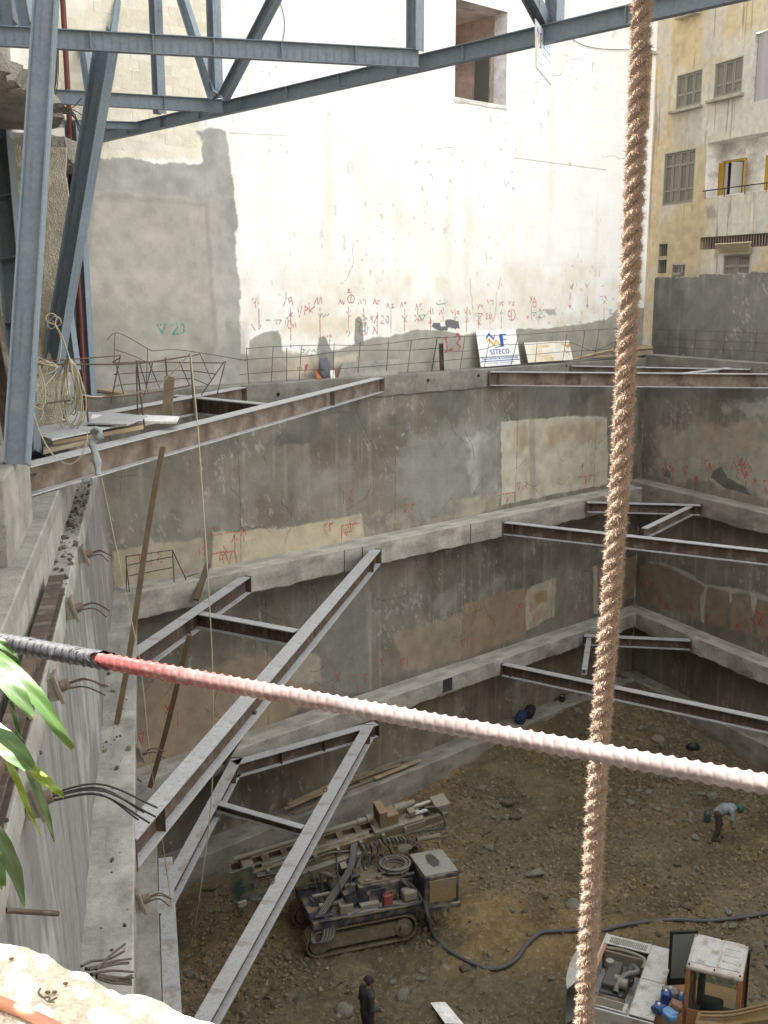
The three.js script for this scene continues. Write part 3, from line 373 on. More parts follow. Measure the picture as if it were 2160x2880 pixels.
// ---------------------------------------------------------------- the white building behind the far wall
const faceGeo = (outline, holes, [a0, a1, h0, h1]) => {   // flat wall with openings, uv over the painted rectangle
  const s = new THREE.Shape(outline.map((p) => new THREE.Vector2(...p))); for (const h of holes) s.holes.push(new THREE.Path(h.map((p) => new THREE.Vector2(...p))));
  const g = new THREE.ShapeGeometry(s), p = g.attributes.position, uv = g.attributes.uv; for (let i = 0; i < p.count; i++) uv.setXY(i, (p.getX(i) - a0) / (a1 - a0), (p.getY(i) - h0) / (h1 - h0));
  return g;
};
const rect = (a0, a1, h0, h1) => [[a0, h0], [a1, h0], [a1, h1], [a0, h1]];
const WB = wallThing(FAR, 'white_building', 'tall whitewashed building with bare cement patches above the pit', 'building');
{
  const box4 = [-23.9, 0.55, 13.4, 28.4], marks = [], m = (...x) => marks.push(...x);
  const Wd = 0.031;
  m(...[[0,[[-18.14,15.9],[-18.2,15.78],[-18.09,15.77],[-18.05,15.88],[-18.12,15.91]]],[0,[[-18.08,15.78],[-18.06,15.63]]],[0,[[-17.97,15.77],[-17.96,15.76]]],[0,[[-17.96,15.6],[-17.97,15.05]]],[0,[[-18.03,15.13],[-17.97,15.06],[-17.9,15.16]]],[0,[[-18.22,15.18],[-18.1,15.02]]],[0,[[-17.0,15.91],[-17.11,15.67]]],[0,[[-16.82,15.81],[-16.9,15.78],[-16.93,15.89],[-16.81,15.92],[-16.8,15.81],[-16.75,15.63]]],[0,[[-16.61,15.68],[-16.54,15.37],[-16.45,15.66]]],[0,[[-16.33,15.67],[-16.35,15.42]]],[0,[[-16.33,15.67],[-16.23,15.6],[-16.34,15.52]]],[0,[[-16.19,15.76],[-16.17,15.43]]],[0,[[-15.98,15.65],[-16.17,15.54],[-15.99,15.45]]],[0,[[-16.0,15.72],[-15.88,15.91],[-15.85,15.72]]],[0,[[-15.81,15.74],[-15.76,15.95],[-15.71,15.74]]],[0,[[-16.86,15.61],[-16.87,14.51]]],[0,[[-16.95,15.49],[-16.78,15.36]]],[0,[[-16.78,15.49],[-16.94,15.38]]],[0,[[-15.79,15.64],[-15.79,14.74]]],[1,[[-15.44,14.49],[-15.43,14.9]]],[0,[[-15.52,14.77],[-15.44,14.87],[-15.37,14.76]]],[0,[[-17.42,15.29],[-17.19,15.29],[-17.31,15.12],[-17.42,15.29]]],[0,[[-15.09,15.72],[-15.01,15.85],[-14.96,15.73]]],[0,[[-14.93,15.82],[-14.89,15.7],[-14.82,15.84]]],[0,[[-14.62,16.15],[-14.72,16.13],[-14.66,16.1],[-14.73,16.05],[-14.57,16.05]]],[0,[[-14.59,15.97],[-14.6,15.76]]],[0,[[-14.31,15.71],[-14.24,15.85],[-14.18,15.71]]],[0,[[-14.14,15.83],[-14.02,15.84],[-14.03,15.69]]],[0,[[-14.7,15.63],[-14.69,14.89]]],[0,[[-14.79,15.5],[-14.61,15.34]]],[0,[[-14.61,15.54],[-14.8,15.24]]],[0,[[-14.11,15.6],[-14.1,15.34]]],[0,[[-14.19,15.43],[-14.03,15.32]]],[0,[[-14.03,15.44],[-14.18,15.31]]],[1,[[-14.04,14.8],[-14.03,15.34]]],[1,[[-14.11,15.23],[-14.03,15.33],[-13.95,15.23]]],[0,[[-13.83,15.33],[-13.56,15.34],[-13.67,15.14],[-13.83,15.33]]],[0,[[-13.39,15.33],[-13.3,15.36],[-13.28,15.27],[-13.39,15.13],[-13.26,15.13]]],[0,[[-13.54,15.62],[-13.54,14.81]]],[0,[[-13.72,15.08],[-13.56,14.82]]],[0,[[-13.58,15.06],[-13.74,14.83]]],[0,[[-13.71,15.71],[-13.63,15.85],[-13.58,15.71]]],[0,[[-13.15,15.61],[-13.11,15.76],[-13.05,15.61]]],[0,[[-12.86,15.7],[-12.94,15.69],[-12.89,15.65],[-12.96,15.59],[-12.84,15.59]]],[0,[[-12.97,15.58],[-12.98,14.85]]],[0,[[-12.57,15.62],[-12.52,15.76],[-12.47,15.62]]],[0,[[-12.43,15.76],[-12.4,15.71],[-12.36,15.76],[-12.33,15.71]]],[0,[[-12.39,15.55],[-12.39,14.89]]],[0,[[-12.51,15.35],[-12.27,15.13]]],[0,[[-12.28,15.36],[-12.49,15.09]]],[0,[[-11.92,15.51],[-11.88,15.7],[-11.81,15.53]]],[0,[[-11.63,15.7],[-11.73,15.7],[-11.72,15.53],[-11.63,15.53]]],[0,[[-11.82,15.51],[-11.82,14.9]]],[0,[[-11.96,15.36],[-11.69,15.16]]],[0,[[-11.71,15.38],[-11.95,15.16]]],[1,[[-11.8,15.35],[-11.49,15.35],[-11.64,15.19],[-11.8,15.35]]],[0,[[-11.26,15.6],[-11.25,14.88]]],[2,[[-16.29,13.99],[-16.38,13.71]]],[2,[[-16.34,13.96],[-16.36,13.76]]],[0,[[-16.64,13.94],[-16.63,13.84]]],[0,[[-16.58,13.94],[-16.57,13.84]]],[0,[[-16.51,13.94],[-16.47,13.83]]],[1,[[-15.84,15.43],[-15.79,15.33],[-15.74,15.43]]],[1,[[-15.71,15.45],[-15.66,15.34],[-15.59,15.43],[-15.55,15.36],[-15.43,15.46]]],[1,[[-16.48,14.45],[-16.39,14.43],[-16.41,14.35],[-16.48,14.35]]],[1,[[-16.34,14.43],[-16.28,14.34],[-16.21,14.44],[-16.12,14.35],[-16.03,14.42],[-15.95,14.33]]],[1,[[-14.79,14.89],[-14.72,14.94],[-14.65,14.89],[-14.7,14.78]]],[0,[[-16.79,15.21],[-16.77,15.09]]],[0,[[-16.7,15.2],[-16.68,15.09]]],[3,[[-17.75,15.29],[-17.57,15.29]]],[0,[[-14.46,15.86],[-14.48,15.81],[-14.51,15.77],[-14.57,15.75],[-14.63,15.75],[-14.68,15.77],[-14.71,15.81],[-14.73,15.87],[-14.71,15.92],[-14.67,15.96],[-14.62,15.98],[-14.56,15.98],[-14.51,15.96],[-14.47,15.91],[-14.46,15.86]]],[1,[[-16.95,15.24],[-16.96,15.18],[-16.97,15.14],[-16.99,15.12],[-17.01,15.12],[-17.03,15.14],[-17.05,15.19],[-17.05,15.24],[-17.04,15.29],[-17.03,15.33],[-17.01,15.35],[-16.99,15.35],[-16.97,15.33],[-16.95,15.29],[-16.95,15.23]]],[0,[[-16.83,15.16],[-16.83,15.11],[-16.85,15.07],[-16.88,15.05],[-16.91,15.05],[-16.94,15.07],[-16.96,15.11],[-16.96,15.16],[-16.96,15.21],[-16.94,15.24],[-16.91,15.26],[-16.88,15.26],[-16.85,15.24],[-16.83,15.2],[-16.83,15.15]]],[0,[[-13.94,14.97],[-13.95,14.89],[-14.0,14.83],[-14.07,14.79],[-14.15,14.79],[-14.22,14.83],[-14.27,14.9],[-14.28,14.98],[-14.26,15.06],[-14.22,15.12],[-14.15,15.16],[-14.07,15.15],[-14.0,15.12],[-13.95,15.05],[-13.94,14.97]]],[1,[[-14.03,15.0],[-14.04,14.95],[-14.08,14.91],[-14.12,14.89],[-14.17,14.9],[-14.22,14.92],[-14.25,14.96],[-14.26,15.0],[-14.25,15.05],[-14.22,15.09],[-14.17,15.1],[-14.12,15.1],[-14.07,15.08],[-14.04,15.04],[-14.03,15.0]]],[0,[[-13.06,15.23],[-13.07,15.19],[-13.09,15.15],[-13.11,15.13],[-13.14,15.13],[-13.16,15.15],[-13.18,15.19],[-13.18,15.24],[-13.18,15.28],[-13.16,15.32],[-13.14,15.34],[-13.11,15.34],[-13.09,15.32],[-13.07,15.28],[-13.06,15.23]]],[0,[[-13.42,15.76],[-13.43,15.74],[-13.45,15.72],[-13.47,15.71],[-13.5,15.71],[-13.53,15.72],[-13.55,15.74],[-13.55,15.76],[-13.54,15.78],[-13.53,15.8],[-13.5,15.81],[-13.47,15.81],[-13.45,15.8],[-13.43,15.78],[-13.42,15.76]]],
  [2,[[-10.67,14.57],[-10.47,14.64]]],[2,[[-10.54,14.6],[-10.46,14.2]]],[2,[[-10.57,14.16],[-10.23,14.25]]],[2,[[-10.13,14.63],[-10.0,14.73],[-9.88,14.59],[-10.02,14.43],[-9.86,14.3],[-9.96,14.16]]],[1,[[-11.0,15.72],[-10.91,15.67],[-10.54,15.73],[-10.47,15.79]]],[1,[[-10.86,15.79],[-10.8,15.8]]],[1,[[-10.66,15.84],[-10.59,15.85]]],[0,[[-11.26,15.56],[-11.25,14.9]]],[0,[[-10.68,15.56],[-10.68,15.16]]],[0,[[-10.12,15.53],[-10.1,14.87]]],[0,[[-9.56,15.59],[-9.57,14.8]]],[0,[[-8.98,15.4],[-8.99,14.87]]],[0,[[-8.43,15.58],[-8.41,14.9]]],[0,[[-7.85,15.47],[-7.85,14.87]]],[0,[[-7.33,15.59],[-7.32,15.11]]],[0,[[-6.29,15.61],[-6.27,15.13]]],[0,[[-4.13,16.04],[-4.13,15.52]]],[0,[[-3.1,15.92],[-3.09,15.49]]],[0,[[-2.06,15.71],[-2.04,14.93]]],[0,[[-11.4,15.38],[-11.31,15.52],[-11.24,15.37]]],[0,[[-11.16,15.56],[-11.14,15.38]]],[0,[[-10.86,15.36],[-10.78,15.51],[-10.71,15.37]]],[0,[[-10.62,15.42],[-10.6,15.41]]],[0,[[-10.31,15.5],[-10.23,15.38],[-10.16,15.49]]],[0,[[-9.94,15.35],[-9.97,15.47],[-10.04,15.45],[-10.03,15.38],[-9.95,15.39]]],[0,[[-9.69,15.5],[-9.62,15.38],[-9.55,15.5]]],[0,[[-9.5,15.35],[-9.45,15.49],[-9.39,15.34]]],[0,[[-9.08,15.66],[-9.02,15.54],[-8.96,15.66]]],[0,[[-8.91,15.66],[-8.86,15.54],[-8.8,15.66]]],[0,[[-8.58,15.83],[-8.52,15.7],[-8.46,15.83]]],[0,[[-8.44,15.79],[-8.29,15.8],[-8.3,15.65]]],[0,[[-8.01,15.75],[-7.94,15.63],[-7.88,15.75]]],[0,[[-7.49,15.76],[-7.42,15.63],[-7.36,15.76]]],[0,[[-7.2,15.75],[-7.29,15.72],[-7.23,15.68],[-7.31,15.63],[-7.18,15.63]]],[0,[[-9.08,15.37],[-8.81,15.37],[-8.95,15.2],[-9.08,15.37]]],[0,[[-8.65,15.34],[-8.57,15.38],[-8.53,15.31],[-8.64,15.19],[-8.52,15.19]]],[0,[[-9.07,15.16],[-8.91,15.01]]],[0,[[-8.9,15.15],[-9.08,15.01]]],[0,[[-9.64,15.25],[-9.47,15.11]]],[0,[[-9.47,15.24],[-9.63,15.1]]],[0,[[-11.31,15.19],[-11.2,15.09]]],[0,[[-11.2,15.19],[-11.32,15.09]]],[1,[[-10.17,15.27],[-10.11,15.17],[-10.03,15.28]]],[1,[[-7.92,15.39],[-7.86,15.33],[-7.78,15.39]]],[1,[[-6.24,15.37],[-6.02,15.37],[-6.14,15.25],[-6.24,15.37]]],[1,[[-5.91,15.42],[-5.77,15.45],[-5.73,15.34],[-5.9,15.21],[-5.69,15.2]]],[0,[[-6.38,15.93],[-6.21,15.71]]],[0,[[-6.22,15.93],[-6.37,15.71]]],[0,[[-6.1,15.9],[-6.18,15.86],[-6.09,15.82],[-6.19,15.75],[-6.02,15.75]]],[0,[[-4.17,16.34],[-4.09,16.2],[-4.01,16.36]]],[0,[[-3.97,16.39],[-4.03,16.17]]],[0,[[-3.24,16.37],[-3.16,16.23],[-3.08,16.37]]],[0,[[-2.27,16.3],[-2.11,16.31],[-2.13,16.22]]],[0,[[-2.32,15.92],[-2.16,15.93],[-2.18,15.81]]],[0,[[-1.97,15.9],[-2.06,15.95],[-2.08,15.87],[-1.97,15.87],[-1.92,15.8]]],[0,[[-2.13,15.78],[-1.93,15.66]]],[0,[[-1.96,15.78],[-2.12,15.65]]],[0,[[-4.2,15.61],[-4.13,15.51],[-4.08,15.61]]],[0,[[-3.17,15.56],[-3.1,15.65],[-3.01,15.54]]],[0,[[-6.53,15.27],[-6.47,15.16],[-6.41,15.27]]],[1,[[-1.7,15.44],[-1.58,15.44],[-1.69,15.27],[-1.55,15.27]]],[1,[[-11.72,15.35],[-11.49,15.36],[-11.62,15.18],[-11.72,15.35]]],[0,[[-7.14,15.31],[-7.15,15.23],[-7.2,15.16],[-7.28,15.13],[-7.37,15.13],[-7.45,15.17],[-7.5,15.23],[-7.52,15.32],[-7.51,15.4],[-7.45,15.46],[-7.38,15.5],[-7.29,15.49],[-7.21,15.46],[-7.16,15.39],[-7.13,15.31]]],[0,[[-7.35,15.34],[-7.36,15.3],[-7.38,15.27],[-7.41,15.25],[-7.44,15.25],[-7.47,15.27],[-7.5,15.3],[-7.51,15.34],[-7.5,15.38],[-7.48,15.41],[-7.45,15.43],[-7.41,15.43],[-7.38,15.41],[-7.36,15.38],[-7.35,15.34]]],[0,[[-6.03,15.65],[-6.03,15.61],[-6.06,15.58],[-6.1,15.56],[-6.14,15.56],[-6.18,15.58],[-6.2,15.61],[-6.21,15.65],[-6.21,15.69],[-6.18,15.72],[-6.14,15.73],[-6.1,15.73],[-6.06,15.71],[-6.04,15.68],[-6.03,15.65]]],[0,[[-7.72,15.69],[-7.72,15.67],[-7.74,15.65],[-7.76,15.63],[-7.79,15.63],[-7.82,15.65],[-7.84,15.67],[-7.84,15.69],[-7.84,15.72],[-7.82,15.74],[-7.8,15.75],[-7.77,15.75],[-7.74,15.74],[-7.72,15.72],[-7.72,15.69]]],[0,[[-8.34,15.27],[-8.34,15.23],[-8.36,15.2],[-8.38,15.18],[-8.41,15.18],[-8.43,15.2],[-8.45,15.23],[-8.45,15.27],[-8.45,15.31],[-8.43,15.34],[-8.41,15.36],[-8.39,15.36],[-8.36,15.34],[-8.35,15.31],[-8.34,15.27]]],[1,[[-5.53,15.34],[-5.53,15.28],[-5.55,15.24],[-5.57,15.21],[-5.6,15.21],[-5.63,15.24],[-5.65,15.29],[-5.66,15.34],[-5.66,15.4],[-5.64,15.44],[-5.61,15.47],[-5.58,15.47],[-5.56,15.44],[-5.53,15.4],[-5.53,15.34]]],
  [4,[[-21.18,15.23],[-20.94,15.24],[-21.05,15.01],[-21.18,15.23]]],[4,[[-20.73,15.21],[-20.61,15.25],[-20.57,15.15],[-20.74,14.98],[-20.57,14.98]]],[4,[[-20.38,15.11],[-20.39,15.06],[-20.41,15.02],[-20.44,15.0],[-20.47,15.0],[-20.5,15.02],[-20.52,15.06],[-20.52,15.12],[-20.51,15.17],[-20.49,15.21],[-20.46,15.23],[-20.43,15.23],[-20.4,15.2],[-20.38,15.16],[-20.38,15.11]]]
  ].map(([c, p]) => [[RED, GREEN, RED, INK, '#3c8470'][c], c === 2 ? 0.07 : c === 4 ? 0.05 : Wd, p]));
  m(...cracks(12, -19, 0.3, 14.5, 27, 43));
  const t = wallTexture(1664, box4, (a, h) => {
    const n = fbm(a * 1.7, h * 1.7, 500, 5, 0, 0.55); let c = mix3([0.875, 0.875, 0.875], [0.79, 0.782, 0.765], clamp(n * 1.5 - 0.3));
    c = mix3(c, [0.62, 0.52, 0.37], smooth(0.58, 0.8, fbm(a * 2.2, h * 0.22, 501, 4)) * 0.2 + smooth(0.55, 0.75, fbm(a * 0.6, h * 0.6, 502, 3)) * 0.15);
    c = mix3(c, [0.4, 0.39, 0.37], smooth(0.73, 0.8, fbm(a * 6, h * 3, 503, 3)) * 0.4 * smooth(0.5, 0.62, fbm(a * 0.9, h * 0.5, 507, 3)));
    c = mix3(c, [0.34, 0.33, 0.31], smooth(0.88, 0.92, vn(a * 9, h * 6, 508)) * 0.5 * smooth(0.5, 0.7, vn(a * 0.7, h * 0.6, 509)));
    const l = Math.abs(((h + 0.06 * fbm(a, 1, 9, 2)) % 0.62) - 0.31); c = c.map((x) => x * (1 - 0.05 * smooth(0.02, 0.0, l)));
    return c;
  }, [
    // yellowed block masonry, upper left
    { P: [[-23.67,23.18],[-18.86,24.07],[-18.94,22.73],[-19.11,21.13],[-19.72,20.1],[-19.61,19.35],[-21.11,19.31],[-22.76,19.25],[-23.35,19.29],[-23.91,19.55]], c: [0.68, 0.62, 0.5], rag: 0.2, soft: 0.1, k: 0.75, s: 71 },
    // bare cement render, left
    { P: [[-23.35,19.2],[-22.01,19.27],[-21.11,19.25],[-20.17,19.27],[-19.61,19.37],[-19.62,19.83],[-19.79,20.1],[-19.43,20.24],[-18.89,20.21],[-18.79,19.67],[-18.69,18.85],[-18.61,18.02],[-18.67,17.17],[-18.59,16.44],[-18.58,15.2],[-18.54,14.45],[-17.34,14.34],[-17.36,13.49],[-23.74,13.05]], c: [0.345, 0.34, 0.322], rag: 0.1, soft: 0.035, s: 73 },
    { P: [[-22.93,18.42],[-21.15,18.47],[-19.43,18.43],[-19.4,17.39],[-19.34,15.95],[-19.28,14.6],[-19.82,14.0],[-23.55,14.18]], c: [0.39, 0.373, 0.33], rag: 0.1, soft: 0.06, k: 0.75, s: 75, rim: [0.24, 0.235, 0.22], rimW: 0.13, rimK: 0.45 },
    { P: [[-19.36,16.44],[-19.11,16.56],[-19.05,14.72],[-19.36,14.48]], c: [0.46, 0.45, 0.42], rag: 0.1, soft: 0.06, k: 0.6, s: 76 },
    { P: [[-23.07,15.96],[-18.58,15.33],[-18.3,14.19],[-23.57,13.95]], c: [0.27, 0.262, 0.232], rag: 0.4, soft: 0.3, k: 0.55, s: 77, mot: 0.42 },
    // yellow rise stains
    { P: [[-18.54,16.44],[0.66,17.34],[0.88,14.85],[-18.6,14.7]], c: [0.66, 0.58, 0.45], rag: 0.5, soft: 0.5, k: 0.45, s: 79, mot: 0.5 },
    { P: [[-17.32,15.31],[-13.83,15.4],[-14.2,14.85],[-17.33,14.8]], c: [0.64, 0.55, 0.4], rag: 0.3, soft: 0.2, k: 0.6, s: 80 },
    // cement skirt along the foot
    { P: [[-18.29,14.72],[-17.89,14.94],[-17.33,14.98],[-17.22,14.73],[-17.18,14.4],[-16.0,14.29],[-14.39,14.55],[-14.02,14.68],[-13.06,14.75],[-11.87,14.91],[-10.61,14.84],[-9.74,14.71],[-8.38,14.83],[-6.95,14.8],[-5.44,14.8],[-3.57,14.93],[-1.88,15.07],[-1.32,15.38],[1.45,15.57],[1.69,13.0],[-18.33,13.16]], c: [0.31, 0.3, 0.262], rag: 0.07, soft: 0.03, k: 0.95, s: 81 },
    { P: [[-17.09,14.4],[-15.91,14.22],[-14.39,14.23],[-14.3,13.74],[-17.03,13.71]], c: [0.55, 0.49, 0.38], rag: 0.15, soft: 0.06, k: 0.7, s: 83 },
    { P: [[-15.93,14.42],[-15.82,14.76],[-15.64,14.78],[-15.44,14.54],[-15.26,14.27],[-15.27,13.79],[-15.83,13.82]], c: [0.22, 0.215, 0.2], rag: 0.05, soft: 0.03, k: 0.9, s: 84 },
    { P: [[-14.48,14.51],[-14.42,15.27],[-14.29,15.36],[-14.14,15.26],[-14.09,14.5]], c: [0.22, 0.215, 0.2], rag: 0.03, soft: 0.02, k: 0.9, s: 85 },
    { P: [[-11.24,14.98],[-11.13,15.13],[-10.82,15.11],[-10.76,14.99],[-10.56,15.0],[-10.59,15.16],[-10.27,15.18],[-9.92,15.15],[-9.89,14.9],[-10.15,14.89],[-10.41,14.94],[-10.47,14.82],[-10.84,14.85]], c: [0.12, 0.125, 0.15], rag: 0.05, soft: 0.02, k: 0.95, s: 86 },
    { P: [[-5.53,15.47],[-4.97,15.49],[-4.89,15.29],[-5.31,15.27]], c: [0.3, 0.3, 0.29], rag: 0.08, soft: 0.04, k: 0.8, s: 87 },
    { P: [[-5.58,15.12],[-3.81,15.23],[-3.23,15.45],[-3.13,14.95],[-4.15,14.83],[-5.57,14.78]], c: [0.5, 0.4, 0.28], rag: 0.4, soft: 0.3, k: 0.45, s: 88, mot: 0.45 },
    { P: [[-18.79,20.19],[-16.88,20.29],[-16.88,20.27],[-18.79,20.15]], c: [0.35, 0.34, 0.32], rag: 0.01, soft: 0.01, k: 0.6, s: 89 },
    { P: [[-7.4,20.48],[-2.26,20.47],[-2.26,20.44],[-7.4,20.45]], c: [0.3, 0.29, 0.28], rag: 0.01, soft: 0.01, k: 0.7, s: 90 },
  ], marks);
  const win = [[-10.27,24.79],[-10.21,22.02],[-7.87,22.06],[-7.98,24.98]], w0 = win[0][0], w1 = win[2][0], wb = win[1][1], wt = win[0][1] + 0.12;
  const nic = [[0.13,24.84],[0.37,22.16],[1.01,22.18],[0.77,24.88]], n0 = nic[0][0] - 0.35, n1 = Math.min(0.3, nic[2][0]), nb = nic[1][1], nt = nic[0][1];
    const face = faceGeo(rect(-23.9, 0.55, 13.4, 28.4), [rect(w0, w1, wb, wt), rect(n0, n1, nb, nt)], box4); face.translate(0, 0, -0.6);
  put('wall', face, std({ map: t, bumpMap: t.relief, bumpScale: 0.035, roughness: 0.93 }), WB, 'whitewashed front with cement patches and red and green survey marks');
  const wp = conc(0.74, 0.72, 0.68, { m: 5 });
  put('upper_wall', span(-37, 0.55, 28.4, 70, -36, -0.605), wp, WB);
  put('end_wall', span(-37, -23.9, 13.4, 28.4, -36, -0.65), wp, WB);
  put('side_wall', span(0.31, 0.545, 13.4, 28.4, -36, -0.62), wp, WB);
  put('rear_wall', span(-24, 0.3, 13.4, 28.4, -36, -35.7), wp, WB);
  // the loggia behind the large opening
  const lg = put('loggia', merge([span(w0 - 0.3, w1 + 0.3, wb - 0.12, wb, -3.8, -0.62), span(w0 - 0.3, w1 + 0.3, wt, wt + 0.12, -3.8, -0.62), span(w0 - 0.2, w0 - 0.005, wb, wt, -3.8, -0.62), span(w0, w1, wb, wt, -3.9, -3.75)]), conc(0.6, 0.53, 0.5, { m: 3 }), WB, 'deep open recess with pinkish walls');
  put('side_panel', span(w1 + 0.004, w1 + 0.2, wb, wt, -3.75, -1.15), conc(0.52, 0.42, 0.38, { m: 3 }), lg, 'pink inner side wall');
  put('reveal', span(w1 + 0.002, w1 + 0.22, wb, wt, -1.15, -0.62), conc(0.72, 0.72, 0.74, { m: 3 }), lg, 'white edge of the opening');
  const dz0 = -2.0, dz1 = -1.32, dh = wb + 1.85;
  put('door_frame', merge([span(w1 - 0.03, w1 + 0.01, wb, dh + 0.06, dz0 - 0.07, dz0), span(w1 - 0.03, w1 + 0.01, wb, dh + 0.06, dz1, dz1 + 0.07), span(w1 - 0.03, w1 + 0.01, dh, dh + 0.06, dz0, dz1)]), conc(0.4, 0.38, 0.33), lg);
  put('shutter_door', merge([span(w1 - 0.02, w1 + 0.01, wb, dh, dz0, dz1), ...[0.55, 1.15].map((y) => span(w1 - 0.035, w1 - 0.015, wb + y, wb + y + 0.04, dz0, dz1)), ...Array.from({ length: 40 }, (_, i) => span(w1 - 0.03, w1 - 0.02, wb + 0.04 + i * 0.045, wb + 0.06 + i * 0.045, dz0 + 0.03, dz1 - 0.03))]), std({ color: col(0.16, 0.155, 0.15), roughness: 0.8 }), lg, 'grey louvred door');
  put('sill', roughBeam(w0 - 0.02, w1 + 0.05, wb + 0.03, wb - 0.1, -0.75, -0.57, { rag: 0.06, step: 0.08, seed: 61 }), conc(0.66, 0.65, 0.64), WB, 'broken plaster sill of the opening');
  // corner niche with a drain pipe
  const ng = put('niche', merge([span(n0 - 0.1, 0.3, nb - 0.1, nb, -2.6, -0.62), span(n0 - 0.1, 0.3, nt, nt + 0.1, -2.6, -0.62), span(n0 - 0.1, n0, nb, nt, -2.6, -0.62), span(n0, 0.3, nb, nt, -2.6, -2.3), span(n1 - 0.02, 0.305, nb, nt, -2.3, -0.62)]), conc(0.55, 0.38, 0.2, { m: 3 }), WB, 'ochre corner niche');
  put('drain_pipe', bar([n1 - 0.28, nb, -0.95], [n1 - 0.28, nt, -0.95], 0.055, 10), std({ color: col(0.6, 0.58, 0.52), roughness: 0.5 }), ng, 'pale vertical drain pipe');
  put('lintel', span(n0 - 0.05, 0.6, nt - 0.06, nt + 0.05, -0.75, -0.52), conc(0.45, 0.43, 0.38), ng);
  // block courses showing through, upper left
  const bmats = [[1.02, 1, 0.98], [1, 0.98, 0.94], [0.94, 0.92, 0.88], [1.06, 1.05, 1.04]].map((c) => std({ color: col(...c), map: sized(tDrip, 1.3), bumpMap: sized(bRough, 0.6), bumpScale: 0.012, roughness: 0.95 }));
  const bg = Array.from({ length: 5 }, (_, v) => { const g = new THREE.BoxGeometry(0.452, 0.228, 0.05, 4, 1, 1), p = g.attributes.position; for (let i = 0; i < p.count; i++) { const x = p.getX(i), y = p.getY(i); p.setXYZ(i, x, y + 0.012 * (hash(Math.round(x * 20), Math.round(y * 9), v) - 0.5) * 2, p.getZ(i) > 0 ? 0.01 + 0.006 * hash(Math.round(x * 20), Math.round(y * 9), v + 9) + (y > 0 ? 0.004 : 0) : -0.02); } g.computeVertexNormals(); return metric(g, 1); });
  const poly = [[-23.58,22.8],[-18.91,23.62],[-19.0,22.72],[-19.17,21.24],[-19.79,20.13],[-19.74,19.53],[-21.11,19.42],[-22.69,19.36],[-23.78,19.76]];
  let n = 0;
  for (let h = 19.35; h < 26.2; h += 0.236) for (let a = -23.7 + (Math.round(h / 0.236) % 2) * 0.23; a < -17.5; a += 0.46) {
    if (sdPoly(poly, a, h) > -0.12 - 0.25 * hash(Math.round(a * 9), Math.round(h * 9), 4) || n >= 300) continue;
    const b = put('block', bg[n % 5], bmats[Math.floor(hash(n, 3, 8) * 4)], WB); b.position.set(a + rr(-0.02, 0.02), h + rr(-0.012, 0.012), -0.6 + rr(-0.016, -0.004)); b.rotation.z = rr(-0.012, 0.012); n++;
  }
}
// a flower pot on the niche floor
{
  const q = onWall(FAR, 0.8 - 0.02, 22.17, -0.95), g = thing('flower_pot', 'small potted plant at the corner niche of the white building', 'plant', null, q.toArray());
  put('pot', new THREE.LatheGeometry([[0.001, 0], [0.08, 0], [0.11, 0.18], [0.12, 0.2], [0.1, 0.2], [0.001, 0.17]].map((p) => new THREE.Vector2(...p)), 14), std({ color: col(0.3, 0.22, 0.16) }), g);
  const L = []; for (let i = 0; i < 22; i++) { const a = R() * 6.28, l = rr(0.1, 0.22); L.push(new THREE.ConeGeometry(0.02, l, 3).translate(0, l / 2, 0).rotateZ(rr(0.4, 1.3)).rotateY(a).translate(0, 0.18, 0)); }
  put('leaves', merge(L), std({ color: col(0.05, 0.1, 0.03), roughness: 0.8 }), g);
}
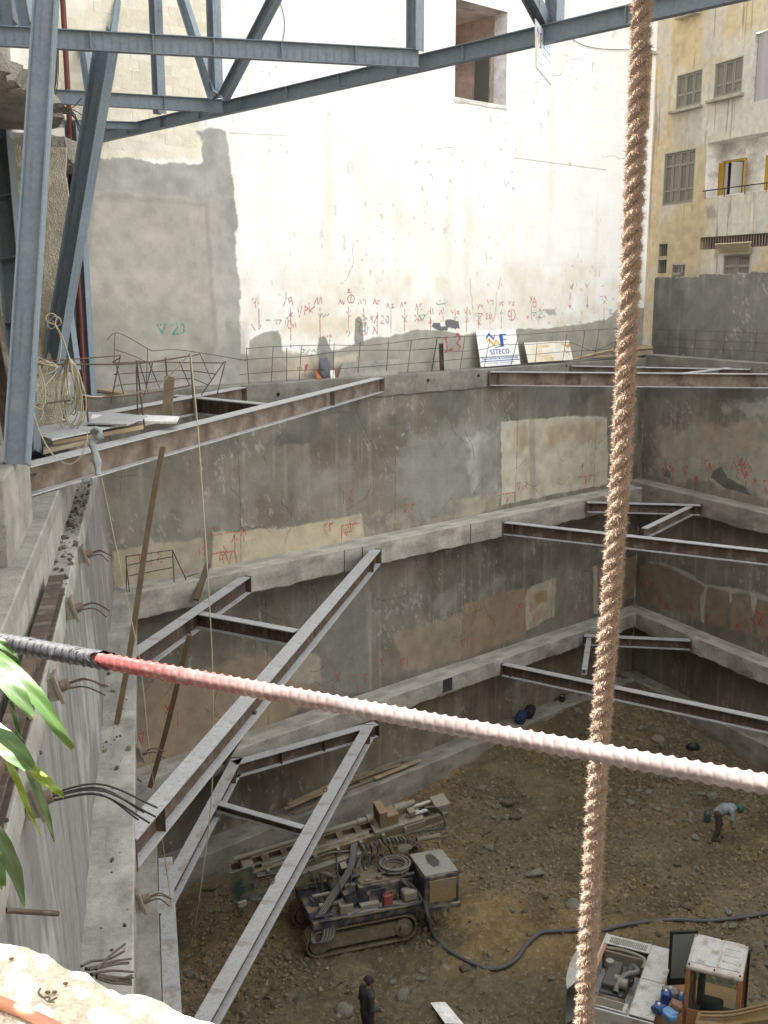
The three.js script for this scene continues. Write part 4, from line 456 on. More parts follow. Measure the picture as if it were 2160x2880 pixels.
// ---------------------------------------------------------------- the ochre apartment house at the right
const YF = { o: [13.01,0.0,-47.896], ry: -1.16064 };
const YB = thing('ochre_apartment_house', 'weathered ochre apartment house with grey shutters and a balcony', 'building', null, YF.o, YF.ry);
{
  const R4 = (p) => { const xs = p.map((q) => q[0]), ys = p.map((q) => q[1]); return [(xs[0] + xs[3]) / 2, (xs[1] + xs[2]) / 2, (ys[2] + ys[3]) / 2, (ys[0] + ys[1]) / 2]; };
  const W1 = R4([[-0.97,25.24],[0.76,25.27],[0.74,23.82],[-0.93,23.82]]), W2 = R4([[1.47,25.32],[3.2,25.29],[3.16,23.89],[1.47,23.89]]), W3 = R4([[-1.47,22.09],[0.61,22.14],[0.59,19.83],[-1.58,19.85]]), CU = R4([[3.73,26.01],[5.35,25.97],[5.48,23.43],[3.74,23.42]]), BA = R4([[1.29,22.17],[6.39,22.24],[6.49,20.05],[1.29,19.93]]), GR = R4([[1.24,18.29],[6.78,18.46],[6.77,17.96],[1.14,17.77]]), LW = R4([[2.74,17.59],[4.32,17.64],[4.3,16.66],[2.67,16.63]]), SW = R4([[-1.61,18.24],[-0.99,18.26],[-0.96,16.96],[-1.61,16.91]]), S2 = R4([[-0.6,17.31],[0.36,17.34],[0.32,16.71],[-0.64,16.7]]);
  const b4 = [-6, 12, 13.4, 31.4], hol = [W1, W2, W3, CU, BA, GR, LW, SW, S2];
  const t = wallTexture(1536, b4, (a, h) => {
    let c = mix3([0.52, 0.42, 0.27], [0.53, 0.5, 0.44], smooth(0.35, 0.6, fbm(a * 0.35 + 3, h * 0.3, 600, 4) + 0.13 * smooth(-1, 3, a))); c = mix3(c, [0.46, 0.45, 0.43], smooth(0.45, 0.7, fbm(a * 0.9, h * 0.6, 601, 4)) * 0.75);
    c = mix3(c, [0.17, 0.13, 0.09], smooth(0.64, 0.78, fbm(a * 6, h * 0.3, 602, 3)) * 0.6); c = mix3(c, [0.6, 0.55, 0.44], smooth(0.62, 0.74, fbm(a * 4, h * 0.5, 603, 4)) * 0.5); return c.map((x) => x * (0.8 + 0.4 * fbm(a * 5, h * 5, 604, 4)));
  }, [
    { P: [[0.23,22.13],[1.29,22.21],[1.3,19.88],[1.23,18.36],[0.57,18.34]], c: [0.47, 0.385, 0.25], rag: 0.15, soft: 0.1, k: 0.8, s: 91 },
    { P: [[-1.33,27.49],[-0.48,27.41],[-0.5,25.73],[-1.23,25.23],[-1.33,22.32],[-1.49,22.12]], c: [0.48, 0.39, 0.24], rag: 0.2, soft: 0.12, k: 0.85, s: 92 },
    { P: [[-1.62,19.33],[1.63,19.39],[1.23,16.48],[-1.67,16.51]], c: [0.44, 0.36, 0.23], rag: 0.25, soft: 0.15, k: 0.8, s: 93 },
    { P: [[1.53,19.55],[1.92,19.63],[2.04,19.21],[1.65,19.13]], c: [0.16, 0.155, 0.14], rag: 0.2, soft: 0.15, k: 0.6, s: 94 },
    { P: [[-1.02,23.77],[0.76,23.64],[0.81,22.12],[-0.97,22.17]], c: [0.42, 0.4, 0.35], rag: 0.2, soft: 0.1, k: 0.7, s: 95 },
  ], []);
    put('wall', faceGeo([[-6, 13.4], [12, 13.4], [12, 31.4], [-6, 31.4]], hol.map((r) => rect(...r)), b4), std({ map: t, bumpMap: t.relief, bumpScale: 0.04, roughness: 0.95 }), YB, 'streaked ochre and grey plaster front');
  const plain = conc(0.42, 0.36, 0.26, { m: 4 });
  put('upper_wall', span(-6, 14, 31.4, 36, -9, 0.004), plain, YB);
  put('rear_wall', merge([span(-6, 14, 13.4, 31.4, -9, -8.8), span(12, 14, 13.4, 31.4, -9, 0.003)]), plain, YB);
  const shut = std({ color: col(0.22, 0.21, 0.18), roughness: 0.85 }), shutLight = std({ color: col(0.36, 0.34, 0.29), roughness: 0.85 });
  const slatM = [shut, std({ color: col(0.17, 0.165, 0.145), roughness: 0.85 })];
  const reveal = (r, d, mat, par) => put('reveal', merge([span(r[0] - 0.05, r[1] + 0.05, r[2] - 0.05, r[2], -d, -0.003), span(r[0] - 0.05, r[1] + 0.05, r[3], r[3] + 0.05, -d, -0.003), span(r[0] - 0.05, r[0], r[2], r[3], -d, -0.003), span(r[1], r[1] + 0.05, r[2], r[3], -d, -0.003), span(r[0] - 0.05, r[1] + 0.05, r[2] - 0.05, r[3] + 0.05, -d - 0.05, -d)]), mat, par);
  const shutters = (r, cols, rows, label, sill, fr) => {
    const [a0, a1, h0, h1] = r, w = put('window', merge([span(a0, a1, h1 - 0.05, h1, -0.12, 0), span(a0, a1, h0, h0 + 0.05, -0.12, 0), span(a0, a0 + 0.05, h0, h1, -0.12, 0), span(a1 - 0.05, a1, h0, h1, -0.12, 0)]), shutLight, YB, label);
    reveal(r, 0.25, plain, w);
    for (let i = 0; i < cols; i++) {
      const x0 = lerp(a0 + 0.06, a1 - 0.06, i / cols) + 0.012, x1 = lerp(a0 + 0.06, a1 - 0.06, (i + 1) / cols) - 0.012, y0 = h0 + 0.06, y1 = h1 - 0.06, F = [span(x0, x0 + 0.07, y0, y1, -0.1, -0.05), span(x1 - 0.07, x1, y0, y1, -0.1, -0.05), span(x0, x1, y0, y0 + 0.08, -0.1, -0.052), span(x0, x1, y1 - 0.08, y1, -0.1, -0.052)];
      for (let j = 1; j < rows; j++) F.push(span(x0, x1, lerp(y0, y1, fr ? fr[j - 1] : j / rows) - 0.05, lerp(y0, y1, fr ? fr[j - 1] : j / rows) + 0.05, -0.1, -0.053));
      put('shutter_leaf', merge(F), shut, w); const L = [];
      for (let y = y0 + 0.1; y < y1 - 0.08; y += 0.055) L.push(metric(new THREE.BoxGeometry(x1 - x0 - 0.13, 0.05, 0.008).rotateX(-0.35).translate((x0 + x1) / 2, y, -0.085)));
      put('louvre', merge(L), slatM[(i + rows) % 2], w); L.length = 0;
    }
    if (sill) put('sill', rbox(a1 - a0 + 0.35, 0.12, 0.28, 0.02, (a0 + a1) / 2 - 0.05, h0 - 0.08, 0.08), conc(0.34, 0.32, 0.28), w);
  };
  shutters(W1, 3, 2, 'closed grey shutters of the upper left window', true, [0.4]);
  shutters(W2, 3, 2, 'closed grey shutters of the upper right window', true, [0.35]);
  shutters(W3, 4, 3, 'tall four-leaf grey shutters partly behind the white building', false, [0.27, 0.75]);
  shutters(LW, 2, 2, 'low shuttered window under the broken awning', false);
  shutters(S2, 2, 1, 'small low window with grey shutters', false);
  const sw = put('window', merge([span(SW[0], SW[1], SW[3] - 0.04, SW[3], -0.12, 0), span(SW[0], SW[0] + 0.04, SW[2], SW[3], -0.12, 0)]), shutLight, YB, 'small dark barred window'); for (let i = 1; i < 5; i++) put('window_bar', span(lerp(SW[0], SW[1], i / 5) - 0.012, lerp(SW[0], SW[1], i / 5) + 0.012, SW[2], SW[3], -0.1, -0.08), shutLight, sw); put('window_bar', span(SW[0], SW[1], (SW[2] + SW[3]) / 2 - 0.08, (SW[2] + SW[3]) / 2 + 0.08, -0.12, 0.02), plain, sw);
  put('cornice', rbox(1.3, 0.16, 0.35, 0.02, -0.24, 27.51, 0.16), conc(0.36, 0.33, 0.28), YB);
  // balcony
  const dr = [[1.53,21.35],[2.67,21.44],[2.65,20.09],[1.53,20.05]], d0 = (dr[0][0] + dr[3][0]) / 2, d1 = (dr[1][0] + dr[2][0]) / 2, dt = (dr[0][1] + dr[1][1]) / 2;
  const bal = put('balcony', merge([span(BA[0] - 0.1, BA[1], BA[2] - 0.1, BA[2] + 0.02, -0.85, -0.02), span(BA[0] - 0.1, BA[1], BA[3], BA[3] + 0.1, -0.85, -0.003), span(BA[0] - 0.1, BA[0], BA[2], BA[3], -0.85, -0.003), span(BA[0], d0, BA[2], BA[3], -0.95, -0.85), span(d1, BA[1], BA[2], BA[3], -0.95, -0.85), span(d0, d1, dt, BA[3], -0.95, -0.85)]), conc(0.8, 0.79, 0.78, { m: 3 }), YB, 'recessed white balcony with ochre shutters');
  put('railing', bar([BA[0] - 0.05, BA[2] + 0.28, 0.05], [BA[1], BA[2] + 0.28, 0.05], 0.025, 8), M.dark, bal, 'thin dark rail');
  for (let i = 0; i < 5; i++) { const x = lerp(BA[0] + 0.1, BA[1] - 0.3, i / 4); put('railing_post', bar([x, BA[2] - 0.05, 0.04], [x, BA[2] + 0.28, 0.05], 0.015, 6), M.dark, bal); }
  const ochre = std({ color: col(0.42, 0.25, 0.03), roughness: 0.7 });
  const room = (r, d0, d1, par) => put('room', merge([span(r[0] - 1, r[1] + 1, r[2] - 0.1, r[2], -d1, -d0), span(r[0] - 1, r[1] + 1, r[3] + 0.3, r[3] + 0.4, -d1, -d0), span(r[0] - 1.1, r[0] - 1, r[2], r[3] + 0.3, -d1, -d0), span(r[1] + 1, r[1] + 1.1, r[2], r[3] + 0.3, -d1, -d0), span(r[0] - 1, r[1] + 1, r[2], r[3] + 0.3, -d1 - 0.1, -d1)]), conc(0.3, 0.27, 0.23), par, 'plain room behind the opening');
  room([d0, d1, BA[2], dt], 0.95, 4.5, bal); room(SW, 0.02, 3.2, sw);
  put('door_frame', merge([span(d0 - 0.1, d1 + 0.1, dt, dt + 0.1, -0.85, -0.75), span(d0 - 0.1, d0, BA[2], dt, -0.85, -0.75)]), ochre, bal);
  put('door_pane', metric(new THREE.BoxGeometry(0.5, dt - BA[2] - 0.1, 0.04).translate(0.25, 0, 0).rotateY(-0.5).translate(d0 + 0.05, (dt + BA[2]) / 2, -0.77)), std({ color: col(0.42, 0.42, 0.42), roughness: 0.4 }), bal);
  put('door_pane', metric(new THREE.BoxGeometry(0.45, dt - BA[2] - 0.1, 0.04).translate(-0.225, 0, 0).rotateY(0.9).translate(d1 - 0.02, (dt + BA[2]) / 2, -0.77)), std({ color: col(0.45, 0.45, 0.44), roughness: 0.4 }), bal);
  for (const [x, rot, sgn] of [[d0 - 0.06, 0.35, -1], [d1 + 0.06, -0.7, 1], [d1 + 2.1, 0.2, -1]]) {
    const s = put('shutter_leaf', metric(new THREE.BoxGeometry(0.68, dt - BA[2] + 0.02, 0.05).translate(sgn * 0.34, 0, 0).rotateY(rot).translate(x, (dt + BA[2]) / 2 + 0.02, -0.77)), ochre, bal, 'ochre balcony shutter'), L = [];
    for (let y = -0.75; y < 0.76; y += 0.06) L.push(metric(new THREE.BoxGeometry(0.46, 0.03, 0.06).translate(sgn * 0.34, y * (dt - BA[2]) * 0.55, 0).rotateY(rot).translate(x, (dt + BA[2]) / 2 + 0.02, -0.77)));
    put('louvre', merge(L), std({ color: col(0.36, 0.2, 0.025), roughness: 0.75 }), s);
  }
  // hung cloth in the far opening, grille band, awning
  const cu = put('loggia', merge([span(CU[0] - 0.1, CU[1], CU[2] - 0.1, CU[2], -1, -0.003), span(CU[0] - 0.1, CU[0], CU[2], CU[3], -1, -0.003), span(CU[0], CU[1], CU[2], CU[3], -1.05, -1)]), conc(0.6, 0.58, 0.55), YB, 'recess closed with a grey sheet');
  { const g = new THREE.PlaneGeometry(CU[1] - CU[0] - 0.1, CU[3] - CU[2] + 0.15, 40, 6), p = g.attributes.position; for (let i = 0; i < p.count; i++) p.setZ(i, 0.05 * Math.sin(p.getX(i) * 9 + Math.sin(p.getX(i) * 4) * 2)); g.computeVertexNormals(); put('curtain', g.translate((CU[0] + CU[1]) / 2, (CU[2] + CU[3]) / 2 - 0.08, -0.1), std({ color: col(0.36, 0.35, 0.36), roughness: 0.95, side: THREE.DoubleSide }), cu); }
  const gr = put('grille_window', span(GR[0], GR[1], GR[2], GR[3], -0.6, -0.5), std({ color: col(0.2, 0.125, 0.11) }), YB, 'long low window with rusty vertical bars'); reveal(GR, 0.62, plain, gr);
  for (let x = GR[0] + 0.12; x < GR[1]; x += 0.16) put('window_bar', bar([x, GR[2], -0.05], [x, GR[3], -0.05], 0.014, 5), shutLight, gr);
  put('awning', merge(Array.from({ length: 7 }, (_, i) => metric(new THREE.BoxGeometry(LW[1] - LW[0] + 0.5 - 0.05 * i, 0.03, 0.09).rotateX(0.5).rotateZ(0.02 * Math.sin(i * 3)).translate((LW[0] + LW[1]) / 2, LW[3] + 0.42 - i * 0.06, 0.25 - i * 0.015)))), std({ color: col(0.4, 0.33, 0.22), roughness: 0.9 }), YB, 'broken slatted awning');
}
// ---------------------------------------------------------------- boundary wall above the right-hand capping
{
  const g = wallThing(RIGHT, 'boundary_wall', 'rough dark grey boundary wall with a broken top in front of the ochre house', 'wall');
  const top = (a) => 16.72 + 0.1 * (fbm(a * 1.5, 3, 700, 3) - 0.5) + 0.09 * (smooth(1.9, 2.0, a) - 1) + 0.12 * (fbm(a * 9, 3, 701, 2) - 0.5), n = 220, pts = [];
  for (let i = 0; i <= n; i++) { const a = lerp(-0.55, 14, i / n); pts.push(new THREE.Vector2(a, top(a))); } pts.push(new THREE.Vector2(14, 13.5), new THREE.Vector2(-0.55, 13.5));
  const geo = metric(new THREE.ExtrudeGeometry(new THREE.Shape(pts), { depth: 0.3, bevelEnabled: false }).translate(0, 0, -0.95));
  const t = wallTexture(1024, [-0.55, 14, 13.4, 17], shotcrete(710, [0.19, 0.185, 0.165], [0.12, 0.116, 0.1]), [], []); t.repeat.set(1 / 14.55, 1 / 3.6); t.offset.set(0.55 / 14.55, -13.4 / 3.6);
  put('wall', geo, std({ map: t, bumpMap: sized(bRough, 1.3), bumpScale: 0.03, roughness: 0.95 }), g);
}

// ---------------------------------------------------------------- what is left of the building on the left
const RU = wallThing(LEFT, 'ruined_building', 'gutted concrete building with torn slab edges at the left', 'building');
{
  put('rear_wall', span(-19, -1.5, 13.4, 31, -2.6, -2.3), M.back, RU);
  put('column', rbox(0.5, 8, 0.5, 0.03, -9.2, 17.4, -1.5), M.back, RU); put('column', rbox(0.5, 8, 0.5, 0.03, -3.2, 17.4, -1.6), M.back, RU); put('column', rbox(0.5, 8, 0.5, 0.03, -14.6, 17.4, -1.5), M.back, RU);
  // torn slabs: a plate whose outer edge is ragged in plan and in section
  const torn = (a0, a1, y0, y1, depth, out, seed) => {
    const nx = 46, nz = 16, pos = [], idx = [];
    for (const s of [1, 0]) for (let i = 0; i <= nx; i++) for (let j = 0; j <= nz; j++) {
      const a = lerp(a0, a1, i / nx), q = j / nz, edge = out(a) + 0.55 * (fbm(a * 2.3, s * 0.7, seed, 4) - 0.5) + 0.35 * (fbm(a * 8, s * 2, seed + 1, 3) - 0.5) - (s ? 0.1 : 0), z = lerp(-2.6, edge, 1 - Math.pow(1 - q, 1.6));
      const k = smooth(0.55, 1, q); pos.push(a + 0.06 * k * (hash(i, j, seed + s) - 0.5), (s ? y1 : y0) + (s ? -1 : 1) * k * 0.13 * fbm(a * 9, z * 9, seed + 4, 3) + 0.03 * (fbm(a * 6, z * 6, seed + 5, 3) - 0.5), z);
    }
    const row = nz + 1, S = (nx + 1) * row;
    for (let i = 0; i < nx; i++) for (let j = 0; j < nz; j++) { const A = i * row + j, B = A + 1, C = A + row, D = C + 1; idx.push(A, B, C, B, D, C, S + A, S + C, S + B, S + B, S + C, S + D); }
    for (let i = 0; i < nx; i++) { const A = i * row + nz, C = A + row; idx.push(A, S + A, C, C, S + A, S + C); }
    for (let j = 0; j < nz; j++) { idx.push(j, S + j, j + 1, j + 1, S + j, S + j + 1); const e = nx * row + j; idx.push(e, e + 1, S + e, e + 1, S + e + 1, S + e); }
    const g = new THREE.BufferGeometry(); g.setAttribute('position', new THREE.Float32BufferAttribute(pos, 3)); g.setIndex(idx); const q = metric(g); q.computeVertexNormals(); return q;
  };
  const starter = (par, a, y, z, n, s) => { for (let i = 0; i < n; i++) { const x = a + rr(-s, s); put('starter_bar', tube([[x, y, z - 0.3], [x + rr(-0.05, 0.05), y + rr(-0.05, 0.05), z + 0.1], [x + rr(-0.15, 0.15), y + rr(-0.4, 0.2), z + rr(0.15, 0.35)]], 0.008, 8, 5), M.rebarDark, par); } };
  const s1 = put('slab', torn(-14, -6.9, 18.75, 19.15, 3, (a) => lerp(-0.14, -0.65, smooth(-7.5, -12.5, a)), 801), M.slab, RU, 'torn floor slab with moss on its edge'); starter(s1, -7.6, 18.95, -0.1, 9, 0.6);
  const s2 = put('slab', torn(-5.9, -3.0, 18.35, 18.85, 3, () => -0.06, 811), M.slab, RU, 'smaller torn slab farther along'); starter(s2, -4.5, 18.6, -0.05, 8, 0.8);
  for (let i = 0; i < 7; i++) { const a = -7.2 + i * 0.09; put('starter_bar', tube([[a, 19, -0.4], [a + 0.03, 19.6 + 0.1 * (i % 3), -0.25], [a - 0.05, 20.4, -0.2], [a + 0.1, 21.2, -0.25]], 0.009, 12, 5), M.rebar, s1); }
  put('pipe', bar([-3.6, 13.6, -0.25], [-3.5, 24, -0.25], 0.055, 10), std({ color: col(0.12, 0.03, 0.025), roughness: 0.5 }), RU, 'dark red riser pipe');
  // broken cross wall left standing
  const pts = []; for (let i = 0; i <= 40; i++) pts.push(new THREE.Vector2(-0.35 + 0.2 * (i / 40) - 0.5 * Math.pow(1 - i / 40, 2) * 0.4 + 0.12 * (fbm(i * 0.5, 2, 820, 3) - 0.5), 13.5 + (i / 40) * 5)); pts.reverse(); pts.push(new THREE.Vector2(-0.55, 13.5), new THREE.Vector2(-2.3, 13.5), new THREE.Vector2(-2.3, 18.5));
  for (const [a, lab] of [[-6.6, 'ragged stub of a plastered cross wall']]) put('cross_wall', metric(new THREE.ExtrudeGeometry(new THREE.Shape(pts), { depth: 0.22, bevelEnabled: false }).rotateY(-PI / 2).translate(a, 0, 0)), M.stub, RU, lab);
  put('plinth', rbox(2.2, 0.8, 0.7, 0.03, -5.2, 13.5, -0.78), M.pier, RU); put('plinth', rbox(2.6, 1.1, 0.8, 0.04, -13.9, 13.55, -0.92), M.pier, RU);
}
// ---------------------------------------------------------------- steel beams
const boltGeo = new THREE.CylinderGeometry(0.016, 0.016, 0.03, 6).rotateX(PI / 2);
// p, q: ends of the top centre line
function steelBeam(name, label, group, p, q, { H = 0.42, W = 0.3, tf = 0.024, tw = 0.016, top = M.dust, web = M.rust, bot = M.dust, stiff = [], splice = [], plate = true, cat = 'beam', roll = 0, e0 = 0 } = {}) {
  if (e0) p = V3(p).addScaledVector(V3(p).sub(V3(q)).normalize(), e0).toArray(); // run the foot on into the ledge
  const g = thing(name, label, cat, group), L = beamFrame(g, p, q); if (roll) g.rotateX(roll);
  put('top_flange', box(L, tf, W, L / 2, -tf / 2, 0), top, g); put('web', box(L, H - 2 * tf - 0.002, tw, L / 2, -H / 2, 0), web, g); put('bottom_flange', box(L, tf, W, L / 2, -H + tf / 2, 0), bot, g);
  if (plate) { put('end_plate', box(0.024, H + 0.04, W + 0.03, -0.006, -H / 2, 0), web, g); put('end_plate', box(0.024, H + 0.04, W + 0.03, L + 0.006, -H / 2, 0), web, g); }
  for (const f of stiff) for (const s of [-1, 1]) put('stiffener', box(0.014, H - 2 * tf - 0.004, W / 2 - 0.02, L * f, -H / 2, s * (W / 4 + 0.004)), web, g);
  for (const f of splice) for (const s of [-1, 1]) { const sp = put('splice_plate', box(0.5, H - 0.12, 0.014, L * f, -H / 2, s * (tw / 2 + 0.008)), M.rust, g); for (let i = 0; i < 2; i++) for (let j = 0; j < 4; j++) { const b = put('bolt', boltGeo, M.rust, sp); b.position.set(L * f - 0.17 + 0.34 * i, -0.12 - j * 0.06, s * (tw / 2 + 0.022)); } }
  g.userData.L = L; return g;
}
const arr = (v) => v.toArray();
const STR = 'steel shoring struts across the pit';
// top level
steelBeam('shoring_strut', 'long rusty steel beam from the left edge to the far capping beam', STR, [-5.24,13.58,-15.14], arr(onWall(FAR, -14.08, 13.56, 0.08)), { H: 0.44, web: M.rustLight, stiff: [0.75], splice: [], top: M.dust });
steelBeam('shoring_strut', 'rust-streaked beam behind the plank platform in the left corner', STR, arr(onWall(LEFT, -4.6, 13.56, -0.4)), arr(onWall(FAR, -19.09, 13.56, 0.08)), { web: M.rustLight, H: 0.44 });
steelBeam('shoring_strut', 'short dark brace between the two beams of the left platform', STR, [-5.34,13.52,-26.88], [-2.76,13.52,-24.67], { H: 0.4, plate: false });
steelBeam('shoring_strut', 'long level beam under the blue and yellow sign, top right', STR, arr(onWall(FAR, -9.12, 13.5, 0.08)), [13.51,13.5,-34.32], { H: 0.46, web: M.rustLight, stiff: [0.03], splice: [0.27] });
steelBeam('shoring_strut', 'thin far beam cutting the back right corner at the top', STR, arr(onWall(FAR, -4.75, 13.5, 0.08)), arr(onWall(RIGHT, 5.6, 13.5, 0.1)), { H: 0.3, web: M.rustLight });
steelBeam('shoring_strut', 'pale short brace joining the two top right beams', STR, [9.77,13.49,-34.86], [13.84,13.49,-39.58], { H: 0.26, web: M.dust, plate: false });
// middle level
const S1B = steelBeam('shoring_strut', 'big diagonal strut of the middle level crossing the centre', STR, arr(onWall(LEFT, -12.35, 8.5, 0.6)), arr(onWall(FAR, -14.87, 8.5, 0.79)), { H: 0.45, W: 0.32, stiff: [0.06, 0.94], splice: [0.6], e0: 0.42 });
steelBeam('shoring_strut', 'shorter middle-level strut across the left corner', STR, arr(onWall(LEFT, -4.5, 8.52, 0.6)), arr(onWall(FAR, -19.62, 8.52, 0.79)), { H: 0.45, stiff: [0.42], e0: 0.42 });
steelBeam('shoring_strut', 'dusty crosspiece tying the two left middle struts', STR, [-4.55,8.46,-24.79], [-2.01,8.46,-23.34], { H: 0.36, W: 0.26, plate: false });
steelBeam('shoring_strut', 'long dark middle-level strut running out at the right edge', STR, arr(onWall(FAR, -9.01, 8.5, 0.79)), [13.06,8.5,-30.05], { H: 0.42, stiff: [0.03] });
steelBeam('shoring_strut', 'short middle-level strut across the back right corner', STR, arr(onWall(FAR, -4.54, 8.6, 0.79)), arr(onWall(RIGHT, 4.3, 8.6, 0.76)), { H: 0.36, stiff: [0.05, 0.95] });
steelBeam('shoring_strut', 'brown diagonal brace in the back right corner, middle level', STR, [8.55,8.48,-34.14], arr(onWall(RIGHT, 4.1, 8.56, 1.0)), { H: 0.34, W: 0.22, web: M.rustLight, plate: false });
// lowest level
steelBeam('shoring_strut', 'low diagonal strut reaching over the drilling rig', STR, [-4.025,3.45,-12.792], [-0.45,3.45,-29.77], { H: 0.4, W: 0.32, top: M.dust, stiff: [0.97] });
steelBeam('shoring_strut', 'low strut from the left wall up to the steel waler', STR, arr(onWall(LEFT, -6.2, 3.46, 0.78)), [-4.06,3.46,-27.42], { H: 0.4, stiff: [0.9], e0: 0.3 });
steelBeam('steel_waler', 'steel waler bolted along the lower ledge of the far wall', 'steel walers', [-4.09,3.46,-27.14], [-0.24,3.46,-29.9], { H: 0.4, W: 0.3, stiff: [0.3, 0.6] });
steelBeam('steel_waler', 'steel waler lying along the left wall beside the lower ledge', 'steel walers', arr(onWall(LEFT, -4.2, 3.45, 0.98)), arr(onWall(LEFT, -12.5, 3.45, 0.98)), { H: 0.4, W: 0.32 });
steelBeam('shoring_strut', 'rusty crosspiece above the drilling rig mast', STR, [-4.44,3.42,-25.03], [-1.95,3.42,-23.64], { H: 0.22, W: 0.2, plate: false });
steelBeam('shoring_strut', 'long dark lowest strut running out at the right edge', STR, arr(onWall(FAR, -8.93, 3.47, 0.79)), [13.14,3.45,-29.22], { H: 0.42, stiff: [0.03] });
steelBeam('shoring_strut', 'short lowest strut across the back right corner', STR, arr(onWall(FAR, -4.4, 3.5, 0.79)), arr(onWall(RIGHT, 4.2, 3.5, 0.76)), { H: 0.36, stiff: [0.04, 0.96] });
steelBeam('shoring_strut', 'narrow link between the two lowest right-hand struts', STR, [7.7,3.44,-38.21], [6.85,3.44,-34.59], { H: 0.2, W: 0.18, plate: false });
// lifting eyes on the struts
for (const [p, lab] of [[[-1.51,3.47,-25.39], 'small lifting eye high on the strut over the rig'], [[-2.43,3.47,-21.04], 'small lifting eye low on the strut over the rig'], [[10.88,3.47,-31.75], 'small lifting eye on the lowest right strut'], [[8.05,3.47,-33.27], 'small lifting eye beside the hairy rope']]) { const e = put('lifting_eye', new THREE.TorusGeometry(0.055, 0.014, 8, 16).rotateY(0.6).translate(0, 0.05, 0), M.rust); e.position.set(...p); tag(e, lab, 'lifting eye', 'lifting eyes on the struts'); }
// ---------------------------------------------------------------- blue-painted bracing frame
const BLU = 'blue steel bracing frame';
const blueBeam = (label, p, q, o = {}) => steelBeam('bracing_beam', label, BLU, p, q, { H: 0.26, W: 0.14, tf: 0.014, tw: 0.01, top: M.blue, web: M.blue, bot: M.blue, plate: false, ...o });
blueBeam('long blue chord beam rising from the left corner to the top right', [-6.98,19.87,-27.2], [8.5,19.87,-9.89], { stiff: Array.from({ length: 14 }, (_, i) => (i + 1) / 15) });
blueBeam('uppermost level blue beam from the left column to the chord', [-5.81,19.87,-16.75], [0.56,19.87,-18.32], { stiff: [0.1, 0.22, 0.36, 0.5, 0.66, 0.84], H: 0.28 });
blueBeam('second level blue beam meeting the chord at the fan of posts', [-6.42,19.87,-21.72], [-3.28,19.87,-22.82], { stiff: [0.3, 0.65] });
blueBeam('third thin blue beam near the torn slab', [-7.9,19.86,-25.19], [-5.15,19.86,-25.72], { H: 0.16, W: 0.12, stiff: [0.4] });
blueBeam('fourth thin blue beam nearest the white wall', [-8.03,19.86,-27.29], [-6.95,19.86,-27.91], { H: 0.16, W: 0.12 });
// posts and diagonals: H sections standing on the chord
function hPost(label, p, q, { B = 0.2, mat = M.blue, web = M.blue, twist = 0, cat = 'post', name = 'bracing_post', group = BLU, T = 0.014, plates = 0 } = {}) {
  const g = thing(name, label, cat, group), y = V3(q).sub(V3(p)), L = y.length(); y.normalize(); g.position.set(...p);
  const x = V3(Math.cos(twist), 0, Math.sin(twist)); x.addScaledVector(y, -x.dot(y)).normalize(); g.quaternion.setFromRotationMatrix(new THREE.Matrix4().makeBasis(x, y, x.clone().cross(y))); g.updateMatrixWorld();
  put('flange', box(T, L, B, -B / 2, L / 2, 0), mat, g); put('flange', box(T, L, B, B / 2, L / 2, 0), mat, g); put('web', box(B - T, L, 0.01, 0, L / 2, 0), web, g);
  for (let i = 1; i <= plates; i++) for (const s of [-1, 1]) put('stiffener', box(B - T - 0.002, 0.012, B / 2 - 0.01, 0, (L * i) / (plates + 1), s * (B / 4)), web, g);
  if (plates) put('base_plate', box(B + 0.12, 0.02, B + 0.12, 0, 0.01, 0), mat, g);
  return g;
}
const up = (p, y) => [p[0], y, p[2]];
{ const P = [[[-3.36,19.84,-22.54], 'blue post at the foot of the fan of diagonals'], [[-4.87,19.84,-24.38], 'blue post between the second beam and the fan'], [[0.5,19.84,-18.34], 'lone blue post near the middle of the chord'], [[2.5,19.84,-16.76], 'blue post beside the hanging sign']]; for (const [p, l] of P) hPost(l, p, up(p, 26), { twist: 0.75 }); }
for (const [p, q, l, tw] of [[[-3.38,19.84,-22.38], [-4.307,22.177,-24.533], 'blue diagonal leaning left from the fan', 0.75], [[-3.2,19.84,-22.43], [-2.024,21.31,-21.09], 'blue diagonal leaning right from the fan', 0.75], [[-7.14,19.84,-27.0], [-8.298,23.207,-28.622], 'blue diagonal leaning left behind the big raker', 0.6], [[-6.54,19.84,-25.39], [-7.367,22.909,-27.439], 'steep blue diagonal crossing the second beam', 0.6], [[-6.7,19.84,-26.27], [-6.425,22.909,-27.439], 'blue diagonal leaning right behind the second raker', 0.6], [[2.45,19.84,-16.98], [2.052,20.181,-16.266], 'blue diagonal carrying the hanging sign', 0.75]]) { const d = V3(q).sub(V3(p)); hPost(l, p, arr(V3(p).addScaledVector(d, 1.35)), { twist: tw, B: 0.18 }); }
blueBeam('blue top chord above the picture tying the posts', [-6.98,26.2,-27.2], [5.78,26.2,-12.83]);
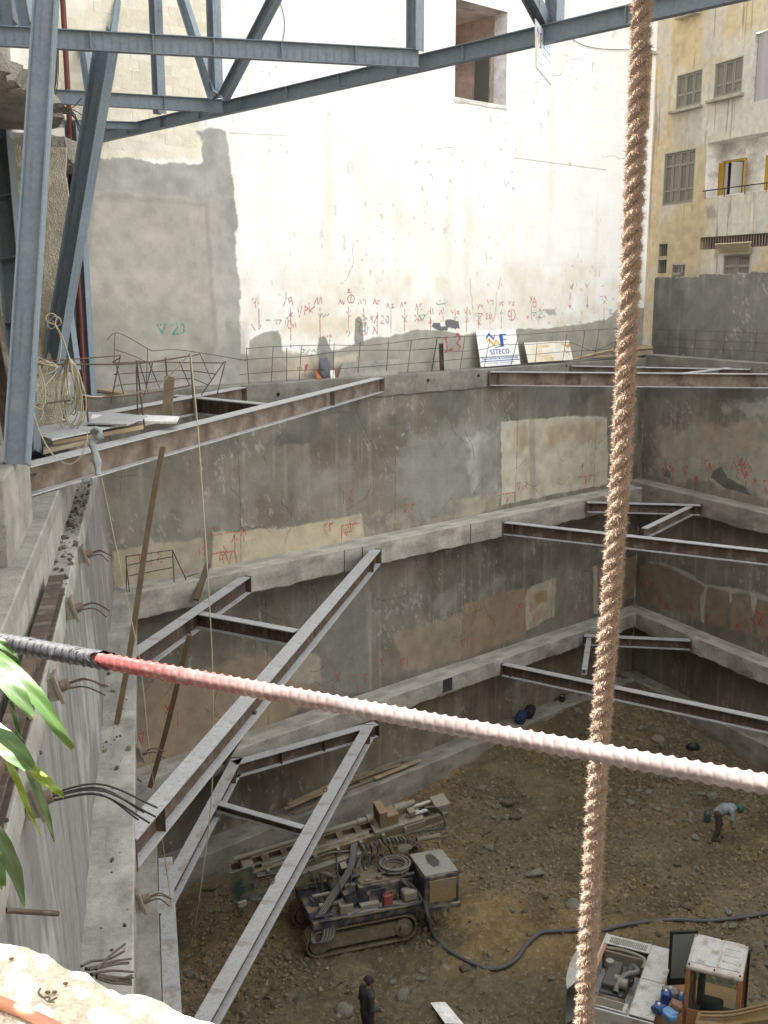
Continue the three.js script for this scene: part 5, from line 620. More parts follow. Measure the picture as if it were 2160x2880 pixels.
// rakers and columns on the left edge
hPost('massive near blue raker at the left edge', [-4.209,14.093,-12.062], [-4.057,21.116,-14.427], { B: 0.25, twist: -0.15, T: 0.02, name: 'raking_column', group: 'raking columns', cat: 'column' });
hPost('second blue raker propping the uppermost beam', [-5.981,14.659,-19.323], [-4.36,19.792,-17.82], { B: 0.27, twist: 0.35, T: 0.016, name: 'raking_column', group: 'raking columns', cat: 'column' });
hPost('plumb blue column behind the second raker', [-6.277,13.9,-22.652], [-6.286,19.425,-22.644], { B: 0.24, twist: 0.2, plates: 3 });
hPost('slim blue column beside the red riser pipe', [-6.745,14.524,-22.663], [-7.096,19.063,-24.612], { B: 0.2, twist: 0.1, plates: 3 });
hPost('dark grey column with stiffener plates between the rakers', [-6.306,14.568,-20.631], [-7.1,18.803,-22.517], { B: 0.3, twist: 0.2, plates: 5, mat: M.grey, web: M.grey });
hPost('dark grey column close behind the near raker', [-5.473,13.562,-16.241], [-6.26,18.49,-18.268], { B: 0.3, twist: 0.1, plates: 4, mat: M.grey, web: M.grey });
hPost('short red-brown raker at the extreme left edge', [-5.162,13.674,-14.835], [-5.822,16.499,-15.82], { B: 0.2, twist: 0.1, mat: M.rust, web: M.rust, name: 'raking_column', group: 'raking columns', cat: 'column' });
hPost('upper grey column in the top left corner', [-6.671,20.662,-20.345], [-6.912,21.752,-20.976], { B: 0.3, twist: 0.3, mat: M.blue });
hPost('thin blue column crossing behind the near raker', [-5.904,14.021,-17.559], [-6.532,18.993,-19.188], { B: 0.2, twist: 0.2 });
hPost('blue diagonal between the dark column and the second raker', [-6.287,14.491,-21.738], [-7.061,18.752,-23.221], { B: 0.2, twist: 0.3 });
hPost('blue column just left of the grey cement patch', [-6.819,14.323,-24.153], [-7.147,19.525,-26.237], { B: 0.22, twist: 0.5, plates: 2 });
hPost('upper blue diagonal between the near raker and the torn slab', [-6.173,20.523,-19.807], [-6.522,21.633,-20.544], { B: 0.22, twist: 0.4 });

// ---------------------------------------------------------------- plank platform on the left struts
// a sheet or board given by its top corners in the world
function sheet(name, label, cat, group, pts, th, mat) {
  const c = V3(0, 0, 0); pts.forEach((p) => c.add(V3(p))); c.multiplyScalar(1 / pts.length);
  const P = pts.map((p) => V3(p).sub(c)), n = P[1].clone().sub(P[0]).cross(P[2].clone().sub(P[0])).normalize(); if (n.y < 0) { P.reverse(); n.negate(); }
  const pos = [], tri = (a, b, d) => pos.push(...a.toArray(), ...b.toArray(), ...d.toArray()), Q = P.map((p) => p.clone().addScaledVector(n, -th)), k = P.length;
  for (let i = 1; i < k - 1; i++) { tri(P[0], P[i], P[i + 1]); tri(Q[0], Q[i + 1], Q[i]); } for (let i = 0; i < k; i++) { const j = (i + 1) % k; tri(P[i], Q[i], P[j]); tri(P[j], Q[i], Q[j]); }
  const g = new THREE.BufferGeometry(); g.setAttribute('position', new THREE.Float32BufferAttribute(pos, 3)); const q = metric(g, 1); q.computeVertexNormals();
  const m = put(name, q, mat); m.position.copy(c); return tag(m, label, cat, group);
}
const PLY = 'loose boards on the corner platform';
sheet('plywood_sheet', 'large grey plywood sheet at the front of the corner platform', 'board', PLY, [[-6.06,13.8,-17.62],[-5.16,13.8,-16.43],[-4.52,13.8,-18.35],[-5.31,13.8,-19.25]], 0.03, M.ply);
sheet('plywood_sheet', 'smaller grey plywood sheet behind the front one', 'board', PLY, [[-6.1,13.74,-19.54],[-6.41,13.74,-21.16],[-5.55,13.74,-20.79],[-5.29,13.74,-19.15]], 0.03, M.ply);
sheet('plywood_sheet', 'tilted grey sheet overlapping the two others', 'board', PLY, [[-5.06,13.86,-18.08],[-4.33,13.86,-17.85],[-4.26,13.86,-19.14],[-5.11,13.86,-19.69]], 0.03, M.ply);
sheet('white_board', 'narrow white board on the corner platform', 'board', PLY, [[-4.52,13.74,-19.37],[-3.77,13.74,-19.23],[-3.88,13.74,-20.13],[-4.68,13.74,-20.37]], 0.04, M.white);
sheet('white_board', 'small white offcut between the grey sheets', 'board', PLY, [[-5.31,13.8,-19.19],[-5.12,13.8,-19.23],[-5.08,13.8,-19.7],[-5.47,13.8,-19.92]], 0.02, M.white);
sheet('timber', 'pale timber edging along the front of the platform', 'timber', 'platform timbers', [[-5.25,13.72,-16.75],[-4.28,13.72,-18.88],[-4.37,13.72,-19.22],[-5.35,13.72,-17.09]], 0.07, M.woodPale);
sheet('timber', 'brown timber lying on the front beam', 'timber', 'platform timbers', [[-5.21,13.66,-16.14],[-4.82,13.66,-17.48],[-4.94,13.66,-17.84],[-5.34,13.66,-16.57]], 0.06, M.wood);
sheet('timber', 'timber plank along the back of the platform', 'timber', 'platform timbers', [[-7.66,13.68,-27.31],[-6.11,13.68,-25.32],[-6.26,13.68,-26.02],[-7.88,13.68,-28.25]], 0.06, M.woodPale);
sheet('timber', 'dark timber crossing under the sheets', 'timber', 'platform timbers', [[-6.77,13.62,-19.85],[-6.25,13.62,-21.41],[-6.42,13.62,-22.02],[-7.0,13.62,-20.71]], 0.08, M.wood);
{ const [p, q] = [[-4.3,13.6,-21.05],[-4.207,14.4,-21.213]], g = thing('timber', 'upright weathered plank standing on the platform', 'timber', 'platform timbers', p); put('plank', metric(new THREE.BoxGeometry(0.2, V3(q).distanceTo(V3(p)), 0.05).translate(0, V3(q).distanceTo(V3(p)) / 2, 0).rotateZ(-0.1), 1), M.wood, g); }
// welded reinforcing-bar railing round the platform
{
  const g = thing('bar_railing', 'rusty welded bar railing around the corner platform', 'railing'), P = [[[-5.38,13.58,-16.22],[-5.543,15.009,-16.512]],[[-5.02,13.58,-18.09],[-5.181,14.879,-18.355]],[[-4.33,13.58,-19.19],[-4.482,14.825,-19.444]],[[-3.75,13.58,-21.02],[-3.835,14.86,-21.281]],[[-4.27,13.58,-21.22],[-4.366,14.758,-21.461]],[[-4.81,13.58,-20.75],[-4.837,14.608,-20.96]]], B = [[[-5.85,13.7,-22.78],[-5.64,14.719,-22.988]],[[-6.08,13.7,-24.93],[-6.281,14.468,-25.087]],[[-5.64,13.7,-25.52],[-5.862,14.46,-25.675]],[[-4.27,13.7,-24.93],[-3.727,14.468,-25.087]],[[-4.67,13.7,-29.0],[-5.003,14.438,-29.151]],[[-5.63,13.7,-26.81],[-5.921,14.355,-26.944]],[[-5.49,13.7,-24.35],[-5.281,14.477,-24.509]],[[-5.0,13.7,-27.5],[-5.266,14.313,-27.625]],[[-3.83,13.7,-24.35],[-3.616,14.503,-24.514]]];
  for (const [a, b] of P) put('post', bar(a, b, 0.016), M.rebar, g); for (const [a, b] of B) put('post', bar(a, b, 0.013), M.rebar, g);
  const at = (i, f) => arr(V3(P[i][0]).lerp(V3(P[i][1]), f)), bt = (i, f) => arr(V3(B[i][0]).lerp(V3(B[i][1]), f));
  for (const f of [0.96, 0.52]) put('rail', tube([at(0, f), at(1, f), at(2, f), at(3, f)], 0.014, 24), M.rebar, g);
  for (const f of [0.3, 0.62, 0.95]) put('rail', tube([bt(0, f), bt(1, f), bt(2, f), bt(7, f), bt(3, f)], 0.011, 24), M.rebar, g);
  put('rail', bar(at(0, 0.97), bt(0, 1), 0.012), M.rebar, g); put('rail', bar(at(3, 0.95), bt(4, 0.98), 0.011), M.rebar, g); put('rail', bar(at(1, 0.5), bt(0, 0.2), 0.011), M.rebar, g);
}
// thin bars bent like a tent in front of the grey cement
{ const g = thing('bent_bars', 'thin bars bent to a peak against the grey cement', 'bars'); for (const q of [[[-6.809,14.907,-26.507],[-6.645,15.07,-26.657],[-5.906,14.594,-27.332]],[[-6.645,15.07,-26.657],[-6.7,14.29,-26.607]],[[-5.906,14.594,-27.332],[-5.38,14.599,-27.812],[-4.855,14.496,-28.292],[-3.747,14.23,-29.303]],[[-5.987,14.656,-27.258],[-6.051,13.725,-27.199]],[[-4.855,14.496,-28.292],[-4.594,13.737,-28.53]],[[-6.662,14.658,-26.642],[-6.369,14.529,-26.909],[-5.894,14.243,-27.342]]]) put('bar', tube(q, 0.009, 12, 5), M.rebarDark, g); }
// bar fence along the capping beam
{
  const O = -0.22;
  for (const [lab, V, H] of [['thin bar fence along the capping below the red numbers', [[[-3.741,14.589,-29.241],[-3.699,13.569,-29.279]],[[-3.072,14.592,-29.852],[-3.144,13.56,-29.786]],[[-2.725,14.544,-30.168],[-2.742,13.557,-30.153]],[[-2.338,14.594,-30.522],[-2.416,13.58,-30.451]],[[-1.449,14.609,-31.334],[-1.492,13.569,-31.294]],[[-0.703,14.614,-32.015],[-0.788,13.598,-31.938]],[[0.135,14.616,-32.78],[0.073,13.611,-32.724]],[[0.857,14.625,-33.439],[0.728,13.616,-33.322]],[[1.694,14.669,-34.204],[1.526,13.613,-34.05]]], [[[-3.741,14.556,-29.241],[-3.072,14.582,-29.851],[-2.331,14.577,-30.528],[-1.45,14.557,-31.333],[-0.714,14.508,-32.005],[0.128,14.537,-32.774],[0.857,14.607,-33.439],[1.81,14.665,-34.31]],[[-3.917,14.259,-29.08],[-3.084,14.273,-29.84],[-2.352,14.264,-30.509],[-1.468,14.35,-31.316],[-0.714,14.367,-32.005],[0.091,14.337,-32.74],[0.801,14.304,-33.388],[1.814,14.325,-34.314]],[[-3.927,13.865,-29.071],[-2.721,13.892,-30.173],[-1.489,13.865,-31.297],[0.727,13.894,-33.321],[1.819,13.907,-34.318]]]], ['thin bar fence along the capping in front of the signs', [[[1.671,14.664,-34.02],[1.497,13.622,-33.861]],[[2.618,14.67,-34.885],[2.462,13.612,-34.743]],[[3.524,14.658,-35.712],[3.32,13.632,-35.526]],[[4.568,14.643,-36.666],[4.311,13.647,-36.431]],[[5.305,14.342,-37.339],[5.254,13.652,-37.292]],[[6.516,14.621,-38.445],[6.372,13.658,-38.313]],[[7.285,14.707,-39.147],[7.142,13.678,-39.016]],[[7.917,14.733,-39.723],[7.744,13.709,-39.565]],[[8.741,14.746,-40.476],[8.622,13.718,-40.368]],[[9.386,14.761,-41.065],[9.328,13.719,-41.012]]], [[[1.105,14.646,-33.504],[2.618,14.67,-34.885],[4.568,14.656,-36.665],[6.513,14.709,-38.441],[9.506,14.757,-41.175]],[[1.107,14.321,-33.506],[1.716,14.324,-34.061],[2.092,14.228,-34.405],[3.219,14.216,-35.433],[3.758,14.343,-35.926],[4.89,14.316,-36.96],[6.714,14.298,-38.625],[7.703,13.974,-39.528],[8.822,14.315,-40.55]],[[1.11,13.898,-33.508],[2.479,13.947,-34.758],[4.421,13.951,-36.531],[6.359,13.993,-38.301],[8.264,13.993,-40.04],[9.549,14.029,-41.214]]]]]) {
    const g = thing('bar_fence', lab, 'fence', 'bar fences on the capping'); for (const q of V) put('upright', bar(q[0], q[1], 0.01, 5), M.rebarDark, g); for (const q of H) put('rail', tube(q, 0.009, 40, 5), M.rebarDark, g);
  }
  const g = wallThing(RIGHT, 'bar_fence', 'faint thin bar fence along the right-hand capping', 'fence', 'bar fences on the capping'); for (let i = 0; i < 5; i++) put('upright', bar([0.8 + i * 1.5, 13.7, -0.3], [0.7 + i * 1.5, 14.75, -0.45], 0.009, 5), M.rebarDark, g);
  for (const f of [0.35, 0.65, 0.98]) put('rail', tube([[-0.1, 13.7 + f, -0.36], [2, 13.68 + f * 1.02, -0.4], [5, 13.72 + f, -0.36], [8, 13.7 + f, -0.4]], 0.008, 20, 5), M.rebarDark, g);
}
// ---------------------------------------------------------------- signs and things standing on the capping
// a panel through three world corners: bottom left, bottom right, top left
function panel(name, label, cat, bl, br, tl, th, face, back, group) {
  const g = thing(name, label, cat, group, bl), x = V3(br).sub(V3(bl)), w = x.length(); x.normalize(); const y = V3(tl).sub(V3(bl)); y.addScaledVector(x, -y.dot(x)); const h = y.length(); y.normalize();
  g.quaternion.setFromRotationMatrix(new THREE.Matrix4().makeBasis(x, y, x.clone().cross(y))); g.updateMatrixWorld();
  put('board', box(w, h, th, w / 2, h / 2, -th / 2), back, g); if (face) put('face', new THREE.PlaneGeometry(w - 0.01, h - 0.01).translate(w / 2, h / 2, 0.003), face, g); return g;
}
function canvasTex(W, H, draw) { const c = document.createElement('canvas'); c.width = W; c.height = H; draw(c.getContext('2d'), W, H); const t = new THREE.CanvasTexture(c); t.colorSpace = THREE.SRGBColorSpace; return t; }
const BLUEINK = '#2450a8', ORANGE = '#eda52c', poly = (g, pts, c) => { g.fillStyle = c; g.beginPath(); pts.forEach(([x, y], i) => g[i ? 'lineTo' : 'moveTo'](x, y)); g.fill(); };
function drawLogo(g, X, Y, k) { // zigzag emblem
  const q = (l) => l.map(([x, y]) => [X + x * k, Y + y * k]);
  poly(g, q([[0, 60], [42, 0], [82, 62], [108, 14], [104, 40], [82, 92], [42, 34], [6, 78]]), BLUEINK); poly(g, q([[-4, 128], [28, 62], [78, 130], [104, 78], [150, 142], [176, 78], [180, 100], [152, 172], [106, 110], [80, 168], [30, 96]]), ORANGE);
  poly(g, q([[148, 28], [230, 24], [226, 36], [186, 38], [186, 84], [222, 80], [218, 92], [186, 94], [186, 166], [84, 178], [100, 166], [150, 160]]), BLUEINK);
}
{
  const t = canvasTex(512, 480, (g, W, H) => {
    g.fillStyle = '#eceeee'; g.fillRect(0, 0, W, H); drawLogo(g, 108, 34, 1.18); g.fillStyle = BLUEINK; g.textAlign = 'center'; g.font = 'bold 92px sans-serif'; g.save(); g.translate(262, 328); g.scale(0.82, 1); g.fillText('SITECO', 0, 0); g.restore();
    g.fillRect(6, 352, 500, 5); g.font = 'bold 39px sans-serif'; g.save(); g.translate(256, 396); g.scale(0.98, 1); g.fillText('Specialties & Contracting', 0, 0); g.restore(); g.fillRect(4, 410, 504, 11); g.font = 'bold 22px sans-serif'; g.fillText('TEL:04 544268 / TEL/FAX:04 544268', 256, 450); g.fillRect(110, 466, 290, 3);
    for (let i = 0; i < 60; i++) { g.fillStyle = `rgba(120,110,90,${0.05 + 0.1 * R()})`; g.fillRect(R() * W, R() * H, 2 + R() * 12, 1 + R() * 3); }
  });
  panel('company_sign', 'white company sign with blue and orange zigzag emblem on the capping', 'sign', [3.216,13.641,-35.512], [4.694,13.658,-36.862], [3.101,14.84,-35.759], 0.02, std({ map: t, roughness: 0.45 }), M.white);
  const t2 = canvasTex(256, 170, (g, W, H) => { const im = g.createImageData(W, H); for (let y = 0, i = 0; y < H; y++) for (let x = 0; x < W; x++, i += 4) { const r = smooth(0.5, 0.75, fbm(x / 60, y / 40, 900, 4)) * (x / W), n = 0.9 + 0.14 * fbm(x / 20, y / 20, 901, 3); im.data[i] = 236 * n - r * 30; im.data[i + 1] = 232 * n - r * 75; im.data[i + 2] = 222 * n - r * 130; im.data[i + 3] = 255; } g.putImageData(im, 0, 0); g.strokeStyle = '#6a5a40'; g.lineWidth = 3; g.beginPath(); g.moveTo(218, 70); g.lineTo(226, 112); g.lineTo(236, 96); g.lineTo(240, 130); g.stroke(); });
  panel('white_board', 'blank white panel with rust stains leaning beside the company sign', 'board', [4.99,13.679,-37.132], [6.841,13.685,-38.823], [4.955,14.365,-37.398], 0.05, std({ map: t2, roughness: 0.6 }), M.wood);
  const t3 = canvasTex(512, 300, (g, W, H) => { g.fillStyle = '#dfe4e6'; g.fillRect(0, 0, W, H); g.strokeStyle = '#8fa2b4'; g.lineWidth = 4; g.strokeRect(6, 6, W - 12, H - 12); drawLogo(g, 30, 24, 0.72); g.fillStyle = BLUEINK; g.textAlign = 'center'; g.font = 'bold 96px sans-serif'; g.save(); g.translate(355, 120); g.scale(0.72, 1); g.fillText('SITECO', 0, 0); g.restore(); g.fillRect(232, 140, 250, 3); g.font = 'bold 24px sans-serif'; g.fillText('Specialties & Contracting', 356, 168); g.font = '22px sans-serif'; g.fillRect(20, 214, 470, 2); g.fillText('TEL:04 544268', 130, 258); g.fillText('TEL/FAX:04 544268', 370, 258); });
  const s = panel('hanging_sign', 'white company sign hanging from the blue diagonal', 'sign', [2.172,19.174,-16.163], [2.582,19.159,-17.405], [2.187,19.826,-16.296], 0.012, std({ map: t3, roughness: 0.5 }), M.white);
  const T = [[2.194,19.816,-16.294], [2.595,19.805,-17.516]]; for (const p of T) put('wire', bar(toLocal(s, p), toLocal(s, V3(p).add(V3(0.03, 0.35, -0.05))), 0.004, 5), M.dark, s);
}
sheet('concrete_panel', 'grey concrete panel lying against the wall left of the signs', 'panel', null, [[-1.335,13.608,-31.329],[0.425,13.596,-32.936],[0.542,14.042,-33.45],[-1.228,14.023,-31.833]], 0.07, M.pier);
{ const g = thing('cement_bag', 'crumpled dark grey sack beside the concrete panel', 'sack', null, [-1.732,13.595,-31.184], FAR.ry), q = new THREE.SphereGeometry(0.2, 20, 16), p = q.attributes.position; for (let i = 0; i < p.count; i++) { const x = p.getX(i), y = p.getY(i), z = p.getZ(i), k = 1 + 0.35 * (fbm(x * 14 + 5, y * 14 + z * 11, 910, 3) - 0.5); p.setXYZ(i, x * 1.05 * k, (y + 0.2) * 1.55 * k, z * 0.5 * k); } q.computeVertexNormals(); put('sack', q, std({ color: col(0.16, 0.16, 0.19), bumpMap: sized(bRough, 0.2), bumpScale: 0.02 }), g); }
for (const [l, pts, c] of [['small orange board leaning by the sack', [[-1.93,13.618,-30.894],[-1.818,13.62,-30.996],[-1.904,13.848,-31.189],[-2.016,13.842,-31.087]], [0.42, 0.13, 0.05]], ['small white board right of the sack', [[-1.552,13.601,-31.239],[-1.431,13.6,-31.35],[-1.468,13.814,-31.587],[-1.583,13.814,-31.482]], [0.75, 0.75, 0.74]], ['small brown board beside the concrete panel', [[-1.432,13.605,-31.376],[-1.337,13.605,-31.463],[-1.34,13.832,-31.732],[-1.442,13.832,-31.638]], [0.2, 0.09, 0.06]]]) sheet('small_board', l, 'board', 'small boards on the capping', pts, 0.02, std({ color: col(...c), roughness: 0.8 }));
hPost('short rusty steel stub standing on the capping left of the company sign', [1.857,13.615,-34.353], [1.814,14.468,-34.313], { B: 0.13, mat: M.rust, web: M.rust, group: null, name: 'steel_stub', T: 0.012 });
for (const [l, a, b, c, d] of [[0,[6.841,13.711,-38.7],[8.745,13.961,-40.642],[8.778,14.022,-40.808],[6.901,13.763,-38.958]],[1,[7.685,13.72,-39.404],[10.54,13.713,-42.011],[10.578,13.891,-42.384],[7.744,13.803,-39.729]],[2,[8.55,13.925,-40.328],[10.613,13.929,-42.348],[10.631,14.079,-42.635],[8.617,13.977,-40.661]]]) sheet('timber', ['thin pale batten behind the white panel', 'thick plank at the right end of the capping', 'upper plank on the pile at the right corner'][l], 'timber', 'timbers on the capping', [a, b, c, d], 0.06, l === 1 ? M.wood : M.woodPale);
// ---------------------------------------------------------------- ropes
const ROPE = std({ color: col(0.52, 0.47, 0.35), bumpMap: sized(bFine, 0.05), bumpScale: 0.004, roughness: 0.95 });
{
  const c = thing('rope_coil', 'hank of cream rope hung by the blue rakers', 'rope'), D = 17.6;
  for (let i = 0; i < 11; i++) { const w = rr(0.08, 0.36), l = rr(0.7, 1.25), sh = rr(-0.12, 0.12), pts = []; for (let k = 0; k < 12; k++) { const t = (k / 12) * 2 * PI; pts.push([[-5.204,14.976,-17.754][0] + w * Math.sin(t) * Math.pow(Math.sin(t / 2), 0.7) + sh * Math.sin(t / 2), [-5.204,14.976,-17.754][1] - l * (1 - Math.cos(t)) / 2, [-5.204,14.976,-17.754][2] + rr(-0.04, 0.04) + 0.08 * Math.sin(t)]); } put('loop', tube(pts, 0.011, 40, 5, true), ROPE, c); }
  put('tail', tube([[-5.569,15.566,-18.181],[-5.406,15.364,-18.038],[-5.31,15.206,-17.904],[-5.204,14.987,-17.757]], 0.011, 20, 5), ROPE, c); put('knot', new THREE.TorusKnotGeometry(0.09, 0.012, 60, 5, 2, 3).translate(...[-5.565,15.56,-18.18]), ROPE, c);
  put('tail', tube([[-5.521,15.513,-18.119],[-5.406,15.299,-18.025],[-5.387,14.981,-17.857],[-5.432,14.73,-17.704],[-5.543,14.534,-17.46]], 0.011, 30, 5), ROPE, c);
  const k = thing('rope_tangle', 'tangle of cream rope looped on the near railing post', 'rope'); for (let i = 0; i < 7; i++) { const z = [-5.381,14.92,-16.314], pts = []; for (let j = 0; j < 9; j++) { const t = (j / 9) * 2 * PI; pts.push([z[0] + rr(0.25, 0.45) * Math.cos(t), z[1] + rr(0.05, 0.16) * Math.sin(t), z[2] + 0.1 * Math.sin(t + i)]); } put('loop', tube(pts, 0.011, 30, 5, true), ROPE, k); }
  for (const q of [[[-5.358,14.878,-16.203],[-5.318,14.682,-16.163],[-5.209,14.526,-16.132],[-5.165,14.624,-16.151],[-5.209,14.819,-16.191]],[[-5.229,14.936,-16.215],[-5.169,14.8,-16.187],[-5.119,14.507,-16.128],[-5.139,14.37,-16.1],[-5.248,14.409,-16.108]],[[-5.468,14.975,-16.223],[-5.398,14.682,-16.163],[-5.338,14.409,-16.108],[-5.229,14.311,-16.088],[-5.159,14.292,-16.084],[-5.169,14.194,-16.064],[-5.229,14.116,-16.048],[-5.368,14.077,-16.04]],[[-5.318,14.389,-16.104],[-5.268,14.136,-16.052],[-5.149,13.843,-15.992],[-4.989,13.608,-15.944],[-4.77,13.481,-15.918],[-4.611,13.569,-15.936],[-4.511,13.765,-15.976],[-4.481,13.979,-16.02]],[[-5.478,14.936,-16.215],[-5.508,14.272,-16.08],[-5.488,13.999,-16.024],[-5.438,13.726,-15.968],[-5.418,13.296,-15.88],[-5.414,12.847,-15.788]],[[-5.268,14.389,-16.104],[-5.149,14.389,-16.104],[-5.189,14.292,-16.084],[-5.288,14.35,-16.096],[-5.209,14.409,-16.108]]]) put('strand', tube(q, 0.011, 44, 5), ROPE, k);
  const s = tube([[-5.085,14.429,-17.643],[-5.044,14.325,-18.03],[-4.889,14.249,-18.627],[-4.622,14.244,-19.034],[-4.269,14.333,-18.95],[-3.817,14.558,-18.792],[-3.348,15.005,-18.577]], 0.011, 50, 5); tag(put('slack_rope', s, ROPE), 'slack cream rope sagging across the platform to a railing post', 'rope');
  const v = tube([[-3.348,15.005,-18.577],[-3.245,13.941,-18.41],[-3.167,12.256,-18.321],[-3.147,10.52,-18.477],[-3.213,8.801,-18.942],[-3.332,6.584,-19.102],[-3.739,4.178,-19.835],[-4.8,0.1,-23.62]], 0.012, 80, 5); tag(put('hanging_rope', v, ROPE), 'cream rope hanging from the platform railing down to the pit floor', 'rope');
  const v2 = tube([[-4.372,13.21,-16.271],[-4.342,12.636,-16.46],[-4.157,10.923,-16.722],[-4.079,9.972,-16.936],[-4.08,8.037,-17.357],[-4.213,6.305,-18.432],[-4.69,0.1,-22.1]], 0.008, 70, 5); tag(put('hanging_rope', v2, ROPE), 'thin string hanging past the rag on the front beam', 'rope');
  tag(put('slack_rope', tube([[-5.265,13.494,-14.288],[-5.194,13.301,-14.248],[-5.149,13.037,-14.194],[-5.032,12.896,-14.165],[-4.96,13.037,-14.194],[-4.942,13.248,-14.237]], 0.011, 40, 5), ROPE), 'cream rope loop at the left edge below the pier', 'rope');
  // thin cables on the white wall
  tag(put('cable', tube([[6.33,24.62,-38.911],[6.907,24.474,-39.438],[7.791,24.517,-40.245],[8.916,24.711,-41.273]], 0.012, 30, 5), M.rebarDark), 'thin grey cable sagging from the blue chord across the white wall', 'cable');
  tag(put('cable', tube([[-2.806,23.703,-30.596],[-2.698,23.382,-30.694],[-2.675,23.038,-30.715],[-2.741,22.558,-30.655],[-2.687,22.334,-30.704]], 0.01, 30, 5), M.rebarDark), 'thin cable hanging down the top of the white wall', 'cable');
}
// rag tied round the front beam
{
  const g = thing('rag', 'grey-blue rag knotted round the front beam', 'rag'), T = (q, r) => { const t = tube(q, r, 30, 10), p = t.attributes.position; for (let i = 0; i < p.count; i++) p.setXYZ(i, p.getX(i) + 0.06 * (fbm(p.getX(i) * 9, p.getY(i) * 9, 920, 3) - 0.5), p.getY(i), p.getZ(i) + 0.06 * (fbm(p.getY(i) * 12, p.getX(i) * 9, 921, 3) - 0.5)); t.computeVertexNormals(); return t; };
  put('cloth', T([[-4.357,14.024,-15.825],[-4.288,13.927,-15.805],[-4.357,13.831,-15.785],[-4.307,13.657,-15.75],[-4.278,13.484,-15.714],[-4.268,13.358,-15.689]], 0.055), M.rag, g); put('cloth', T([[-4.314,14.049,-15.779],[-4.225,13.992,-15.767],[-4.274,13.915,-15.751],[-4.186,13.934,-15.755]], 0.045), M.rag, g); put('cloth', T([[-4.504,13.262,-15.669],[-4.435,13.281,-15.673],[-4.376,13.272,-15.671]], 0.05), M.rag, g);
}
sheet('timber_block', 'timber block wedged under the end of the front beam', 'timber', null, [[-5.52,12.98,-16.57],[-5.2,12.98,-16.57],[-5.06,12.98,-16.13],[-5.35,12.98,-16.13]], 0.12, M.wood);
// ---------------------------------------------------------------- poles, frames and anchors along the walls
const pole = (label, a, b, r, mat = M.wood) => { const g = thing('timber_pole', label, 'pole', 'timber poles', a), d = V3(b).sub(V3(a)), q = metric(new THREE.BoxGeometry(r * 2, d.length(), r * 1.5, 1, 12, 1).translate(0, d.length() / 2, 0), 1), p = q.attributes.position; for (let i = 0; i < p.count; i++) p.setX(i, p.getX(i) + 0.02 * Math.sin(p.getY(i) * 1.3)); q.applyQuaternion(new THREE.Quaternion().setFromUnitVectors(V3(0, 1, 0), d.normalize())); q.computeVertexNormals(); put('pole', q, mat, g); };
pole('long timber pole leaning from the front beam to the left ledge', [-4.63,8.72,-17.35], [-3.882,13.379,-18.551], 0.045, M.woodDark);
pole('dark timber pole leaning below the middle struts at the left', [-4.879,5.938,-20.603], [-3.812,9.416,-20.089], 0.05, M.woodDark);
pole('short broken timber above the corner strut', [-4.871,8.244,-26.584], [-4.682,9.008,-27.298], 0.07, M.woodDark);
pole('rusty bar leaning under the big diagonal strut', [-3.237,6.711,-20.046], [-2.497,8.14,-19.317], 0.04, M.rust);
{ const g = thing('bar_ladder', 'welded bar ladder frame standing on the upper far ledge', 'ladder'); for (const q of [[[-6.418,9.614,-25.714],[-5.436,9.566,-26.61]],[[-6.39,9.386,-25.739],[-5.437,9.391,-26.609]],[[-6.369,9.108,-25.758],[-5.441,9.106,-26.605]],[[-6.418,9.614,-25.714],[-6.414,9.398,-25.717],[-6.359,8.295,-25.767]],[[-5.436,9.566,-26.61],[-5.425,8.573,-26.62]],[[-5.436,9.566,-26.61],[-5.179,8.769,-26.845],[-5.107,8.051,-26.91]],[[-5.179,8.769,-26.845],[-4.894,8.813,-27.105]],[[-6.414,9.398,-25.717],[-6.498,7.484,-25.64]],[[-6.37,8.329,-25.757],[-6.487,7.575,-25.651]]]) for (let i = 1; i < q.length; i++) put('bar', bar(q[i - 1], q[i], 0.014, 5), M.rebarDark, g); }
// ground-anchor heads: bearing plate, barrel and cut strands
function anchor(label, F, a, h, o, len = 0.5, sag = 0.1, mat = M.rust, ns = 5) { len *= 0.75;
  const p = onWall(F, a, h, o), g = thing('ground_anchor', label, 'ground anchor', 'ground anchors', arr(p), F.ry);
  put('bearing_plate', metric(new THREE.BoxGeometry(0.24, 0.3, 0.035).rotateX(-0.3).translate(0, 0, 0.05)), M.rustLight, g); put('wedge_seat', metric(new THREE.BoxGeometry(0.2, 0.24, 0.1).rotateX(-0.15)), M.pier, g); put('barrel', new THREE.CylinderGeometry(0.055, 0.062, 0.1, 14).rotateX(PI / 2 - 0.3).translate(0, 0.01, 0.11), M.rustLight, g);
  for (let i = 0; i < ns; i++) { const t = (i / ns) * 6.28; put('strand', tube([[0.03 * Math.cos(t), 0.03 * Math.sin(t), 0.12], [0.05 * Math.cos(t) + rr(-0.03, 0.03), 0.04 * Math.sin(t) + 0.03, 0.12 + len * 0.5], [0.1 * Math.cos(t) + rr(-0.06, 0.06), 0.06 * Math.sin(t) - sag, 0.12 + len * rr(0.85, 1.1)]], 0.009, 10, 5), mat === M.black ? M.black : M.rebarDark, g); }
}
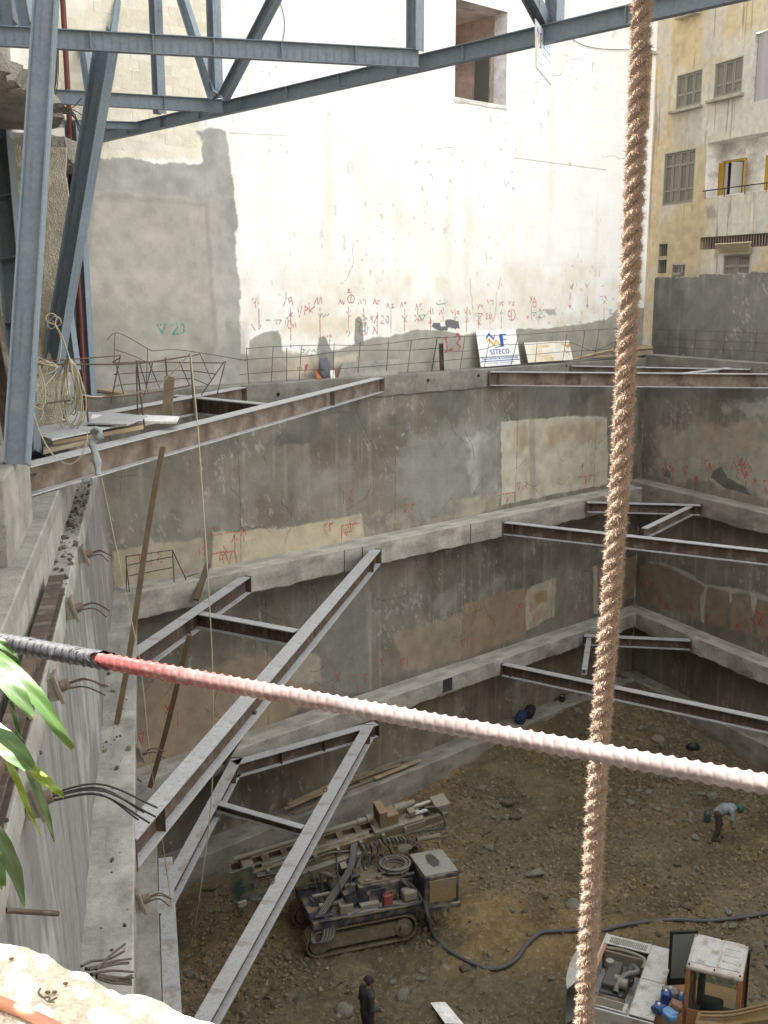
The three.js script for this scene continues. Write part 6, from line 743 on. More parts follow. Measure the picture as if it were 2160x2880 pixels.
{
  const Ls = [[-10.57,'farthest anchor head on the left ledge, below the planks'],[-13.47,'middle anchor head on the left ledge beside the rubble'],[-16.27,'anchor head on the left ledge just above the painted bar']];
  Ls.forEach(([a, l], i) => anchor(l, LEFT, a, 12.12, -0.06, [0.4, 0.45, 0.5][i], 0.08, M.rust, 3));
  anchor('nearest anchor head with long black strands beside the leaves', LEFT, -18.54, 12.0, -0.06, 1.05, 0.25, M.black);
  [-9.58,-14.18].forEach((a, i) => anchor(['small anchor head on the edge of the wide left ledge, behind the pole', 'anchor head with cut strands on the wide left ledge near the viewer'][i], LEFT, a, 8.4, 0.6, 0.4, 0.05, M.rust, 3));
}
// strand bundle and rods sticking out of the near left wall
{ const g = thing('strand_bundle', 'splayed bundle of cut steel strands just above the near concrete', 'strands'); for (const q of [[[-1.705,12.291,-5.366],[-1.706,12.195,-5.551],[-1.684,12.023,-5.822],[-1.659,11.89,-6.101]],[[-1.62,12.273,-5.362],[-1.637,12.186,-5.549],[-1.664,12.052,-5.828],[-1.655,11.934,-6.11]],[[-1.681,12.279,-5.364],[-1.656,12.17,-5.546],[-1.638,12.014,-5.82],[-1.617,11.843,-6.091]],[[-1.681,12.273,-5.362],[-1.649,12.166,-5.545],[-1.638,11.998,-5.816],[-1.631,11.82,-6.086]],[[-1.663,12.27,-5.362],[-1.643,12.162,-5.544],[-1.625,11.995,-5.816],[-1.635,11.815,-6.085]],[[-1.651,12.249,-5.358],[-1.612,12.14,-5.539],[-1.631,11.955,-5.808],[-1.604,11.761,-6.074]],[[-1.651,12.246,-5.357],[-1.625,12.112,-5.534],[-1.592,11.914,-5.799],[-1.611,11.739,-6.07]],[[-1.645,12.244,-5.356],[-1.618,12.106,-5.532],[-1.605,11.911,-5.799],[-1.604,11.724,-6.067]],[[-1.62,12.232,-5.354],[-1.606,12.088,-5.529],[-1.605,11.892,-5.795],[-1.614,11.696,-6.061]],[[-1.62,12.226,-5.353],[-1.6,12.075,-5.526],[-1.605,11.876,-5.792],[-1.614,11.682,-6.058]],[[-1.62,12.238,-5.355],[-1.6,12.094,-5.53],[-1.605,11.902,-5.797],[-1.617,11.709,-6.064]]]) put('strand', tube(q, 0.0075, 16, 6), M.rebarDark, g);
  tag(put('steel_rod', bar([-2.631,11.806,-6.696], [-2.388,11.556,-7.053], 0.02, 8), M.rust), 'round steel rod projecting from the near left wall', 'rod'); tag(put('steel_rod', bar([-3.298,11.837,-9.152], [-3.261,11.741,-9.438], 0.022, 8), M.dark), 'short dark rod beside the longest leaf', 'rod'); }
steelBeam('anchor_channel', 'dark steel channel laid along the left ledge toward the viewer', null, arr(onWall(LEFT, -13.2, 12.5, -0.22)), arr(onWall(LEFT, -22, 12.5, -0.24)), { H: 0.2, W: 0.18, plate: false, top: M.rust, bot: M.rust });
steelBeam('steel_waler', 'short dark channel standing over the near ledge', 'steel walers', arr(onWall(LEFT, -17.2, 12.85, -0.12)), arr(onWall(LEFT, -20.5, 12.85, -0.16)), { H: 0.22, W: 0.1, plate: false, top: M.rust, bot: M.rust });

// ---------------------------------------------------------------- machines on the pit floor
const lathe = (pts, n = 16) => new THREE.LatheGeometry(pts.map((p) => new THREE.Vector2(...p)), n);
const cylX = (r, x0, x1, y, z, n = 14) => metric(new THREE.CylinderGeometry(r, r, x1 - x0, n).rotateZ(PI / 2).translate((x0 + x1) / 2, y, z));
const cylZ = (r, z0, z1, x, y, n = 18) => metric(new THREE.CylinderGeometry(r, r, z1 - z0, n).rotateX(PI / 2).translate(x, y, (z0 + z1) / 2));
const tMud = tex(256, 256, (u, v) => { const a = fbm(u * 6, v * 6, 950, 4, 6), b = fbm(u * 40, v * 40, 951, 2, 40), k = 0.75 + 0.5 * b; return mix3([0.1, 0.078, 0.05], [0.22, 0.18, 0.12], a).map((x) => x * k); });
const painted = (c, mud, s) => std({ map: (() => { const t = tex(256, 256, (u, v) => { const m = smooth(mud - 0.26, mud + 0.22, 1 - fbm(u * 5, v * 5, s, 5, 5)), b = 0.8 + 0.4 * fbm(u * 40, v * 40, s + 1, 2, 40); return mix3(c, [0.2, 0.165, 0.11], 1 - m).map((x) => x * b); }); t.repeat.set(0.9, 0.9); return t; })(), roughness: 0.75 });
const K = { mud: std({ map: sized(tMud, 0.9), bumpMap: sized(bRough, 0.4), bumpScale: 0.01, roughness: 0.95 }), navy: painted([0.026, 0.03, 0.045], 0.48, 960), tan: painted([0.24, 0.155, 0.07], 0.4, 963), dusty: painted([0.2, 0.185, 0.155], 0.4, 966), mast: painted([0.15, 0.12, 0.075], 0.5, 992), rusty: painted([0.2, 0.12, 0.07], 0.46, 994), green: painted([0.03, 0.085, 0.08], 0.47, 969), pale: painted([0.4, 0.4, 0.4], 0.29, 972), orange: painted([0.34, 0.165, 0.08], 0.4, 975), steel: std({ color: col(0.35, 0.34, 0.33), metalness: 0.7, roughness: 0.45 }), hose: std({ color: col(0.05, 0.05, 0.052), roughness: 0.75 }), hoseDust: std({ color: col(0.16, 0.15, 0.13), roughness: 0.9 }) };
// a crawler track: belt of shoes round two wheels; x0..x1 wheel centres, z0..z1 width
function crawler(g, x0, x1, r, z0, z1, y0, shoes, mat = K.mud) {
  const S = [], L = x1 - x0, per = 2 * L + 2 * PI * r, n = Math.round(per / shoes), w = z1 - z0, tr = new THREE.Group(); tr.name = 'track'; g.add(tr);
  for (let i = 0; i < n; i++) {
    let s = (i / n) * per, x, y, a; if (s < L) { x = x0 + s; y = y0 + 2 * r; a = 0; } else if (s < L + PI * r) { const t = (s - L) / r; x = x1 + r * Math.sin(t); y = y0 + r + r * Math.cos(t); a = -t; } else if (s < 2 * L + PI * r) { x = x1 - (s - L - PI * r); y = y0; a = PI; } else { const t = (s - 2 * L - PI * r) / r; x = x0 - r * Math.sin(t); y = y0 + r - r * Math.cos(t); a = -PI - t; }
    S.push(metric(new THREE.BoxGeometry(shoes * 0.94, 0.03, w).rotateZ(a).translate(x, y, (z0 + z1) / 2)), metric(new THREE.BoxGeometry(0.018, 0.03, w).translate(0, 0.03, 0).rotateZ(a).translate(x, y, (z0 + z1) / 2)));
  }
  put('shoes', merge(S), mat, tr); put('side_frame', span(x0 - 0.05, x1 - 0.2, y0 + r * 0.45, y0 + r * 1.5, z0 + 0.07, z1 - 0.04), mat, tr); put('sprocket', merge([cylZ(r * 0.72, z0 + 0.05, z1 - 0.02, x1, y0 + r), cylZ(r * 0.34, z1 - 0.02, z1 + 0.09, x1, y0 + r)]), mat, tr); put('idler', cylZ(r * 0.8, z0 + 0.05, z1 - 0.03, x0, y0 + r), mat, tr);
}
const RIG = thing('drilling_rig', 'dusty crawler drilling rig with its long mast lying low', 'drilling rig', null, [-0.6, 0.02, -24.7], 0.333);
{
  crawler(RIG, -1.32, 0.86, 0.33, 0.45, 0.88, 0.03, 0.11); crawler(RIG, -1.32, 0.86, 0.33, -0.88, -0.45, 0.03, 0.11);
  put('chassis', merge([rbox(2.9, 0.22, 1.75, 0.03, -0.05, 0.86, 0), rbox(0.9, 0.45, 0.8, 0.03, -0.1, 0.55, 0)]), K.navy, RIG);
  const bd = put('body', merge([rbox(1.45, 0.5, 1.1, 0.03, 0.52, 1.22, -0.05), rbox(0.32, 0.5, 0.12, 0.02, -0.35, 1.2, 0.2)]), K.navy, RIG, 'navy hull with a mud-caked top');
  put('top_panel', rbox(1.3, 0.03, 0.95, 0.01, 0.52, 1.488, -0.05), K.mud, bd); put('side_panel', rbox(0.5, 0.3, 0.03, 0.01, 0.3, 1.2, 0.515), K.navy, bd); put('gauge', cylZ(0.05, 0.5, 0.54, 0.05, 1.28), K.dusty, bd); put('step', rbox(1.9, 0.06, 0.3, 0.015, 0.35, 0.99, 0.78), K.dusty, bd); put('rail', cylX(0.03, -1.35, 1.3, 1.0, 0.9), K.navy, bd);
  // engine housing
  const en = put('engine_housing', rbox(0.95, 0.95, 1.2, 0.05, 1.85, 1.22, 0.36), K.navy, RIG, 'navy engine housing'); put('lid', rbox(0.9, 0.03, 1.12, 0.012, 1.85, 1.705, 0.36), std({ map: tex(256, 256, (u, v) => { const d = smooth(0.02, -0.02, Math.hypot((u - 0.5) * 1.2, (v - 0.42) * 0.75) - 0.22 - 0.16 * (fbm(u * 5, v * 5, 980, 4) - 0.5)), n = 0.8 + 0.4 * fbm(u * 18, v * 18, 981, 3); return mix3([0.25, 0.24, 0.215], [0.06, 0.06, 0.06], d).map((x) => x * n); }), roughness: 0.6 }), en, 'pale lid with a dark oil stain');
  { const g = en.children[0].geometry, p = g.attributes.position, uv = g.attributes.uv; for (let i = 0; i < p.count; i++) uv.setXY(i, (p.getX(i) - 1.4) / 0.9, (p.getZ(i) + 0.2) / 1.12); }
  put('side_panel', rbox(0.72, 0.6, 0.03, 0.01, 1.87, 1.27, 0.965), K.tan, en, 'tan side panel'); put('bumper', rbox(0.98, 0.12, 0.1, 0.02, 1.85, 0.82, 1.0), K.navy, en); put('exhaust', cylX(0.07, 1.7, 2.35, 1.95, -0.45), K.dusty, en); put('side_panel', rbox(0.03, 0.6, 0.9, 0.01, 2.33, 1.27, 0.36), K.tan, en);
  put('valve_block', merge([rbox(0.35, 0.25, 0.25, 0.03, -0.6, 1.1, 0.65), cylX(0.06, -1.2, -0.2, 1.08, 0.35), cylX(0.045, -1.3, -0.3, 1.22, 0.1), rbox(0.5, 0.14, 0.16, 0.02, 0.0, 1.08, 0.72)]), K.dusty, RIG); put('fuel_tank', rbox(0.4, 0.3, 0.3, 0.08, 1.05, 1.18, 0.72), K.dusty, RIG, 'grey tank by the engine');
  put('control_box', metric(new THREE.BoxGeometry(0.3, 0.35, 0.22).rotateZ(0.3).translate(-0.45, 1.35, 0.62)), K.navy, RIG); put('winch', cylZ(0.16, -0.5, 0, -0.6, 1.2), K.mud, RIG);
  // small fittings crowding the deck and the mast root
  for (let i = 0; i < 44; i++) { const x = rr(-1.3, 1.2), z = rr(-0.75, 0.82), y = 0.98 + (x > -0.2 && x < 1.2 && z < 0.5 ? 0.52 : 0), s = rr(0.05, 0.15); put('fitting', i % 3 === 0 ? cylX(s * 0.4, x - s, x + s, y + s * 0.4, z, 9) : i % 3 === 1 ? rbox(s * 1.4, s, s * 1.1, 0.012, x, y + s / 2, z) : bar([x, y, z], [x + rr(-0.25, 0.25), y + rr(0.08, 0.3), z + rr(-0.2, 0.2)], 0.02, 7), [K.dusty, K.mud, K.navy, K.hose][i % 4], RIG); }
  for (let i = 0; i < 14; i++) { const x = rr(-1.2, 0.6), z = rr(-0.3, 0.5); put('hose', tube([[x, 1.05, z], [x + rr(-0.3, 0.3), rr(1.3, 1.7), z - 0.2], [x + rr(-0.4, 0.4), rr(1.6, 2.0), -0.5], [x + rr(-0.3, 0.3), 1.95, -0.7]], 0.018, 20, 6), i % 2 ? K.hose : K.hoseDust, RIG); }
  // hose loops
  for (let i = 0; i < 6; i++) put('coiled_hose', new THREE.TorusGeometry(0.29 + 0.05 * (i % 3), 0.028, 8, 40).rotateX(PI / 2 + 0.05 * Math.sin(i * 2)).translate(0.9 + 0.03 * (i % 2), 1.53 + 0.028 * i, -0.04 + 0.02 * (i % 3)), K.hoseDust, RIG);
  for (let i = 0; i < 16; i++) { const z = 0.3 + 0.035 * i, d = rr(-0.05, 0.05); put('hose', tube([[-0.4 + d, 1.15, z * 0.6], [-0.75, 1.05 - 0.02 * i, z], [-0.95 + d, 0.9 - 0.01 * i, 0.55 + 0.02 * i], [-0.6 + d, 0.98, 0.75 + 0.01 * i], [-0.05, 1.05 + d, 0.72]], 0.017, 26, 6), i % 3 ? K.hoseDust : K.hose, RIG); }
  for (let i = 0; i < 9; i++) { const d = 0.04 * i; put('hose', tube([[-0.1 + d * 0.5, 2.15, -0.45], [-0.3 + d * 0.3, 1.75, -0.1 + d * 0.4], [-1.05 + d * 0.5, 1.15, 0.35 + d * 0.3], [-1.5 + d * 0.4, 0.75, 0.75], [-1.55 + d * 0.3, 0.5, 0.95], [-1.35 + d, 0.55, 1.0], [-1.2 + d, 0.85, 0.8]], 0.02, 34, 6), i % 2 ? K.hoseDust : K.hose, RIG); }
  for (let i = 0; i < 5; i++) put('hose', tube([[0.9, 1.5, 0.5 + i * 0.03], [1.15, 1.4 - i * 0.03, 0.75], [1.3, 1.1, 0.9 + i * 0.02], [1.1 - i * 0.08, 0.95, 0.88], [0.6 - i * 0.1, 1.05, 0.85]], 0.02, 24, 6), K.hose, RIG);
  // mast
  const ma = new THREE.Group(); ma.name = 'mast'; RIG.add(ma); const p0 = V3(-3.1, 1.75, -0.74), p1 = V3(2.62, 2.5, -0.84), d = p1.clone().sub(p0), L = d.length(); ma.position.copy(p0); d.normalize(); const zz = d.clone().cross(V3(0, 1, 0)).normalize(); ma.quaternion.setFromRotationMatrix(new THREE.Matrix4().makeBasis(d, zz.clone().cross(d), zz)); ma.rotateX(0.25);
  put('mast_rail', box(L, 0.2, 0.11, L / 2, 0, 0.25), K.mast, ma); put('mast_rail', box(L, 0.2, 0.11, L / 2, 0, -0.25), K.mast, ma); put('mast_bed', box(L - 0.2, 0.16, 0.4, L / 2, -0.12, 0), K.mud, ma); put('mast_flange', box(L - 0.1, 0.03, 0.2, L / 2, -0.115, 0.3), K.mud, ma); put('feed_cylinder', cylX(0.06, 0.7, L * 0.62, 0.07, 0.12), K.dusty, ma); for (let i = 0; i < 5; i++) put('hose', tube([[0.5, 0.05, 0.33 + 0.02 * i], [1.4, -0.02 - 0.02 * i, 0.36], [2.4, 0.02 + 0.01 * i, 0.37], [3.2, -0.12, 0.36 + 0.02 * i]], 0.018, 24, 6), i % 2 ? K.hose : K.hoseDust, ma); for (let i = 0; i < 7; i++) put('clamp', rbox(0.09, 0.16, 0.1, 0.015, 0.8 + i * 0.62, 0.02, 0.34), K.dusty, ma);
  for (let i = 0; i < 11; i++) put('crosspiece', box(0.18, 0.06, 0.46, 0.35 + i * 0.5, 0.09, 0), i % 2 ? K.mast : K.mud, ma); put('feed_chain', box(L - 0.5, 0.03, 0.06, L / 2, 0.07, 0.02), K.steel, ma);
  put('drill_rod', cylX(0.06, 0.05, L * 0.64, 0.36, -0.08), K.dusty, ma, 'long steel drill rod'); put('rod_chuck', merge([cylX(0.085, L * 0.58, L * 0.6, 0.36, -0.08), cylX(0.07, L * 0.6, L * 0.63, 0.36, -0.08), cylX(0.11, L * 0.625, L * 0.655, 0.36, -0.08)]), K.dusty, ma);
  const ro = put('rotary_head', merge([metric(new THREE.BoxGeometry(0.2, 0.62, 0.5, 1, 1, 1).translate(L * 0.69, 0.36, -0.05)), rbox(0.34, 0.4, 0.4, 0.04, L * 0.735, 0.3, 0.0)]), K.rusty, ma, 'rotary drive head'); put('motor', merge([cylX(0.11, L * 0.76, L * 0.82, 0.42, -0.1), cylX(0.08, L * 0.82, L * 0.86, 0.42, -0.1), rbox(0.2, 0.16, 0.2, 0.03, L * 0.83, 0.32, 0.1)]), K.dusty, ro); put('sled', rbox(1.4, 0.1, 0.52, 0.02, L * 0.76, 0.12, 0.04), K.dusty, ro); put('side_plate', box(0.6, 0.2, 0.03, L * 0.83, 0.02, 0.33), K.dusty, ro);
  const te = put('mast_top', rbox(0.42, 0.3, 0.44, 0.02, L - 0.12, 0.18, 0), K.dusty, ma, 'boxy grey mast end'); put('guide_rail', merge([cylX(0.045, L - 1.1, L - 0.3, 0.24, 0.12), cylX(0.045, L - 1.1, L - 0.3, 0.24, -0.14), box(0.9, 0.05, 0.06, L - 0.75, 0.16, 0)]), K.pale, te);
  const sh = put('guard_plate', metric(new THREE.BoxGeometry(0.56, 1.05, 0.05, 8, 8, 1).translate(0.12, -0.12, 0.36)), K.green, ma, 'green mud-caked guard plate at the mast foot'); put('foot_clamp', merge([cylZ(0.1, -0.25, 0.35, 0.28, 0.1), rbox(0.3, 0.3, 0.5, 0.04, 0.35, 0.12, 0), cylX(0.08, 0.1, 0.4, -0.35, 0.3)]), K.dusty, ma); put('foot_pad', rbox(0.22, 0.18, 0.2, 0.03, 0.05, -0.7, 0.34), K.pale, sh);
  put('carrier_arm', merge([metric(new THREE.BoxGeometry(1.6, 0.12, 0.28).rotateZ(0.05).translate(L * 0.42, -0.2, 0.42)), metric(new THREE.BoxGeometry(0.16, 1.0, 0.16).rotateX(0.5).translate(L * 0.46, -0.55, 0.5))]), K.dusty, ma, 'dusty arm carrying the mast'); put('lift_cylinder', bar([L * 0.3, -0.15, 0.3], [L * 0.52, -0.85, 0.85], 0.07, 12), K.dusty, ma); put('lift_cylinder', bar([L * 0.58, -0.15, 0.25], [L * 0.5, -0.85, 0.7], 0.06, 12), K.steel, ma);
  for (let i = 0; i < 8; i++) put('hose', tube([[0.45 + i * 0.02, 0.1, 0.3], [0.9, -0.25 - 0.03 * i, 0.45], [0.55 + 0.05 * i, -0.65 - 0.02 * i, 0.5], [0.25 + 0.03 * i, -0.6, 0.4], [0.3, -0.1, 0.3]], 0.016, 24, 6), K.hoseDust, ma);
  // cable chain arching from the mast to the body
  const ch = new THREE.CatmullRomCurve3([V3(0.2, 2.02, -0.35), V3(0.9, 2.12, -0.3), V3(1.5, 2.0, -0.35), V3(1.72, 1.75, -0.4), V3(1.55, 1.55, -0.42)].map((v) => v)); for (let i = 0; i < 26; i++) { const t = i / 25, c = put('chain_link', i % 2 ? linkA() : linkB(), i % 2 ? K.hose : K.mud, RIG); c.position.copy(ch.getPoint(t)); const tg = ch.getTangent(t); c.quaternion.setFromUnitVectors(V3(1, 0, 0), tg); }
  for (let i = 0; i < 4; i++) put('hose', tube([V3(1.9, 2.6, -0.8), V3(2.3, 2.75 - 0.03 * i, -0.4), V3(2.35, 2.4, -0.15 + 0.03 * i), V3(1.9, 2.25, -0.3), V3(1.5, 2.2, -0.4)], 0.024, 26, 7), K.hose, RIG);
}
function linkA() { return (linkA.g ||= metric(new THREE.BoxGeometry(0.07, 0.1, 0.22))); }
function linkB() { return (linkB.g ||= metric(new THREE.BoxGeometry(0.05, 0.12, 0.24))); }
{ const p = RIG.localToWorld(V3(0.46, 1.02, 0.78)), g = thing('jerry_can', 'red jerry can standing on the side step of the drilling rig', 'jerry can', null, arr(p), 0.5), r = std({ color: col(0.22, 0.05, 0.045), roughness: 0.6 }); put('body', rbox(0.26, 0.3, 0.15, 0.03, 0, 0.15, 0), r, g); put('handle', tube([[-0.09, 0.3, 0], [-0.08, 0.35, 0], [0.05, 0.36, 0], [0.08, 0.3, 0]], 0.014, 16, 6), r, g); put('cap', new THREE.CylinderGeometry(0.03, 0.03, 0.05, 10).translate(0.11, 0.31, 0), M.black, g); }
// hydraulic hose across the floor
{
  const pts = [[1.1,0.1,-25.33],[1.22,0.1,-24.65],[1.56,0.1,-23.9],[2.15,0.1,-23.29],[2.64,0.1,-23.09],[3.17,0.1,-23.34],[3.6,0.1,-24.0],[4.0,0.1,-24.35],[4.48,0.1,-24.4],[4.96,0.1,-24.45],[5.52,0.1,-24.6],[6.29,0.1,-24.86],[7.55,0.1,-25.12],[8.42,0.1,-24.99],[10.07,0.1,-25.25],[11.04,0.1,-25.55]].map((p) => V3(p)); pts.forEach((p) => (p.y = groundY(p.x, p.z) + 0.06)); pts.unshift(RIG.localToWorld(V3(1.36, 1.1, 0.98)), RIG.localToWorld(V3(1.44, 0.6, 1.06)));
  tag(put('supply_hose', tube(pts, 0.05, 140, 10), std({ color: col(0.075, 0.077, 0.085), roughness: 0.7 })), 'thick dark hose curving across the earth from the drilling rig', 'hose');
}
const EX = thing('excavator', 'orange and white excavator with an open engine bay at the lower right', 'excavator', null, [5.08, 0.02, -21.9], -0.4235);
{
  crawler(EX, -0.3, 2.6, 0.36, 0.05, 0.6, 0.02, 0.16); crawler(EX, -0.3, 2.6, 0.36, 2.05, 2.6, 0.02, 0.16); put('turntable', metric(new THREE.CylinderGeometry(0.6, 0.65, 0.3, 28).translate(1.2, 0.85, 1.3)), M.dark, EX);
  put('platform', span(-0.05, 3.1, 0.98, 1.1, 0.02, 2.66), K.orange, EX);
  put('counterweight', metric(new THREE.CylinderGeometry(1.45, 1.5, 0.85, 40, 1, false, PI * 1.22, PI * 0.56).scale(0.34, 1, 0.93).translate(0.02, 1.28, 1.33), 1), painted([0.33, 0.325, 0.31], 0.4, 984), EX, 'rounded pale counterweight');
  const bay = put('engine_bay', merge([span(0, 0.04, 1.1, 1.7, 0, 2.66), span(0, 1.55, 1.1, 1.66, 0, 0.04), span(1.02, 1.06, 1.1, 1.66, 0.04, 2.6), span(0, 1.55, 1.1, 1.66, 2.62, 2.66), span(0.04, 1.02, 1.1, 1.12, 0.04, 2.62)]), K.pale, EX, 'engine bay with its hood off');
  put('hood_panel', rbox(0.5, 0.035, 1.28, 0.012, 1.29, 1.685, 0.68), K.pale, bay, 'pale hood panel with bolt holes'); put('hood_panel', rbox(0.5, 0.035, 1.26, 0.012, 1.29, 1.685, 1.97), K.pale, bay); put('hood_panel', rbox(1.0, 0.03, 0.36, 0.01, 0.53, 1.68, 0.2), K.pale, bay); put('hood_panel', rbox(0.95, 0.03, 0.3, 0.01, 0.5, 1.68, 2.45), K.pale, bay); put('hood_panel', rbox(0.1, 0.03, 1.8, 0.01, 0.06, 1.682, 1.3), K.orange, bay);
  for (let i = 0; i < 22; i++) put('vent_strip', span(0.14 + i * 0.038, 0.16 + i * 0.038, 1.694, 1.712, 0.12, 0.32), K.dusty, bay); for (let i = 0; i < 7; i++) put('vent_strip', span(0.1, 0.9, 1.694, 1.712, 2.34 + i * 0.035, 2.355 + i * 0.035), K.dusty, bay);  // darker strips laid on the panels in place of shaded slots
  put('radiator', merge([rbox(0.9, 0.4, 0.14, 0.02, 0.52, 1.4, 0.46), tube([[0.1, 1.62, 0.45], [0.5, 1.66, 0.46], [0.95, 1.6, 0.5], [0.98, 1.55, 0.8]], 0.04, 20, 8)]), K.dusty, bay); put('engine_block', merge([rbox(0.5, 0.35, 1.1, 0.04, 0.5, 1.3, 1.25), rbox(0.3, 0.2, 0.9, 0.05, 0.42, 1.52, 1.25), cylZ(0.07, 0.8, 1.6, 0.72, 1.5), rbox(0.2, 0.18, 0.24, 0.04, 0.75, 1.4, 1.1)]), std({ color: col(0.06, 0.058, 0.055), roughness: 0.6 }), bay); put('muffler', cylX(0.14, 0.2, 0.85, 1.48, 2.12), M.rust, bay); put('intake_pipe', tube([[0.75, 1.5, 0.7], [0.9, 1.6, 1.0], [0.7, 1.62, 1.25], [0.6, 1.6, 1.6], [0.62, 1.58, 1.9]], 0.06, 26, 9), std({ color: col(0.12, 0.12, 0.12), roughness: 0.5 }), bay); put('turbo', merge([cylX(0.11, 0.6, 0.8, 1.6, 1.55), cylX(0.08, 0.5, 0.62, 1.62, 1.45)]), K.dusty, bay); put('filter', metric(new THREE.CylinderGeometry(0.09, 0.09, 0.3, 14).translate(0.3, 1.55, 1.0)), K.steel, bay);
  // cab
  const c0 = 2.02, c1 = 3.12, z0 = 0.78, z1 = 2.02, top = 2.72, cab = new THREE.Group(); cab.name = 'cab'; EX.add(cab); cab.userData.label = 'orange cab with a pale roof';
  put('roof', merge([rbox(c1 - c0, 0.12, z1 - z0, 0.055, (c0 + c1) / 2, top - 0.06, (z0 + z1) / 2)]), painted([0.42, 0.385, 0.37], 0.27, 987), cab, 'pale dusty roof'); put('roof_panel', rbox(0.5, 0.02, 0.95, 0.008, c0 + 0.32, top + 0.006, (z0 + z1) / 2), K.pale, cab); put('roof_hatch', rbox(0.42, 0.028, 0.9, 0.012, c1 - 0.28, top + 0.006, (z0 + z1) / 2), K.pale, cab);
  for (let i = 0; i < 3; i++) put('hatch_rib', rbox(0.32, 0.014, 0.05, 0.006, c1 - 0.28, top + 0.024, z0 + 0.35 + i * 0.24), K.pale, cab); for (const [x, z] of [[c0 + 0.06, z0 + 0.06], [c1 - 0.06, z0 + 0.06], [c1 - 0.06, z1 - 0.06], [c0 + 0.06, z1 - 0.06], [(c0 + c1) / 2, z0 + 0.05], [(c0 + c1) / 2, z1 - 0.05]]) put('roof_bolt', new THREE.CylinderGeometry(0.018, 0.018, 0.03, 8).translate(x, top + 0.01, z), M.dark, cab);
  for (const [x, z] of [[c0 + 0.05, z0 + 0.05], [c1 - 0.05, z0 + 0.05], [c0 + 0.05, z1 - 0.05], [c1 - 0.05, z1 - 0.05]]) put('pillar', rbox(0.1, top - 1.15, 0.1, 0.03, x, (top + 1.05) / 2, z), K.orange, cab); put('lower_panel', merge([span(c0, c1, 1.1, 1.75, z1 - 0.04, z1), span(c0, c0 + 0.04, 1.1, 1.8, z0, z1)]), K.orange, cab);
  const glass = new THREE.MeshPhysicalMaterial({ color: col(0.75, 0.82, 0.82), transmission: 1, thickness: 0, roughness: 0.12 }); put('rear_window', span(c0 + 0.01, c0 + 0.02, 1.8, top - 0.12, z0 + 0.1, z1 - 0.1), glass, cab); put('side_window', span(c0 + 0.1, c1 - 0.1, 1.75, top - 0.12, z1 - 0.03, z1 - 0.02), glass, cab); put('seat', merge([rbox(0.45, 0.14, 0.48, 0.05, 2.5, 1.5, 1.35), rbox(0.12, 0.6, 0.46, 0.05, 2.28, 1.85, 1.35)]), M.black, cab); put('floor', span(c0, c1, 1.1, 1.14, z0, z1), M.dark, cab);
  put('cab_door', metric(merge([rbox(0.62, 1.3, 0.05, 0.02)]).rotateY(0.5).translate(1.78, 1.95, 0.62)), M.black, cab, 'black-framed cab door swung open'); put('door_pane', metric(new THREE.BoxGeometry(0.5, 1.05, 0.052).rotateY(0.5).translate(1.78, 2.0, 0.622)), std({ color: col(0.2, 0.22, 0.22), roughness: 0.25 }), cab); put('gutter', box(0.03, 0.03, z1 - z0, c0 - 0.01, top - 0.13, (z0 + z1) / 2), M.dark, cab); put('wiper_bar', span(c1, c1 + 0.04, 1.3, top - 0.05, z0 + 0.05, z0 + 0.12), M.black, cab);
  // boom
  const bm = new THREE.Shape([[0, -0.3], [0.5, -0.32], [2.2, 0.55], [4.5, 0.95], [4.5, 1.25], [2.1, 1.15], [0.5, 0.35], [0, 0.25]].map((p) => new THREE.Vector2(...p)));
  const bo = put('boom', metric(new THREE.ExtrudeGeometry(bm, { depth: 0.34, bevelEnabled: true, bevelSize: 0.02, bevelThickness: 0.02, bevelSegments: 1 }).translate(2.35, 1.6, 2.2), 1), painted([0.2, 0.13, 0.05], 0.42, 990), EX, 'ochre boom reaching out of the frame'); for (const z of [2.3, 2.42]) put('hydraulic_pipe', tube([[2.4, 1.95, z], [2.9, 2.1, z], [4.4, 2.85, z], [6.5, 3.0, z]], 0.028, 30, 8), K.tan, bo); put('ram', bar([2.5, 1.3, 2.75], [4.2, 2.35, 2.75], 0.08, 12), K.steel, bo);
}
